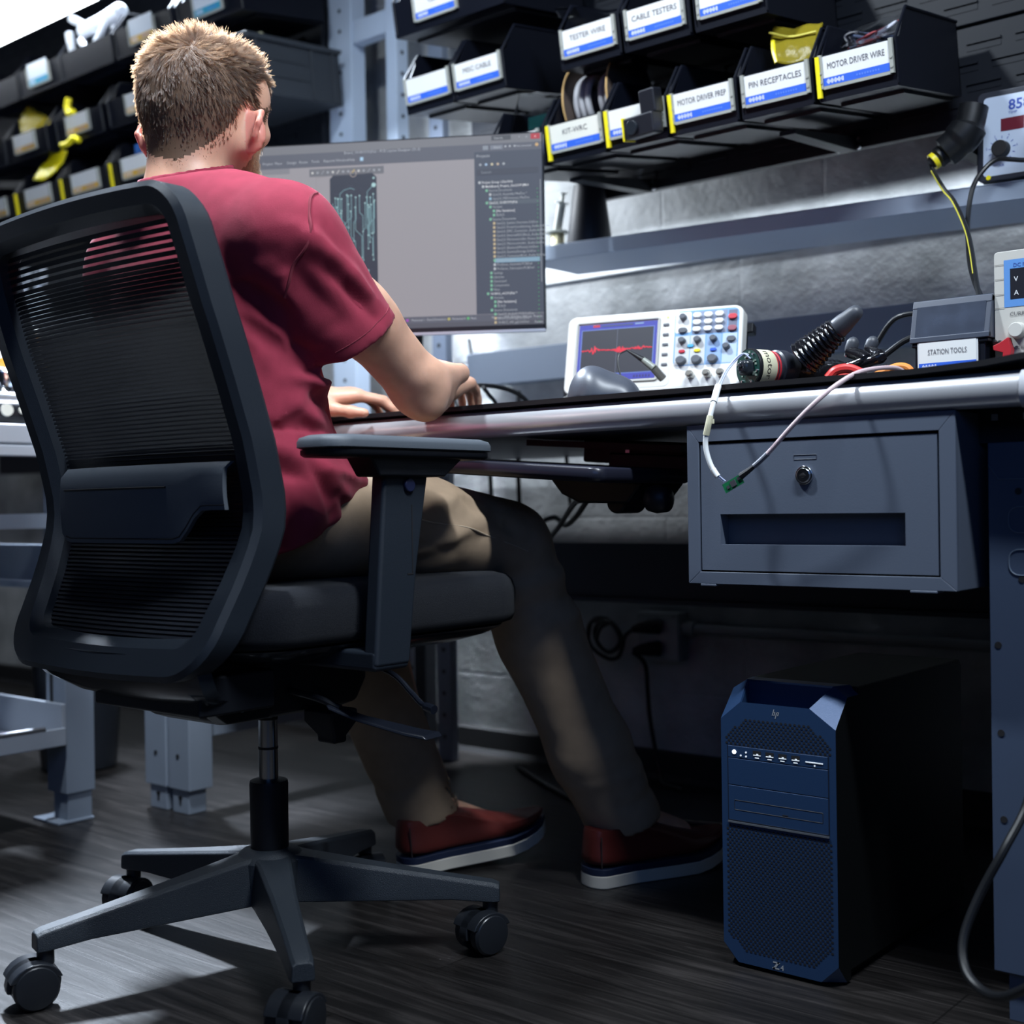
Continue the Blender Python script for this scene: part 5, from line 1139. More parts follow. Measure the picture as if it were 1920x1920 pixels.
MB().box(-0.3065, 0.3065, -0.0012, 0.002, 0.0, 0.008).box(-0.3065, 0.3065, -0.0012, 0.002, 0.3565, 0.358).box(0.3045, 0.3065, -0.0012, 0.002, 0, 0.358).box(-0.3065, -0.3045, -0.0012, 0.002, 0, 0.358).build('bezel', mat('monitor_bezel', (0.006, 0.007, 0.009), 0.35), mon)
MB().box(-0.3065, 0.3065, -0.0012, 0.01, -0.005, 0.0).build('chin_strip', mat('chin_silver', (0.45, 0.48, 0.52), 0.3, 0.5), mon)
MB().tube([(0.0, 0.05, 0.18), (0.0, 0.25, 0.18), (0.0, 0.30, 0.10), (0.0, 0.30, -0.163)], 0.018, 12).build('support_arm', black, mon)

# ================================================================== oscilloscope
osc = thing('oscilloscope', 'white bench oscilloscope with a red waveform on its screen', 'oscilloscope', (-1.347, 1.764, MAT_Z+0.029), rot=(math.radians(-13), 0, math.radians(15)))
osc.scale = (1.06, 1, 0.88)
# local: x 0..0.29, front face y=0, z 0..0.165
MB().prism(rrect(0, 0.295, 0.004, 0.166, 0.016), 0.0, 0.030, 'y').build('case_front', mat('scope_white', (0.70, 0.70, 0.67), 0.42), osc, bevel=0.004, seg=3)
MB().prism(rrect(0.008, 0.287, 0.006, 0.160, 0.014), 0.030, 0.070, 'y').box(0.284, 0.305, 0.028, 0.05, 0.12, 0.14).build('case_back', black, osc, bevel=0.003)
for x in (0.03, 0.24): MB().prism([(0.002, 0.006), (0.002, -0.030), (0.062, -0.016), (0.062, 0.008)], x, x+0.025, 'x').build('foot', black, osc)
B = MB(); BL = (0.16, 0.33, 0.58); LB = (0.42, 0.52, 0.66)
B.poly([(a, b) for a, b in rrect(0.006, 0.180, 0.012, 0.158, 0.010)], -0.0004, (0.62, 0.62, 0.58))
B.poly(rrect(0.185, 0.289, 0.050, 0.160, 0.010), -0.0004, BL); B.poly(rrect(0.186, 0.212, 0.116, 0.158, 0.004), -0.0006, (0.70, 0.72, 0.72)); B.quad(0.272, 0.286, 0.112, 0.156, -0.0006, (0.13, 0.14, 0.20)); B.quad(0.214, 0.270, 0.112, 0.157, -0.0006, (0.20, 0.24, 0.34))
for x0, x1, c in ((0.187, 0.211, (0.50, 0.52, 0.54)), (0.212, 0.236, (0.50, 0.52, 0.54)), (0.238, 0.262, (0.24, 0.36, 0.58)), (0.264, 0.287, LB)): B.quad(x0, x1, 0.052, 0.110, -0.0006, c)
B.quad(0.185, 0.289, 0.010, 0.050, -0.0004, (0.72, 0.73, 0.73)); B.disc(0.173, 0.150, 0.002, -0.0008, (0.6, 0.7, 0.2))
B.build('front_print', printed, osc, smooth=False)
B = MB(); sx0, sx1, sz0, sz1 = 0.022, 0.156, 0.030, 0.146
B.quad(sx0, sx1, sz0, sz1, -0.0010, (0.035, 0.045, 0.50)); B.quad(sx0+0.004, sx1-0.004, sz0+0.012, sz1-0.010, -0.0012, (0.12, 0.20, 0.62)); B.quad(sx0+0.006, sx1-0.006, sz0+0.014, sz1-0.012, -0.0014, (0.012, 0.015, 0.035))
B.quad(0.046, 0.058, sz1-0.006, sz1-0.001, -0.0014, (0.6, 0.02, 0.05)); B.quad(0.060, 0.115, sz1-0.006, sz1-0.003, -0.0014, (0.05, 0.07, 0.20)); B.quad(0.118, 0.133, sz1-0.005, sz1-0.002, -0.0014, (0.25, 0.4, 0.7))
for i in range(6): B.quad(0.12+0.005*i, 0.123+0.005*i, sz0+0.003, sz0+0.008, -0.0014, (0.02, 0.02, 0.2))
B.line([(0.089, sz0+0.014), (0.089, sz1-0.012)], 0.0008, -0.0016, (0.12, 0.14, 0.22))
wv = []; rr = random.Random(2)
for i in range(180):
    t_ = i/179; a = 0.0010+0.0075*math.exp(-((t_-0.17)/0.05)**2)+0.0075*math.exp(-((t_-0.55)/0.06)**2)+0.0028*math.exp(-((t_-0.82)/0.08)**2)
    wv.append((sx0+0.007+t_*(sx1-sx0-0.014), 0.092+a*rr.uniform(-1, 1)+0.001*math.sin(t_*9)))
B.line(wv, 0.0017, -0.0018, (0.85, 0.03, 0.07))
B.build('screen', scr, osc, smooth=False)
MB().tube([(x, -0.001, z) for x, z in rrect(0.019, 0.159, 0.026, 0.150, 0.003, 2)], 0.0022, 6, close=True).build('screen_frame', mat('scope_grey', (0.42, 0.42, 0.40), 0.5), osc)
def knob(parent, name, x, z, r, m_, d=0.010): return MB().cyl((x, 0, z), (x, -d, z), r, r*0.86, n=18).build(name, m_, parent, bevel=0.0012)
kd = mat('knob_grey', (0.10, 0.11, 0.13), 0.4); key = mat('key_white', (0.74, 0.75, 0.74), 0.45)
for x, z, r in ((0.199, 0.147, 0.0062), (0.199, 0.100, 0.0062), (0.224, 0.100, 0.0062), (0.250, 0.100, 0.0062), (0.271, 0.083, 0.0062), (0.199, 0.060, 0.0088), (0.224, 0.060, 0.0088), (0.250, 0.060, 0.0088)): knob(osc, 'knob', x, z, r, kd)
for i in range(3):
    for j in range(3):
        x, z = 0.222+i*0.018, 0.149-j*0.014; MB().prism(rrect(x-0.0068, x+0.0068, z-0.0048, z+0.0048, 0.0044), 0, -0.0055, 'y').build('key', key, osc, bevel=0.001)
for x, z, m_ in ((0.279, 0.142, mat('key_red', (0.55, 0.05, 0.07), 0.4)), (0.279, 0.119, mat('key_dull_red', (0.30, 0.10, 0.13), 0.4)), (0.199, 0.121, kd), (0.278, 0.098, kd)):
    MB().prism(rrect(x-0.0072, x+0.0072, z-0.0052, z+0.0052, 0.005), 0, -0.0045, 'y').build('key', m_, osc, bevel=0.001)
for x, z, c in ((0.199, 0.079, (0.45, 0.02, 0.04)), (0.224, 0.079, (0.75, 0.60, 0.02)), (0.250, 0.079, (0.03, 0.10, 0.55)), (0.213, 0.089, (0.06, 0.35, 0.65))):
    MB().prism(rrect(x-0.0052, x+0.0052, z-0.0030, z+0.0030, 0.0028), 0, -0.003, 'y').build('key', mat('key_%d' % int(c[0]*1000+c[2]*10), c, 0.4), osc, bevel=0.0006)
for i in range(5): MB().prism(rrect(0.166, 0.1755, 0.133-i*0.020, 0.1375-i*0.020, 0.001), 0, -0.002, 'y').build('soft_key', kd, osc)
for x in (0.216, 0.243, 0.265): MB().cyl((x, 0, 0.030), (x, -0.012, 0.030), 0.0068, n=16).cyl((x, -0.012, 0.030), (x, -0.018, 0.030), 0.0045, n=14).build('bnc_socket', mat('bnc_metal', (0.55, 0.53, 0.48), 0.3, 0.9), osc)
MB().cyl((0.166, 0, 0.030), (0.166, -0.003, 0.030), 0.0042).build('usb_socket', kd, osc)
pb = thing('scope_probe', 'black oscilloscope probe plugged in and hanging across the oscilloscope front', 'probe', (-1.158, 1.770, 0.842), rot=(math.radians(-13), 0, math.radians(15)))
MB().cyl((0.018, -0.016, -0.012), (0.006, -0.030, 0.002), 0.0068).build('connector', mat('bnc_metal', (0.55, 0.53, 0.48), 0.3, 0.9), pb)
MB().cyl((0.006, -0.030, 0.002), (-0.012, -0.034, 0.016), 0.0062, 0.0050).build('body', mat('probe_clear', (0.25, 0.27, 0.24), 0.2), pb)
MB().cyl((-0.012, -0.034, 0.016), (-0.040, -0.036, 0.034), 0.0050, 0.0015).build('boot', cable_m, pb)
MB().tube(spline([(-0.040, -0.036, 0.034), (-0.052, -0.040, 0.025), (-0.050, -0.045, 0.005), (-0.040, -0.050, -0.020), (-0.030, -0.052, -0.028)], 6), 0.0013, 6).build('lead', cable_m, pb)

# ================================================================== mouse
Ms = SDF((-1.20, 1.49, 0.780), (-1.03, 1.67, 0.85), 0.002)
Rm = np.array(Matrix.Rotation(math.radians(-48), 3, 'Z')).T
Ms.ell((-1.130, 1.549, 0.786), (0.034, 0.049, 0.053), Rm, k=0).ell((-1.098, 1.578, 0.786), (0.031, 0.054, 0.034), Rm, k=0.04).cut((0, 0, MAT_Z), (0, 0, -1))
MP, MQ = Ms.mesh()
ms = np_mesh('computer_mouse', relax(MP, MQ, 2), MQ, mat('mouse_plastic', (0.055, 0.062, 0.080), 0.38), None)
tag(ms, 'dark grey computer mouse in front of the oscilloscope', 'computer mouse')
R3 = Matrix.Rotation(math.radians(48), 4, 'Z')
MB().tube([Matrix.Translation((-1.112, 1.565, MAT_Z)) @ Matrix.Rotation(math.radians(-48), 4, 'Z') @ Vector(p) for p in spline([(0.0325, -0.03, 0.006), (0.0325, 0.0, 0.010), (0.026, 0.035, 0.012), (0.012, 0.056, 0.008)], 6)], 0.0009, 5).build('side_seam', rubber, ms)

# ================================================================== prosthetic hand with hanging sensor cable
rh = thing('robotic_hand', 'black robotic hand with its thumb up lying on the right part of the bench', 'robotic hand', (-0.84, 1.58, MAT_Z)); S = (-0.84, 1.58, MAT_Z)
wx = Vector((0.38, 0.925, 0.0)).normalized(); D0 = Vector((-0.868, 1.556, 0.8155))
Rw = wx.to_track_quat('Z', 'Y').to_matrix().to_4x4()
def along(t): return D0+wx*t
tape = mat('cream_tape', (0.56, 0.54, 0.38), 0.6); ring_r = mat('red_ring', (0.40, 0.02, 0.03), 0.4); hgl = mat('glove_black', (0.006, 0.006, 0.008), 0.14, bump=0.5, bscale=120); hfl = mat('finger_rubber', (0.045, 0.05, 0.062), 0.45)
Mw = Matrix.Translation(D0) @ Rw
MB().lathe([(0.0262, 0.0), (0.0268, 0.002), (0.0268, 0.005), (0.0255, 0.006)], n=36, M=Mw).build('wrist_collar', black, rh, shift=S)
MB().lathe([(0.0252, 0.005), (0.0256, 0.006), (0.0256, 0.030), (0.025, 0.031)], n=36, M=Mw).build('tape_band', tape, rh, shift=S)
MB().lathe([(0.0238, 0.030), (0.0250, 0.031), (0.0250, 0.033), (0.0238, 0.034)], n=36, M=Mw).lathe([(0.0238, 0.036), (0.0247, 0.037), (0.0247, 0.0385), (0.0238, 0.039)], n=36, M=Mw).build('red_ring', ring_r, rh, shift=S)
MB().lathe([(0.0235, 0.030), (0.0235, 0.044), (0.0262, 0.046), (0.0262, 0.060), (0.024, 0.064), (0.021, 0.078)], n=36, M=Mw).build('wrist_joint', mat('joint_plastic', (0.03, 0.033, 0.045), 0.35), rh, shift=S)
MB().lathe([(0.0001, -0.0005), (0.0245, -0.0005), (0.0245, 0.001)], n=36, M=Mw).build('circuit_disc', mat('pcb_green', (0.012, 0.055, 0.045), 0.3), rh, shift=S)
rr = random.Random(9); B = MB()
for _ in range(16):
    a, r_ = rr.uniform(0, 6.28), rr.uniform(0.015, 0.0225); B.cbox((r_*math.cos(a), r_*math.sin(a), -0.0012), (rr.uniform(.002, .005), rr.uniform(.0015, .003), 0.0015), Mw)
B.build('chips', mat('chip_grey', (0.28, 0.34, 0.28), 0.4), rh, shift=S)
B = MB()
for a in (0.3, 1.2, 2.2, 3.4, 4.3, 5.3): B.cyl((0.0215*math.cos(a), 0.0215*math.sin(a), -0.003), (0.0215*math.cos(a), 0.0215*math.sin(a), 0.0), 0.0016, n=10, M=Mw)
B.build('screw', steel, rh, shift=S)
MB().loft([[(x, y, z) for x, y in rrect(-0.013+i, 0.008-i, -0.011+i, 0.010-i, 0.006, 4)] for z, i in ((0.0, 0), (-0.010, 0), (-0.014, 0.003), (-0.015, 0.006))], M=Mw).build('connector_block', gloss, rh, shift=S, ang=60)
# lettering on the tape, wrapped round the cylinder
B = MB(); vs, fs = text_geo('motor'); tw = max(a for a, b_ in vs); s_ = 0.019
vv = []
for a, b_ in vs:
    th = 0.55-(a-tw/2)*s_*0.9/0.0257; vv.append((0.02575, th, 0.013+b_*s_*0.72))
cam_dir = Mw.to_3x3().inverted() @ (Vector((0, 0, CAM_H))-D0); a0 = math.atan2(cam_dir.y, cam_dir.x)
B.add([(r_*math.cos(a0+0.25-th), r_*math.sin(a0+0.25-th), z) for r_, th, z in vv], fs, Mw)
B.build('lettering', mat('marker_ink', (0.01, 0.01, 0.012), 0.6), rh, shift=S, smooth=False)
MB().tube(spline([along(0.06)+Vector((0, 0, 0)), along(0.085)+Vector((0, 0.004, -0.002)), along(0.115)+Vector((0.0, 0.012, -0.003)), along(0.145)+Vector((0.0, 0.02, -0.004))], 6), [0.0225]*4+[0.0245]*8+[0.0235]*7, 20).build('palm', hgl, rh, shift=S)
th0 = Vector((-0.806, 1.598, 0.826)); th1 = Vector((-0.757, 1.600, 0.862)); th2 = Vector((-0.727, 1.600, 0.884))
n_ = 46; P_ = [th0.lerp(th1, i/(n_-1)) for i in range(n_)]
MB().tube(P_, [(0.0255-0.0085*i/(n_-1))*(1+0.055*math.sin(i*1.25)) for i in range(n_)], 20).build('thumb_sleeve', hgl, rh, shift=S)
u_ = (th2-th1).normalized(); k_ = [(-0.004, .0135), (0.0, .0142), (0.012, .0135), (0.02, .012), (0.030, .0108), (0.036, .0092), (0.0395, .006), (0.041, .002)]
MB().tube([th1+u_*a for a, _ in k_], [r for _, r in k_], 18).build('thumb_tip', hfl, rh, shift=S, ang=70)
for q0, q1, q2 in (((-0.755, 1.685, 0.826), (-0.786, 1.70, 0.842), (-0.779, 1.70, 0.862)), ((-0.735, 1.68, 0.826), (-0.762, 1.71, 0.842), (-0.752, 1.71, 0.866))):
    MB().tube(spline([along(0.135)+Vector((0.0, 0.03, 0)), q0, q1], 6), 0.009, 12).build('finger', hgl, rh, shift=S)
    a, b_ = Vector(q1), Vector(q2); u_ = (b_-a).normalized()
    MB().tube([a+u_*t for t in (0, 0.004, 0.014, 0.019, 0.0215)], [0.008, 0.0088, 0.0088, 0.006, 0.002], 14).build('fingertip', hfl, rh, shift=S)
    MB().tube([a-u_*0.008, a-u_*0.001], 0.0066, 12).build('finger_joint', chrome, rh, shift=S)
# cable loop with small circuit board, hanging over the edge
lp_ = thing('sensor_cable', 'white and pink cable with a tiny green circuit board hanging over the bench edge', 'cable', (-0.87, 1.487, 0.66)); S = (-0.87, 1.487, 0.66)
A = [(-0.862, 1.552, 0.827), (-0.872, 1.546, 0.834), (-0.884, 1.530, 0.816), (-0.882, 1.503, 0.793), (-0.881, 1.487, 0.769), (-0.886, 1.481, 0.74), (-0.892, 1.481, 0.712), (-0.887, 1.482, 0.687), (-0.877, 1.484, 0.668), (-0.868, 1.487, 0.659)]
CC = Vector((0, 0, CAM_H)); hang = lambda L_: [tuple(CC+(Vector(q)-CC)*(1-0.016*max(0, min(1, (0.80-q[2])/0.04)))) for q in L_]
sp = spline(hang(A), 8); n_ = len(sp)
MB().tube(sp[:28], 0.0013, 8).tube([p+Vector((0.002, 0.002, 0)) for p in sp[4:27]], 0.0011, 8).build('thin_wires', mat('pale_blue_wire', (0.40, 0.44, 0.62), 0.4), lp_, shift=S)
sleeve = mat('white_sleeve', (0.78, 0.80, 0.80), 0.45)
MB().tube(sp[26:34], 0.0046, 12).build('heat_shrink', sleeve, lp_, shift=S)
MB().tube(sp[33:64], 0.0034, 12).tube(sp[60:66], 0.0040, 12).build('sleeved_cable', sleeve, lp_, shift=S)
MB().tube(sp[38:46], 0.0043, 10).cbox(sp[40]+Vector((0.005, 0, 0)), (0.005, 0.001, 0.006)).build('tape_flag', tape, lp_, shift=S)
MB().tube(sp[65:], 0.0009, 6).tube([p+Vector((0.002, 0, 0.001)) for p in sp[65:]], 0.0009, 6).build('board_wires', mat('pale_blue_wire', (0.40, 0.44, 0.62), 0.4), lp_, shift=S)
Bv = [(-0.842, 1.486, 0.666), (-0.824, 1.485, 0.677), (-0.801, 1.483, 0.694), (-0.762, 1.481, 0.73), (-0.732, 1.484, 0.757), (-0.71, 1.493, 0.776), (-0.694, 1.515, 0.791), (-0.684, 1.55, 0.799), (-0.677, 1.6, 0.803), (-0.675, 1.64, 0.796)]
sp = spline(hang(Bv), 8)
MB().tube(sp[:10], [0.0048-0.0002*i for i in range(10)], 8).build('black_boot', rubber, lp_, shift=S)
MB().tube(sp[9:17], 0.0034, 10).build('grey_sleeve', mat('grey_sleeve', (0.16, 0.17, 0.20), 0.5), lp_, shift=S)
MB().tube(sp[16:], 0.0030, 10).build('pink_cable', mat('pink_sleeve', (0.55, 0.42, 0.44), 0.45, bump=0.3, bscale=900), lp_, shift=S)
a = math.atan2(0.014, 0.028); Mb = Matrix.Translation((-0.840, 1.462, 0.656)) @ Matrix.Rotation(-a, 4, 'Y')
bd = MB().cbox((0, 0, 0), (0.030, 0.0014, 0.0125), Mb).build('circuit_board', mat('pcb_bright_green', (0.01, 0.13, 0.05), 0.3), lp_, shift=S)
MB().cbox((0.001, -0.0014, 0), (0.008, 0.0016, 0.008), Mb).cbox((0.011, -0.0014, 0.002), (0.005, 0.0014, 0.004), Mb).cbox((-0.008, -0.0012, -0.001), (0.004, 0.001, 0.004), Mb).build('chips', mat('chip_dark', (0.05, 0.05, 0.06), 0.35), bd, shift=S)

# ================================================================== tools lying right of the hand
def handle_loop(name, label, c, rx, rz, m_, rotz, r=0.004):
    t = thing(name, label, 'pliers', c, rotz)
    MB().tube([(rx*math.cos(a), 0, r+rz+rz*math.sin(a)) for a in np.linspace(0, 2*PI, 22)[:-1]], r, 10, close=True).build('grip_loop', m_, t)
    return t
t = thing('red_pliers', 'pliers with red grips lying between robotic hand and STATION TOOLS box', 'pliers', (-0.748, 1.585, MAT_Z), math.radians(25))
MB().tube(spline([(-0.015, 0, 0.006), (-0.005, 0, 0.016), (0.012, 0, 0.018), (0.03, 0, 0.010)], 6), 0.0065, 10).tube(spline([(-0.012, 0.02, 0.006), (0.0, 0.02, 0.009), (0.03, 0.015, 0.008)], 6), 0.0062, 10).build('grip', mat('red_grip', (0.60, 0.035, 0.03), 0.35), t)
MB().box(0.028, 0.07, -0.002, 0.016, 0.004, 0.012).build('jaws', steel, t, bevel=0.002)
t = thing('orange_snips', 'snips with orange handles next to the STATION TOOLS box', 'snips', (-0.700, 1.655, MAT_Z), math.radians(10))
og = mat('orange_grip', (0.80, 0.26, 0.05), 0.4)
MB().tube(spline([(-0.045, -0.02, 0.004), (-0.025, -0.005, 0.012), (0.0, 0.0, 0.022), (0.015, 0.0, 0.020), (0.022, 0, 0.010), (0.022, 0, 0.004)], 6), 0.0050, 10).build('handle', og, t)
MB().tube(spline([(-0.05, 0.01, 0.004), (-0.02, 0.012, 0.009), (0.01, 0.014, 0.008)], 6), 0.0045, 10).build('handle', og, t)
MB().tube(spline([(-0.045, -0.005, 0.016), (-0.03, 0, 0.022), (-0.012, 0.004, 0.026)], 5), [0.0022]*5+[0.0035]*6, 8).build('blade', gloss, t)
# box of tools
tb = thing('tool_box', 'black lidded box labelled STATION TOOLS at the right end of the bench', 'storage box', (-0.698, 1.70, MAT_Z)); w_ = 0.108
B = MB().box(0.006, w_-0.006, 0.0, 0.14, 0.001, 0.055).box(0.002, w_-0.002, -0.002, 0.142, 0.05, 0.056)
B.build('box', binblack, tb, bevel=0.002)
lidf = [(-0.004, 0.056), (0.012, 0.114), (0.142, 0.114), (0.142, 0.056)]
B = MB().prism([(-0.004, 0.056), (-0.003, 0.064), (0.004, 0.064), (0.004, 0.056)], 0, w_, 'x').prism([(0.0085, 0.104), (0.012, 0.115), (0.03, 0.115), (0.016, 0.104)], 0, w_, 'x')
for x in (0.0, w_-0.008): B.prism(lidf, x, x+0.008, 'x')
B.box(0, w_, 0.03, 0.142, 0.110, 0.115)
B.build('lid_frame', mat('lid_frame', (0.05, 0.06, 0.085), 0.35), tb, bevel=0.0015)
MB().prism([(-0.002, 0.063), (0.009, 0.106), (0.011, 0.106), (0.0, 0.063)], 0.007, w_-0.007, 'x').build('lid_window', mat('smoky_window', (0.035, 0.045, 0.07), 0.25, alpha=0.9, coat=0.4, var=0.25, vscale=30), tb)
B = MB(); print_label(B, 0.078, 0.046, 'STATION TOOLS', ts=0.26, wide=0.68); B.v = [(x+0.013, y-0.003, z*0.86+0.017) for x, y, z in B.v]
B.build('label_card', printed, tb, smooth=False)
MB().box(0.011, 0.093, -0.0025, -0.001, 0.013, 0.0555).build('label_holder', mat('holder_white', (0.62, 0.64, 0.66), 0.4), tb)
tag(MB().tube(spline([(-0.672, 1.66, MAT_Z+0.002), (-0.662, 1.655, MAT_Z+0.008), (-0.650, 1.65, MAT_Z+0.013), (-0.644, 1.65, MAT_Z+0.010), (-0.655, 1.655, MAT_Z+0.003)], 5), 0.0016, 8).build('tweezers', gloss), 'small black tweezers lying in front of the STATION TOOLS label', 'tweezers')
# power supply
ps_ = thing('power_supply', 'beige bench power supply with blue framed display at the right picture edge', 'power supply', (-0.588, 1.72, 0.785))
MB().box(0.0, 0.14, 0.004, 0.24, 0.004, 0.17).build('case', beige, ps_, bevel=0.003)
MB().prism(rrect(-0.001, 0.141, 0.003, 0.172, 0.005), -0.004, 0.006, 'y').build('front_panel', beige, ps_, bevel=0.001)
B = MB(); B.quad(0.012, 0.128, 0.098, 0.160, -0.0045, (0.10, 0.26, 0.58)); B.quad(0.020, 0.120, 0.108, 0.148, -0.0048, (0.004, 0.005, 0.012))
for z in (0.155, 0.136, 0.116, 0.098): B.quad(0.0, 0.012, z-0.0008, z, -0.0048, (0.22, 0.21, 0.19))
B.quad(0, 0.14, 0.028, 0.0295, -0.0048, (0.22, 0.21, 0.19))
B.text('DC POWER SUPPLY', 0.007, 0.024, 0.150, -0.0049, (0.03, 0.06, 0.28)); B.text('V', 0.009, 0.025, 0.131, -0.0051, (0.75, 0.78, 0.8)); B.text('A', 0.009, 0.025, 0.113, -0.0051, (0.75, 0.78, 0.8))
B.text('CURRENT', 0.0075, 0.019, 0.086, -0.0049, (0.05, 0.05, 0.06)); B.text('VOLTAGE', 0.0075, 0.080, 0.086, -0.0049, (0.05, 0.05, 0.06)); B.text('COARSE', 0.0055, 0.024, 0.042, -0.0049, (0.12, 0.12, 0.12)); B.text('POWER', 0.0075, 0.019, 0.019, -0.0049, (0.05, 0.05, 0.06))
B.build('front_print', printed, ps_, smooth=False)
for x in (0.030, 0.09): MB().cyl((x, -0.004, 0.066), (x, -0.018, 0.066), 0.011, 0.0095, n=22).build('knob', mat('knob_beige', (0.55, 0.54, 0.50), 0.4), ps_, bevel=0.001)
tag(MB().prism([(-0.578, 0.835), (-0.566, 0.842), (-0.562, 0.826), (-0.564, 0.812), (-0.574, 0.813), (-0.573, 0.822), (-0.585, 0.826), (-0.586, 0.832)], 1.698, 1.7115, 'y').build('cable_tape', mat('red_tape', (0.42, 0.02, 0.03), 0.4), bevel=0.001), 'piece of red tape holding black cables at the beige power supply', 'tape')
# hot air station
ha = thing('hot_air_station', 'hot air rework station with white 858D front panel on the wall shelf', 'rework station', (-0.775, 2.185, 1.166), rot=(0, math.radians(1.2), 0))
MB().prism(rrect(0, 0.19, 0.0, 0.150, 0.010), -0.006, 0.17, 'y').build('case', mat('station_case', (0.028, 0.032, 0.045), 0.4), ha, bevel=0.002)
B = MB(); B.poly(rrect(0.011, 0.179, 0.008, 0.140, 0.006), -0.0066, (0.52, 0.60, 0.74)); ink = (0.03, 0.07, 0.35)
B.text('858D', 0.024, 0.052, 0.114, -0.007, ink, bold=0.02); B.text('TEMP', 0.006, 0.052, 0.107, -0.007, ink); B.quad(0.040, 0.078, 0.080, 0.101, -0.007, (0.13, 0.008, 0.022))
for i in range(11):
    a = math.radians(225-27*i); B.line([(0.042+0.0185*math.cos(a), 0.050+0.0185*math.sin(a)), (0.042+0.0225*math.cos(a), 0.050+0.0225*math.sin(a))], 0.001, -0.007, ink)
    if i % 2 == 0: B.text(str(i//2+1), 0.0052, 0.0405+0.0255*math.cos(a), 0.0485+0.0255*math.sin(a), -0.007, ink)
B.text('AIR', 0.006, 0.037, 0.022, -0.007, ink)
for z in (0.060, 0.036): B.disc(0.092, z, 0.0085, -0.007, (0.5, 0.03, 0.05)); B.disc(0.092, z, 0.0070, -0.0073, (0.52, 0.60, 0.74))
B.build('front_print', printed, ha, smooth=False)
MB().cyl((0.042, -0.006, 0.050), (0.042, -0.022, 0.050), 0.0145, 0.013, n=26).build('knob', rubber, ha, bevel=0.001)
MB().cyl((0.020, -0.0075, 0.006), (0.020, -0.004, 0.006), 0.004).build('yellow_plug', yellowp, ha)
# hot air gun held beside the station
hg = thing('hot_air_gun', 'black hot air gun with yellow rim hanging left of the 858D station', 'hot air gun', (-0.79, 2.13, 1.23)); S = (-0.79, 2.13, 1.23)
MB().tube(spline([(-0.826, 2.12, 1.200), (-0.812, 2.128, 1.212), (-0.79, 2.132, 1.228), (-0.772, 2.136, 1.250), (-0.764, 2.14, 1.285)], 6), [0.013]*3+[0.018]*4+[0.027]*6+[0.030]*6+[0.024]*6, 18).build('grip', mat('gun_black', (0.005, 0.006, 0.008), 0.45), hg, shift=S)
MB().tube([(-0.8275, 2.1185, 1.199), (-0.822, 2.1215, 1.2035)], 0.0145, 18).build('yellow_rim', yellowp, hg, shift=S)
MB().tube([(-0.831, 2.1165, 1.196), (-0.8265, 2.119, 1.2)], [0.008, 0.0115], 16).build('strain_relief', rubber, hg, shift=S)
MB().box(-0.80, -0.775, 2.16, 2.26, 1.215, 1.235).build('holder', black, hg, shift=S)
cA = spline([(-0.829, 2.118, 1.196), (-0.824, 2.115, 1.182), (-0.80, 2.10, 1.145), (-0.776, 2.08, 1.117), (-0.739, 2.03, 1.061), (-0.713, 1.98, 1.015), (-0.686, 1.92, 0.963), (-0.655, 1.85, 0.911), (-0.622, 1.78, 0.868), (-0.585, 1.708, 0.835)], 7)
ca = MB().tube(cA, 0.0036, 10).build('gun_cable', cable_m); tag(ca, 'black cable with a yellow stripe running down from the hot air gun', 'cable')
MB().tube([p+Vector((-0.0022, -0.0026, -0.0008)) for p in cA[6:42]], 0.0014, 6).build('yellow_stripe', mat('stripe_yellow', (0.55, 0.50, 0.06), 0.35), ca)
cB = spline([(-0.64, 2.16, 1.183), (-0.683, 2.15, 1.183), (-0.705, 2.14, 1.186), (-0.728, 2.14, 1.190), (-0.745, 2.13, 1.175), (-0.756, 2.11, 1.145), (-0.754, 2.08, 1.095), (-0.737, 2.03, 1.042), (-0.703, 1.95, 0.977), (-0.653, 1.86, 0.913), (-0.604, 1.77, 0.868), (-0.578, 1.706, 0.83)], 7)
tag(MB().tube(cB, 0.0040, 10).build('station_cable', cable_m), 'thick black cable hanging from the front of the 858D station', 'cable')
for nm, lab, pts, r in (('black_cable', 'black cord rising to the back of the STATION TOOLS box, upper of two', [(-0.90, 1.93, 0.80), (-0.873, 1.91, 0.837), (-0.838, 1.9, 0.871), (-0.794, 1.89, 0.912), (-0.735, 1.905, 0.90), (-0.70, 1.905, 0.80)], 0.0042), ('black_cable', 'black cord entering behind the STATION TOOLS box, lower of two', [(-0.89, 1.87, 0.80), (-0.851, 1.86, 0.827), (-0.807, 1.855, 0.848), (-0.757, 1.86, 0.875), (-0.70, 1.875, 0.86), (-0.67, 1.875, 0.80)], 0.0046)):
    tag(MB().tube(spline(pts, 7), r, 10).build(nm, cable_m), lab, 'cord')
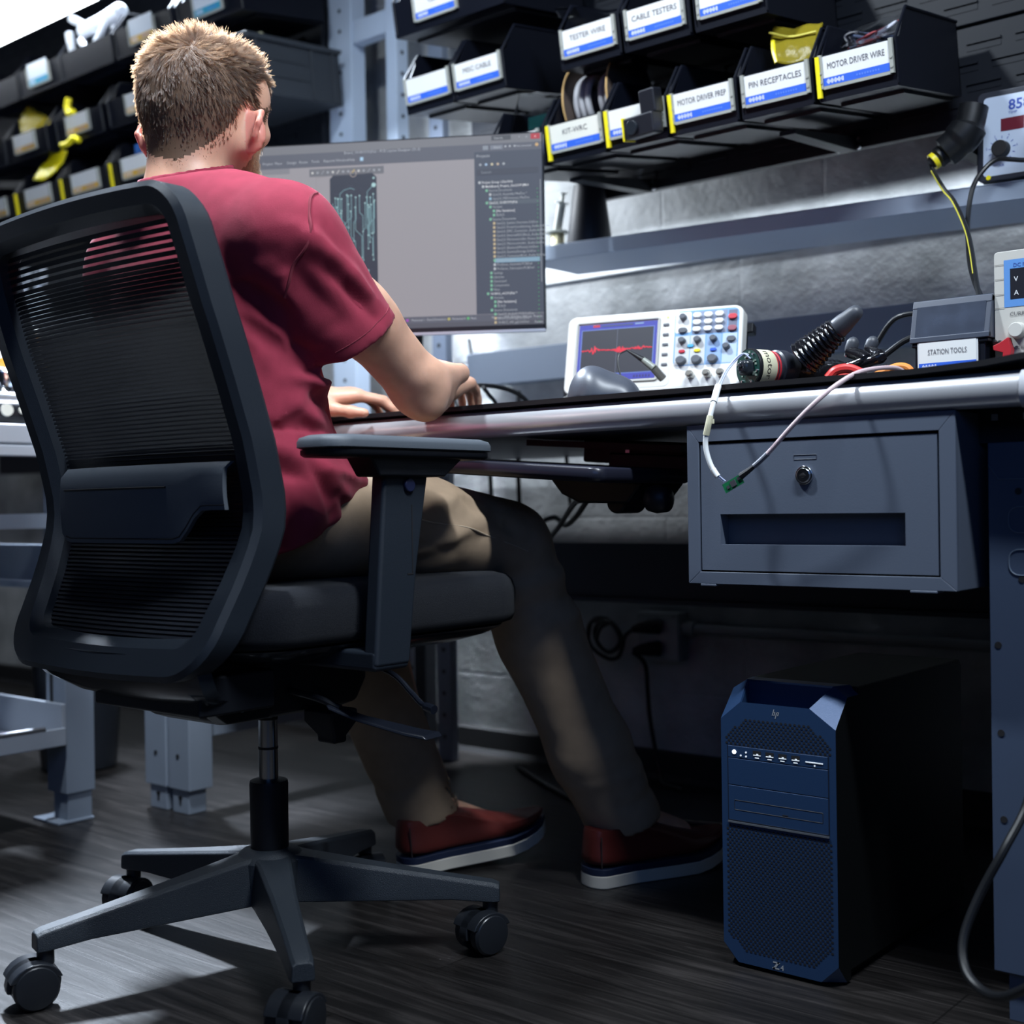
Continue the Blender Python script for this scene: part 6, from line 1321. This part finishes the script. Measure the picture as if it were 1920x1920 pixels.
# black cone and syringe pot on the shelf
cn = tag(MB().lathe([(0.050, 0.0), (0.0505, 0.004), (0.034, 0.128), (0.0325, 0.135), (0.024, 0.139), (0.0, 0.139)], n=32, M=Matrix.Translation((-1.638, 2.25, 1.187))).build('cone_dispenser', mat('cone_black', (0.010, 0.012, 0.020), 0.5), ang=50), 'tall black tapered cone on the shelf right of the monitor', 'dispenser')
sy = thing('flux_syringe', 'upright clear syringe with ribbed brass base on the left end of the shelf', 'syringe', (-1.718, 2.24, 1.189))
MB().lathe([(0.0155, 0.0)]+[(0.0155+0.0008*(i % 2), 0.002+0.0022*i) for i in range(17)]+[(0.0155, 0.040)], n=24).build('ribbed_base', mat('brass_knurl', (0.50, 0.45, 0.28), 0.35, 0.6), sy)
MB().lathe([(0.024, 0.040), (0.026, 0.042), (0.024, 0.044), (0.0, 0.045)], n=24).build('disc', mat('olive_disc', (0.42, 0.42, 0.36), 0.5), sy)
MB().cyl((0.0, 0, 0.044), (0.014, 0, 0.105), 0.0092).cyl((0.0135, 0, 0.104), (0.014, 0, 0.106), 0.016).cyl((0.014, 0, 0.105), (0.018, 0, 0.124), 0.0040).cyl((0.018, 0, 0.124), (0.0183, 0, 0.126), 0.0095).build('barrel', mat('syringe_plastic', (0.62, 0.64, 0.60), 0.35), sy)

# ================================================================== contents of the bins
spo = thing('cable_spool', 'cardboard spool of grey cable in the bin with yellow clips', 'cable spool', (-1.455, 2.075, 1.425), rot=(math.radians(9.5), 0, math.radians(0)))
card = mat('spool_cardboard', (0.085, 0.062, 0.052), 0.7); ce = mat('spool_edge', (0.50, 0.32, 0.13), 0.8)
for x in (-0.058, 0.046):
    f_ = MB().cyl((x, 0, 0), (x+0.004, 0, 0), 0.082, n=44).build('flange', card, spo)
    MB().tube([(x+0.002, 0.082*math.cos(a), 0.082*math.sin(a)) for a in np.linspace(0, 2*PI, 45)[:-1]], 0.0021, 6, close=True).build('rim', ce, f_)
MB().cyl((-0.054, 0, 0), (0.046, 0, 0), 0.03).build('core', card, spo)
B = MB()
for i in range(7):
    if i in (3,): continue
    x = -0.046+i*0.0145; B.tube([(x+0.004*a/6.28, (0.052+0.002*math.sin(i))*math.cos(a), (0.052+0.002*math.sin(i))*math.sin(a)) for a in np.linspace(0, 2*PI, 34)[:-1]], 0.0066, 8, close=True)
B.build('cable_windings', mat('grey_cable', (0.40, 0.40, 0.42), 0.5), spo)
def bag(name, label, m_, pts_grid, group=None, cat='plastic bag'):
    """crumpled thin bag from a small grid of 3-D points; given real thickness"""
    g = np.array(pts_grid, float); R_, C_ = g.shape[:2]; nr, nc = 14, 14; V = []
    for i in range(nr+1):
        for j in range(nc+1):
            a, b_ = i/nr*(R_-1), j/nc*(C_-1); i0, j0 = min(int(a), R_-2), min(int(b_), C_-2); u, v = a-i0, b_-j0
            V.append((g[i0, j0]*(1-u)+g[i0+1, j0]*u)*(1-v)+(g[i0, j0+1]*(1-u)+g[i0+1, j0+1]*u)*v)
    V = np.array(V); V = V+np.stack([vnoise(V, 70, s_) for s_ in (1, 2, 3)], 1)*0.005+np.stack([vnoise(V, 160, s_) for s_ in (4, 5, 6)], 1)*0.002
    n1 = nc+1; F = [(i*n1+j, i*n1+j+1, (i+1)*n1+j+1, (i+1)*n1+j) for i in range(nr) for j in range(nc)]
    o = MB().add([tuple(p) for p in V], F).build(name, m_)
    s_ = o.modifiers.new('thickness', 'SOLIDIFY'); s_.thickness = 0.004; s_.offset = 0
    return tag(o, label, cat, group)
yb = bag('zip_bag', 'zip bag with yellow strip sticking up from the PIN RECEPTACLES bin', yellowbag, [[(-1.075, 2.03, 1.468), (-1.03, 2.03, 1.450), (-0.982, 2.03, 1.447)], [(-1.070, 2.01, 1.430), (-1.02, 2.01, 1.418), (-0.980, 2.01, 1.415)], [(-1.055, 2.0, 1.39), (-1.02, 2.0, 1.375), (-0.983, 2.0, 1.372)]])
MB().tube(spline([(-1.072, 2.012, 1.448), (-1.03, 2.008, 1.430), (-0.982, 2.008, 1.427)], 6), 0.0022, 6).build('zip_strip', mat('zip_yellow', (0.62, 0.56, 0.10), 0.35), yb)
MB().tube(spline([(-1.0655, 2.012, 1.432), (-1.060, 2.004, 1.41), (-1.052, 2.0, 1.388)], 5), 0.004, 6).build('yellow_fold', yellowp, yb)
bag('zip_bag', 'clear crumpled bag resting on the TESTER WIRE bin', clear, [[(-1.53, 2.0, 1.605), (-1.46, 2.02, 1.592), (-1.37, 2.04, 1.572)], [(-1.51, 1.985, 1.580), (-1.45, 2.0, 1.564), (-1.37, 2.02, 1.552)], [(-1.47, 1.99, 1.556), (-1.43, 2.0, 1.548), (-1.38, 2.01, 1.542)]])
cb = bag('zip_bag', 'clear bag of green circuit parts right above the monitor corner', clear, [[(-1.640, 2.02, 1.465), (-1.59, 2.02, 1.46), (-1.535, 2.02, 1.445)], [(-1.640, 2.005, 1.42), (-1.59, 2.005, 1.415), (-1.545, 2.005, 1.41)], [(-1.640, 1.995, 1.385), (-1.60, 1.995, 1.375), (-1.55, 1.995, 1.372)]])
MB().box(-1.615, -1.56, 2.016, 2.019, 1.378, 1.412).build('circuit_part', mat('teal_board', (0.02, 0.14, 0.13), 0.4), cb)
bag('zip_bag', 'clear bag of wires lying in the MOTOR DRIVER WIRE bin', clear, [[(-0.955, 2.09, 1.445), (-0.90, 2.09, 1.452), (-0.838, 2.09, 1.448)], [(-0.945, 2.05, 1.415), (-0.89, 2.05, 1.43), (-0.838, 2.05, 1.43)], [(-0.94, 2.02, 1.39), (-0.89, 2.02, 1.39), (-0.84, 2.02, 1.395)]])
rr = random.Random(12)
for i, (nm, col) in enumerate((('white', (0.42, 0.44, 0.52)), ('grey', (0.22, 0.24, 0.33)), ('pale blue', (0.26, 0.32, 0.48)), ('red', (0.30, 0.05, 0.06)), ('black', (0.02, 0.02, 0.03)))):
    pts = [(-0.893+rr.uniform(-0.052, 0.052), 2.04+rr.uniform(-0.01, 0.02), 1.375+rr.uniform(0.0, 0.052)) for _ in range(7)]
    tag(MB().tube(spline(pts, 7), 0.0028 if i != 3 else 0.0018, 8).build('hookup_wire', mat('wire_'+nm.replace(' ', '_'), col, 0.4)), '%s hook-up wire tangled in the MOTOR DRIVER WIRE bin' % nm, 'wire')
gd = thing('clip_gadget', 'black gadget with a round lens clipped over the half hidden bin label', 'camera', (-1.285, 1.952, 1.315), rot=(math.radians(9.5), 0, math.radians(-8)))
MB().box(-0.035, 0.035, -0.03, 0.0, -0.018, 0.020).box(0.0, 0.036, -0.02, 0.006, 0.018, 0.062).build('body', mat('gadget_black', (0.008, 0.009, 0.014), 0.4), gd, bevel=0.004)
MB().cyl((-0.012, -0.030, 0.0), (-0.012, -0.036, 0.0), 0.013).build('lens', gloss, gd, bevel=0.001)
MB().box(-0.039, -0.035, -0.030, 0.0, -0.020, 0.022).build('yellow_edge', yellowp, gd, bevel=0.001)
bag('yellow_bag', 'clear bag with yellow sides sticking out of the middle row, far left rack', yellowbag, [[(-3.55, 2.04, 1.85), (-3.50, 2.04, 1.82), (-3.44, 2.04, 1.79)], [(-3.57, 2.02, 1.80), (-3.48, 2.02, 1.775), (-3.37, 2.02, 1.745)], [(-3.52, 2.0, 1.745), (-3.46, 2.0, 1.735), (-3.40, 2.0, 1.73)]])
bag('yellow_bag', 'bright yellow bag bulging from the lowest row, far left rack', mat('opaque_yellow_film', (0.85, 0.72, 0.01), 0.3, bump=0.4, bscale=60), [[(-3.42, 2.04, 1.688), (-3.385, 2.04, 1.69), (-3.34, 2.04, 1.675)], [(-3.45, 2.02, 1.645), (-3.39, 2.02, 1.64), (-3.335, 2.02, 1.635)], [(-3.46, 2.0, 1.605), (-3.40, 2.0, 1.595), (-3.37, 2.0, 1.602)]])
tag(MB().tube(spline([(-3.262, 1.997, 1.80), (-3.265, 1.995, 1.775), (-3.255, 1.995, 1.755), (-3.235, 1.995, 1.757)], 5), 0.010, 8).build('yellow_clip', yellowp), 'small yellow clip on a middle row bin, far left rack', 'clip')
tag(MB().tube(spline([(-3.29, 1.99, 1.672), (-3.25, 1.985, 1.668), (-3.22, 1.985, 1.678), (-3.20, 1.99, 1.668)], 5), 0.008, 8).build('yellow_clip', yellowp), 'yellow clip between the middle and lowest rows, far left rack', 'clip')
G = 'white handled tools in the top left bin'
for i, (p, q, r) in enumerate((((-3.27, 2.05, 2.00), (-3.07, 2.05, 2.015), 0.024), ((-3.30, 2.03, 2.045), (-3.19, 2.05, 1.985), 0.012), ((-3.29, 2.02, 2.00), (-3.285, 2.03, 1.91), 0.013), ((-3.13, 2.04, 2.0), (-3.22, 2.04, 1.92), 0.011), ((-3.25, 2.03, 1.97), (-3.20, 2.03, 1.915), 0.011), ((-3.10, 2.05, 1.98), (-3.12, 2.05, 1.93), 0.014))):
    tag(MB().tube([Vector(p).lerp(Vector(q), t_) for t_ in (0, 0.04, 0.5, 0.96, 1)], [r*0.6, r, r*0.9, r, r*0.6], 12).build('hand_tool', mat('tool_white', (0.72, 0.76, 0.82), 0.4)),
        ('thick white tool laid across the bin of white tools', 'long thin white tool leaning over the thick one', 'upright white tool at the left of the tool bin', 'white tool slanting to the right in the tool bin', 'short white tool in the middle of the tool bin', 'stubby white tool at the right end of the tool bin')[i], 'hand tool', G)
tag(MB().box(-2.965, -2.90, 2.01, 2.05, 1.59, 1.615).build('blue_part', mat('blue_part', (0.02, 0.12, 0.42), 0.4)), 'blue part lying in a lowest row bin beside the left ear', 'part')
tag(MB().cyl((-2.60, 2.05, 1.815), (-2.535, 2.10, 1.822), 0.014, n=18).build('tape_roll', mat('pale_yellow_roll', (0.62, 0.60, 0.40), 0.5), bevel=0.002), 'small pale yellow roll on the ribbed grey tote', 'roll')
bag('clear_bag', 'clear bag crumpled on the left end of the ribbed grey tote', clear, [[(-2.72, 2.02, 1.85), (-2.66, 2.02, 1.86), (-2.60, 2.02, 1.84)], [(-2.72, 2.0, 1.82), (-2.66, 2.0, 1.83), (-2.61, 2.0, 1.81)], [(-2.71, 2.0, 1.79), (-2.66, 2.0, 1.79), (-2.62, 2.0, 1.79)]])
# ================================================================== under the bench
kt = thing('keyboard_tray', 'black keyboard tray hung under the workbench beside the knee', 'keyboard tray', (-1.12, 1.6, 0.68), rot=(0, math.radians(4.2), 0))
MB().loft([[(x, y, z) for x, y in rrect(-0.36+i, 0.078-i, -0.155+i, 0.10-i, 0.02, 5)] for z, i in ((-0.013, 0.006), (-0.010, 0.001), (-0.004, 0.0), (0.006, 0.0), (0.009, 0.003))]).build('tray', mat('tray_black', (0.012, 0.013, 0.022), 0.28), kt, ang=60)
MB().box(-0.14, 0.055, 0.10, 0.28, 0.012, 0.050).box(-0.06, 0.10, 0.06, 0.30, 0.0, 0.03).prism([(0.10, 0.0), (0.18, 0.004), (0.18, 0.06), (0.10, 0.06)], 0.055, 0.10, 'y').build('swing_arm', black, kt, bevel=0.004)
MB().loft([[(-0.115, y, -0.014), (0.06, y, -0.012), (0.035, y, -0.045), (-0.02, y, -0.048), (-0.055, y, -0.05), (-0.09, y, -0.038)] for y in (-0.02, 0.10)]).cyl((0.0, 0.0, -0.045), (0.0, 0.06, -0.045), 0.018, n=24).build('tilt_mechanism', black, kt, bevel=0.004)
MB().lathe([(0.010, 0.0), (0.019, 0.004), (0.021, 0.016), (0.018, 0.034), (0.008, 0.038)], n=20, M=Matrix.Translation((0.066, -0.01, -0.036)) @ Matrix.Rotation(PI/2, 4, 'Y')).build('adjust_knob', mat('knob_black', (0.006, 0.007, 0.012), 0.5), kt, ang=60)
MB().box(-0.055, -0.047, 0.0995, 0.102, 0.03, 0.038).build('square_bolt', steel, kt)
MB().box(-0.22, 0.08, 0.05, 0.32, 0.035, 0.045).build('track', black, kt)
for lab, pts, r in (('black cable dropping behind the bench, left of the keyboard tray gap', [(-2.10, 2.31, 0.90), (-2.06, 2.31, 0.84), (-2.005, 2.31, 0.77), (-1.985, 2.31, 0.72), (-1.98, 2.31, 0.60)], 0.005),
                    ('straight black cable hanging behind the bench beside the knee', [(-1.90, 2.32, 0.90), (-1.903, 2.32, 0.781), (-1.905, 2.32, 0.691), (-1.897, 2.32, 0.56), (-1.88, 2.32, 0.50)], 0.0055),
                    ('black cable hanging behind the middle of the keyboard tray', [(-1.77, 2.33, 0.90), (-1.77, 2.33, 0.777), (-1.77, 2.33, 0.737), (-1.76, 2.33, 0.62)], 0.0045),
                    ('looping black cable below the keyboard tray mechanism', [(-1.686, 2.1, 0.55), (-1.671, 2.1, 0.59), (-1.629, 2.1, 0.606), (-1.563, 2.05, 0.591), (-1.46, 1.95, 0.61), (-1.36, 1.85, 0.64)], 0.0055),
                    ('black cable sloping down from the keyboard tray mechanism', [(-1.30, 1.75, 0.64), (-1.354, 1.8, 0.632), (-1.538, 2.0, 0.592), (-1.651, 2.1, 0.551), (-1.753, 2.2, 0.49)], 0.0052),
                    ('thin black wire on the wall right under the monitor', [(-2.177, 2.46, 1.06), (-2.168, 2.46, 1.016), (-2.15, 2.46, 0.93), (-2.14, 2.46, 0.80)], 0.004),
                    ('black cable curving over the bench just right of the hand', [(-1.60, 1.72, 0.845), (-1.575, 1.76, 0.853), (-1.571, 1.85, 0.858), (-1.545, 1.9, 0.838), (-1.535, 1.93, 0.79)], 0.0045),
                    ('short black cable branching down right of the hand', [(-1.56, 1.80, 0.853), (-1.572, 1.83, 0.842), (-1.58, 1.86, 0.825), (-1.59, 1.88, 0.79)], 0.004),
                    ('black cable end sticking out left of the oscilloscope', [(-1.32, 1.83, 0.842), (-1.355, 1.82, 0.832), (-1.375, 1.80, 0.815), (-1.39, 1.78, 0.795)], 0.0042)):
    tag(MB().tube(spline(pts, 7), r, 8).build('cable', cable_m), lab, 'cable')
ot = thing('wall_outlet', 'white surface-mounted wall outlet box under the bench', 'wall outlet', (-1.6, 2.48, 0.33))
MB().box(-0.055, 0.055, -0.045, 0.0, -0.055, 0.055).build('box', mat('outlet_white', (0.30, 0.32, 0.33), 0.5), ot, bevel=0.004)
B = MB()
for z in (0.024, -0.026): B.cyl((0.0, -0.046, z), (0.0, -0.044, z), 0.017, n=20)
B.cyl((0.045, -0.0465, 0.048), (0.045, -0.044, 0.048), 0.004, n=10)
B.build('sockets', mat('socket_grey', (0.20, 0.21, 0.22), 0.5), ot)
MB().cyl((0.055, -0.02, 0.02), (1.1, -0.02, 0.02), 0.011, n=14).cyl((0.05, -0.02, 0.02), (0.085, -0.02, 0.02), 0.016, n=14).build('conduit', mat('conduit_paint', (0.26, 0.28, 0.29), 0.5), ot)
def plug(lab, z, pts):
    t = thing('power_plug', lab, 'plug', (-1.598, 2.433, z))
    MB().tube([(0.006, 0, 0), (-0.012, -0.016, 0), (-0.03, -0.03, -0.002), (-0.042, -0.038, -0.006)], [0.017, 0.016, 0.012, 0.008], 12).build('plug_body', rubber, t)
    MB().tube(spline(pts, 8), 0.005, 8).build('cord', cable_m, t, shift=(-1.598, 2.433, z)); return t
plug('upper black plug in the wall outlet, cord coiled beside it', 0.354, [(-1.64, 2.395, 0.348), (-1.665, 2.40, 0.33), (-1.68, 2.41, 0.30), (-1.70, 2.42, 0.278), (-1.73, 2.42, 0.275), (-1.775, 2.42, 0.30), (-1.79, 2.43, 0.34), (-1.765, 2.43, 0.365), (-1.72, 2.42, 0.362), (-1.69, 2.42, 0.33), (-1.70, 2.42, 0.30), (-1.74, 2.43, 0.29), (-1.77, 2.43, 0.32), (-1.755, 2.42, 0.352), (-1.71, 2.41, 0.358), (-1.685, 2.41, 0.32), (-1.715, 2.41, 0.29), (-1.75, 2.41, 0.312), (-1.74, 2.41, 0.345), (-1.72, 2.42, 0.36), (-1.78, 2.43, 0.355), (-1.80, 2.44, 0.30)])
plug('lower black plug in the wall outlet, cord running to the floor', 0.304, [(-1.64, 2.395, 0.298), (-1.618, 2.41, 0.27), (-1.625, 2.43, 0.213), (-1.627, 2.44, 0.15), (-1.614, 2.44, 0.079), (-1.592, 2.43, 0.02), (-1.57, 2.41, 0.006), (-1.50, 2.38, 0.006)])
tag(MB().tube(spline([(-0.478, 1.515, 0.34), (-0.486, 1.5, 0.28), (-0.497, 1.46, 0.238), (-0.52, 1.44, 0.184), (-0.531, 1.42, 0.139), (-0.521, 1.4, 0.111), (-0.494, 1.38, 0.100), (-0.459, 1.35, 0.113), (-0.41, 1.33, 0.15)], 8), 0.0052, 10).build('hanging_cable', cable_m), 'black cable hanging in a loop in front of the right bench leg', 'cable')
tag(MB().tube(spline([(-1.95, 2.36, 0.006), (-1.7, 2.2, 0.006), (-1.5, 2.12, 0.006), (-1.25, 2.16, 0.006), (-0.95, 2.22, 0.006)], 8), 0.006, 8).build('floor_cable', cable_m), 'black cable lying on the floor along the wall behind the shoes', 'cable')
# ================================================================== things on and by the side bench
TZ = 0.803
fa = thing('robot_forearm', 'black robot forearm with circuit boards lying at the edge of the left bench', 'robot arm', (-2.375, 1.345, TZ), math.radians(82)); B = MB()
MB().cyl((-0.07, 0, 0.026), (0.055, 0, 0.026), 0.026, n=26).build('shell', mat('arm_black', (0.012, 0.013, 0.016), 0.25), fa, bevel=0.004)
for x, r in ((-0.045, 0.012), (-0.015, 0.007)): MB().cyl((x, -0.022, 0.03), (x, -0.029, 0.031), r, n=20).build('dial', mat('dial_cream', (0.62, 0.60, 0.52), 0.4), fa)
MB().box(0.0, 0.012, -0.030, -0.020, 0.012, 0.042).build('green_board', mat('pcb_bright_green', (0.01, 0.13, 0.05), 0.3), fa)
MB().cyl((0.016, -0.018, 0.036), (0.05, -0.018, 0.034), 0.010, n=16).build('motor_can', chrome, fa)
MB().cyl((0.058, 0, 0.026), (0.075, 0, 0.026), 0.022, n=20).build('end_cap', mat('cap_white', (0.6, 0.6, 0.62), 0.4), fa, bevel=0.003)
ch = thing('metal_joint', 'shiny metal robot joint standing behind the black forearm on the left bench', 'robot part', (-2.455, 1.345, TZ))
MB().lathe([(0.03, 0), (0.034, 0.01), (0.034, 0.03), (0.026, 0.036), (0.03, 0.05), (0.032, 0.075), (0.022, 0.085), (0.026, 0.10), (0.026, 0.115), (0.012, 0.125)], n=28).build('stacked_joint', chrome, ch, ang=50)
MB().cyl((-0.02, -0.05, 0.05), (0.01, 0.07, 0.055), 0.014).build('cross_shaft', steel, ch, bevel=0.002)
tag(MB().cyl((-2.43, 1.25, TZ+0.062), (-2.40, 1.44, TZ+0.058), 0.011, n=18).build('silver_tube', steel, bevel=0.002), 'silver tube lying across the robot parts on the left bench', 'tube')
oh = thing('orange_hand', 'small orange robot hand with white fingertips on the left bench', 'robotic hand', (-2.535, 1.405, TZ))
oh.scale = (0.87, 0.87, 0.87); om = mat('orange_plastic', (0.70, 0.28, 0.02), 0.35); wt = mat('fingertip_white', (0.75, 0.74, 0.70), 0.4)
MB().cyl((0.02, 0, 0), (0.02, 0, 0.12), 0.03, n=20).build('stand', mat('stand_dark', (0.02, 0.02, 0.025), 0.4), oh)
MB().tube(spline([(-0.03, 0.0, 0.15), (0.01, 0.0, 0.135), (0.05, 0.02, 0.14), (0.075, 0.04, 0.155)], 6), [0.016]*7+[0.024]*12, 14).build('palm', om, oh)
for pts in ([(-0.03, 0, 0.15), (-0.055, 0, 0.19), (-0.06, 0.0, 0.235), (-0.058, 0, 0.255)], [(0.03, 0.01, 0.15), (0.03, 0.01, 0.19), (0.032, 0.01, 0.235)], [(0.06, 0.03, 0.16), (0.058, 0.03, 0.20), (0.055, 0.03, 0.24)], [(-0.01, 0, 0.15), (-0.015, -0.01, 0.17), (-0.018, -0.012, 0.185)]):
    s_ = spline(pts, 6); MB().tube(s_, 0.010, 10).build('finger', om, oh); MB().sphere(s_[-1], 0.0125, 12).build('fingertip', wt, oh)
bx = thing('side_shelf', 'pale grey shelf with bottles, above the robot parts at the left edge', 'shelf', (-3.6, 2.0, 1.165))
MB().box(-0.6, 0.45, 0.0, 0.3, 0.0, 0.03).build('board', mat('pale_shelf', (0.42, 0.45, 0.48), 0.5), bx, bevel=0.002)
MB().box(-0.6, 0.45, 0.28, 0.31, -0.4, 0.0).build('back_rail', mat('stand_dark', (0.02, 0.02, 0.025), 0.4), bx)
for x, h_, lab, col in ((-3.63, 0.13, 'clear spray bottle with a blue label on the left shelf', (0.05, 0.40, 0.75)), (-3.545, 0.12, 'clear spray bottle without label beside the blue labelled one', None)):
    t = thing('spray_bottle', lab, 'bottle', (x, 2.06, 1.195))
    MB().lathe([(0.034, 0), (0.036, 0.005), (0.036, h_*0.6), (0.022, h_*0.8), (0.012, h_*0.86), (0.012, h_)], n=22).build('bottle', mat('bottle_plastic', (0.62, 0.68, 0.76), 0.25), t, ang=50)
    MB().box(-0.014, 0.03, -0.012, 0.012, h_, h_+0.05).build('trigger_head', mat('pump_white', (0.55, 0.58, 0.62), 0.4), t, bevel=0.004)
    if col: MB().lathe([(0.0365, h_*0.1), (0.0372, h_*0.12), (0.0372, h_*0.5), (0.0365, h_*0.52)], n=22).build('label_band', mat('blue_label', col, 0.4), t)
tag(MB().lathe([(0.075, 0.0), (0.09, 0.005), (0.115, 0.36), (0.112, 0.362), (0.088, 0.012)], n=28, M=Matrix.Translation((-2.86, 1.75, 0.0))).build('waste_bin', mat('bin_grey', (0.02, 0.024, 0.032), 0.35), ang=50), 'black waste bin on the floor behind the side workbench', 'waste bin')
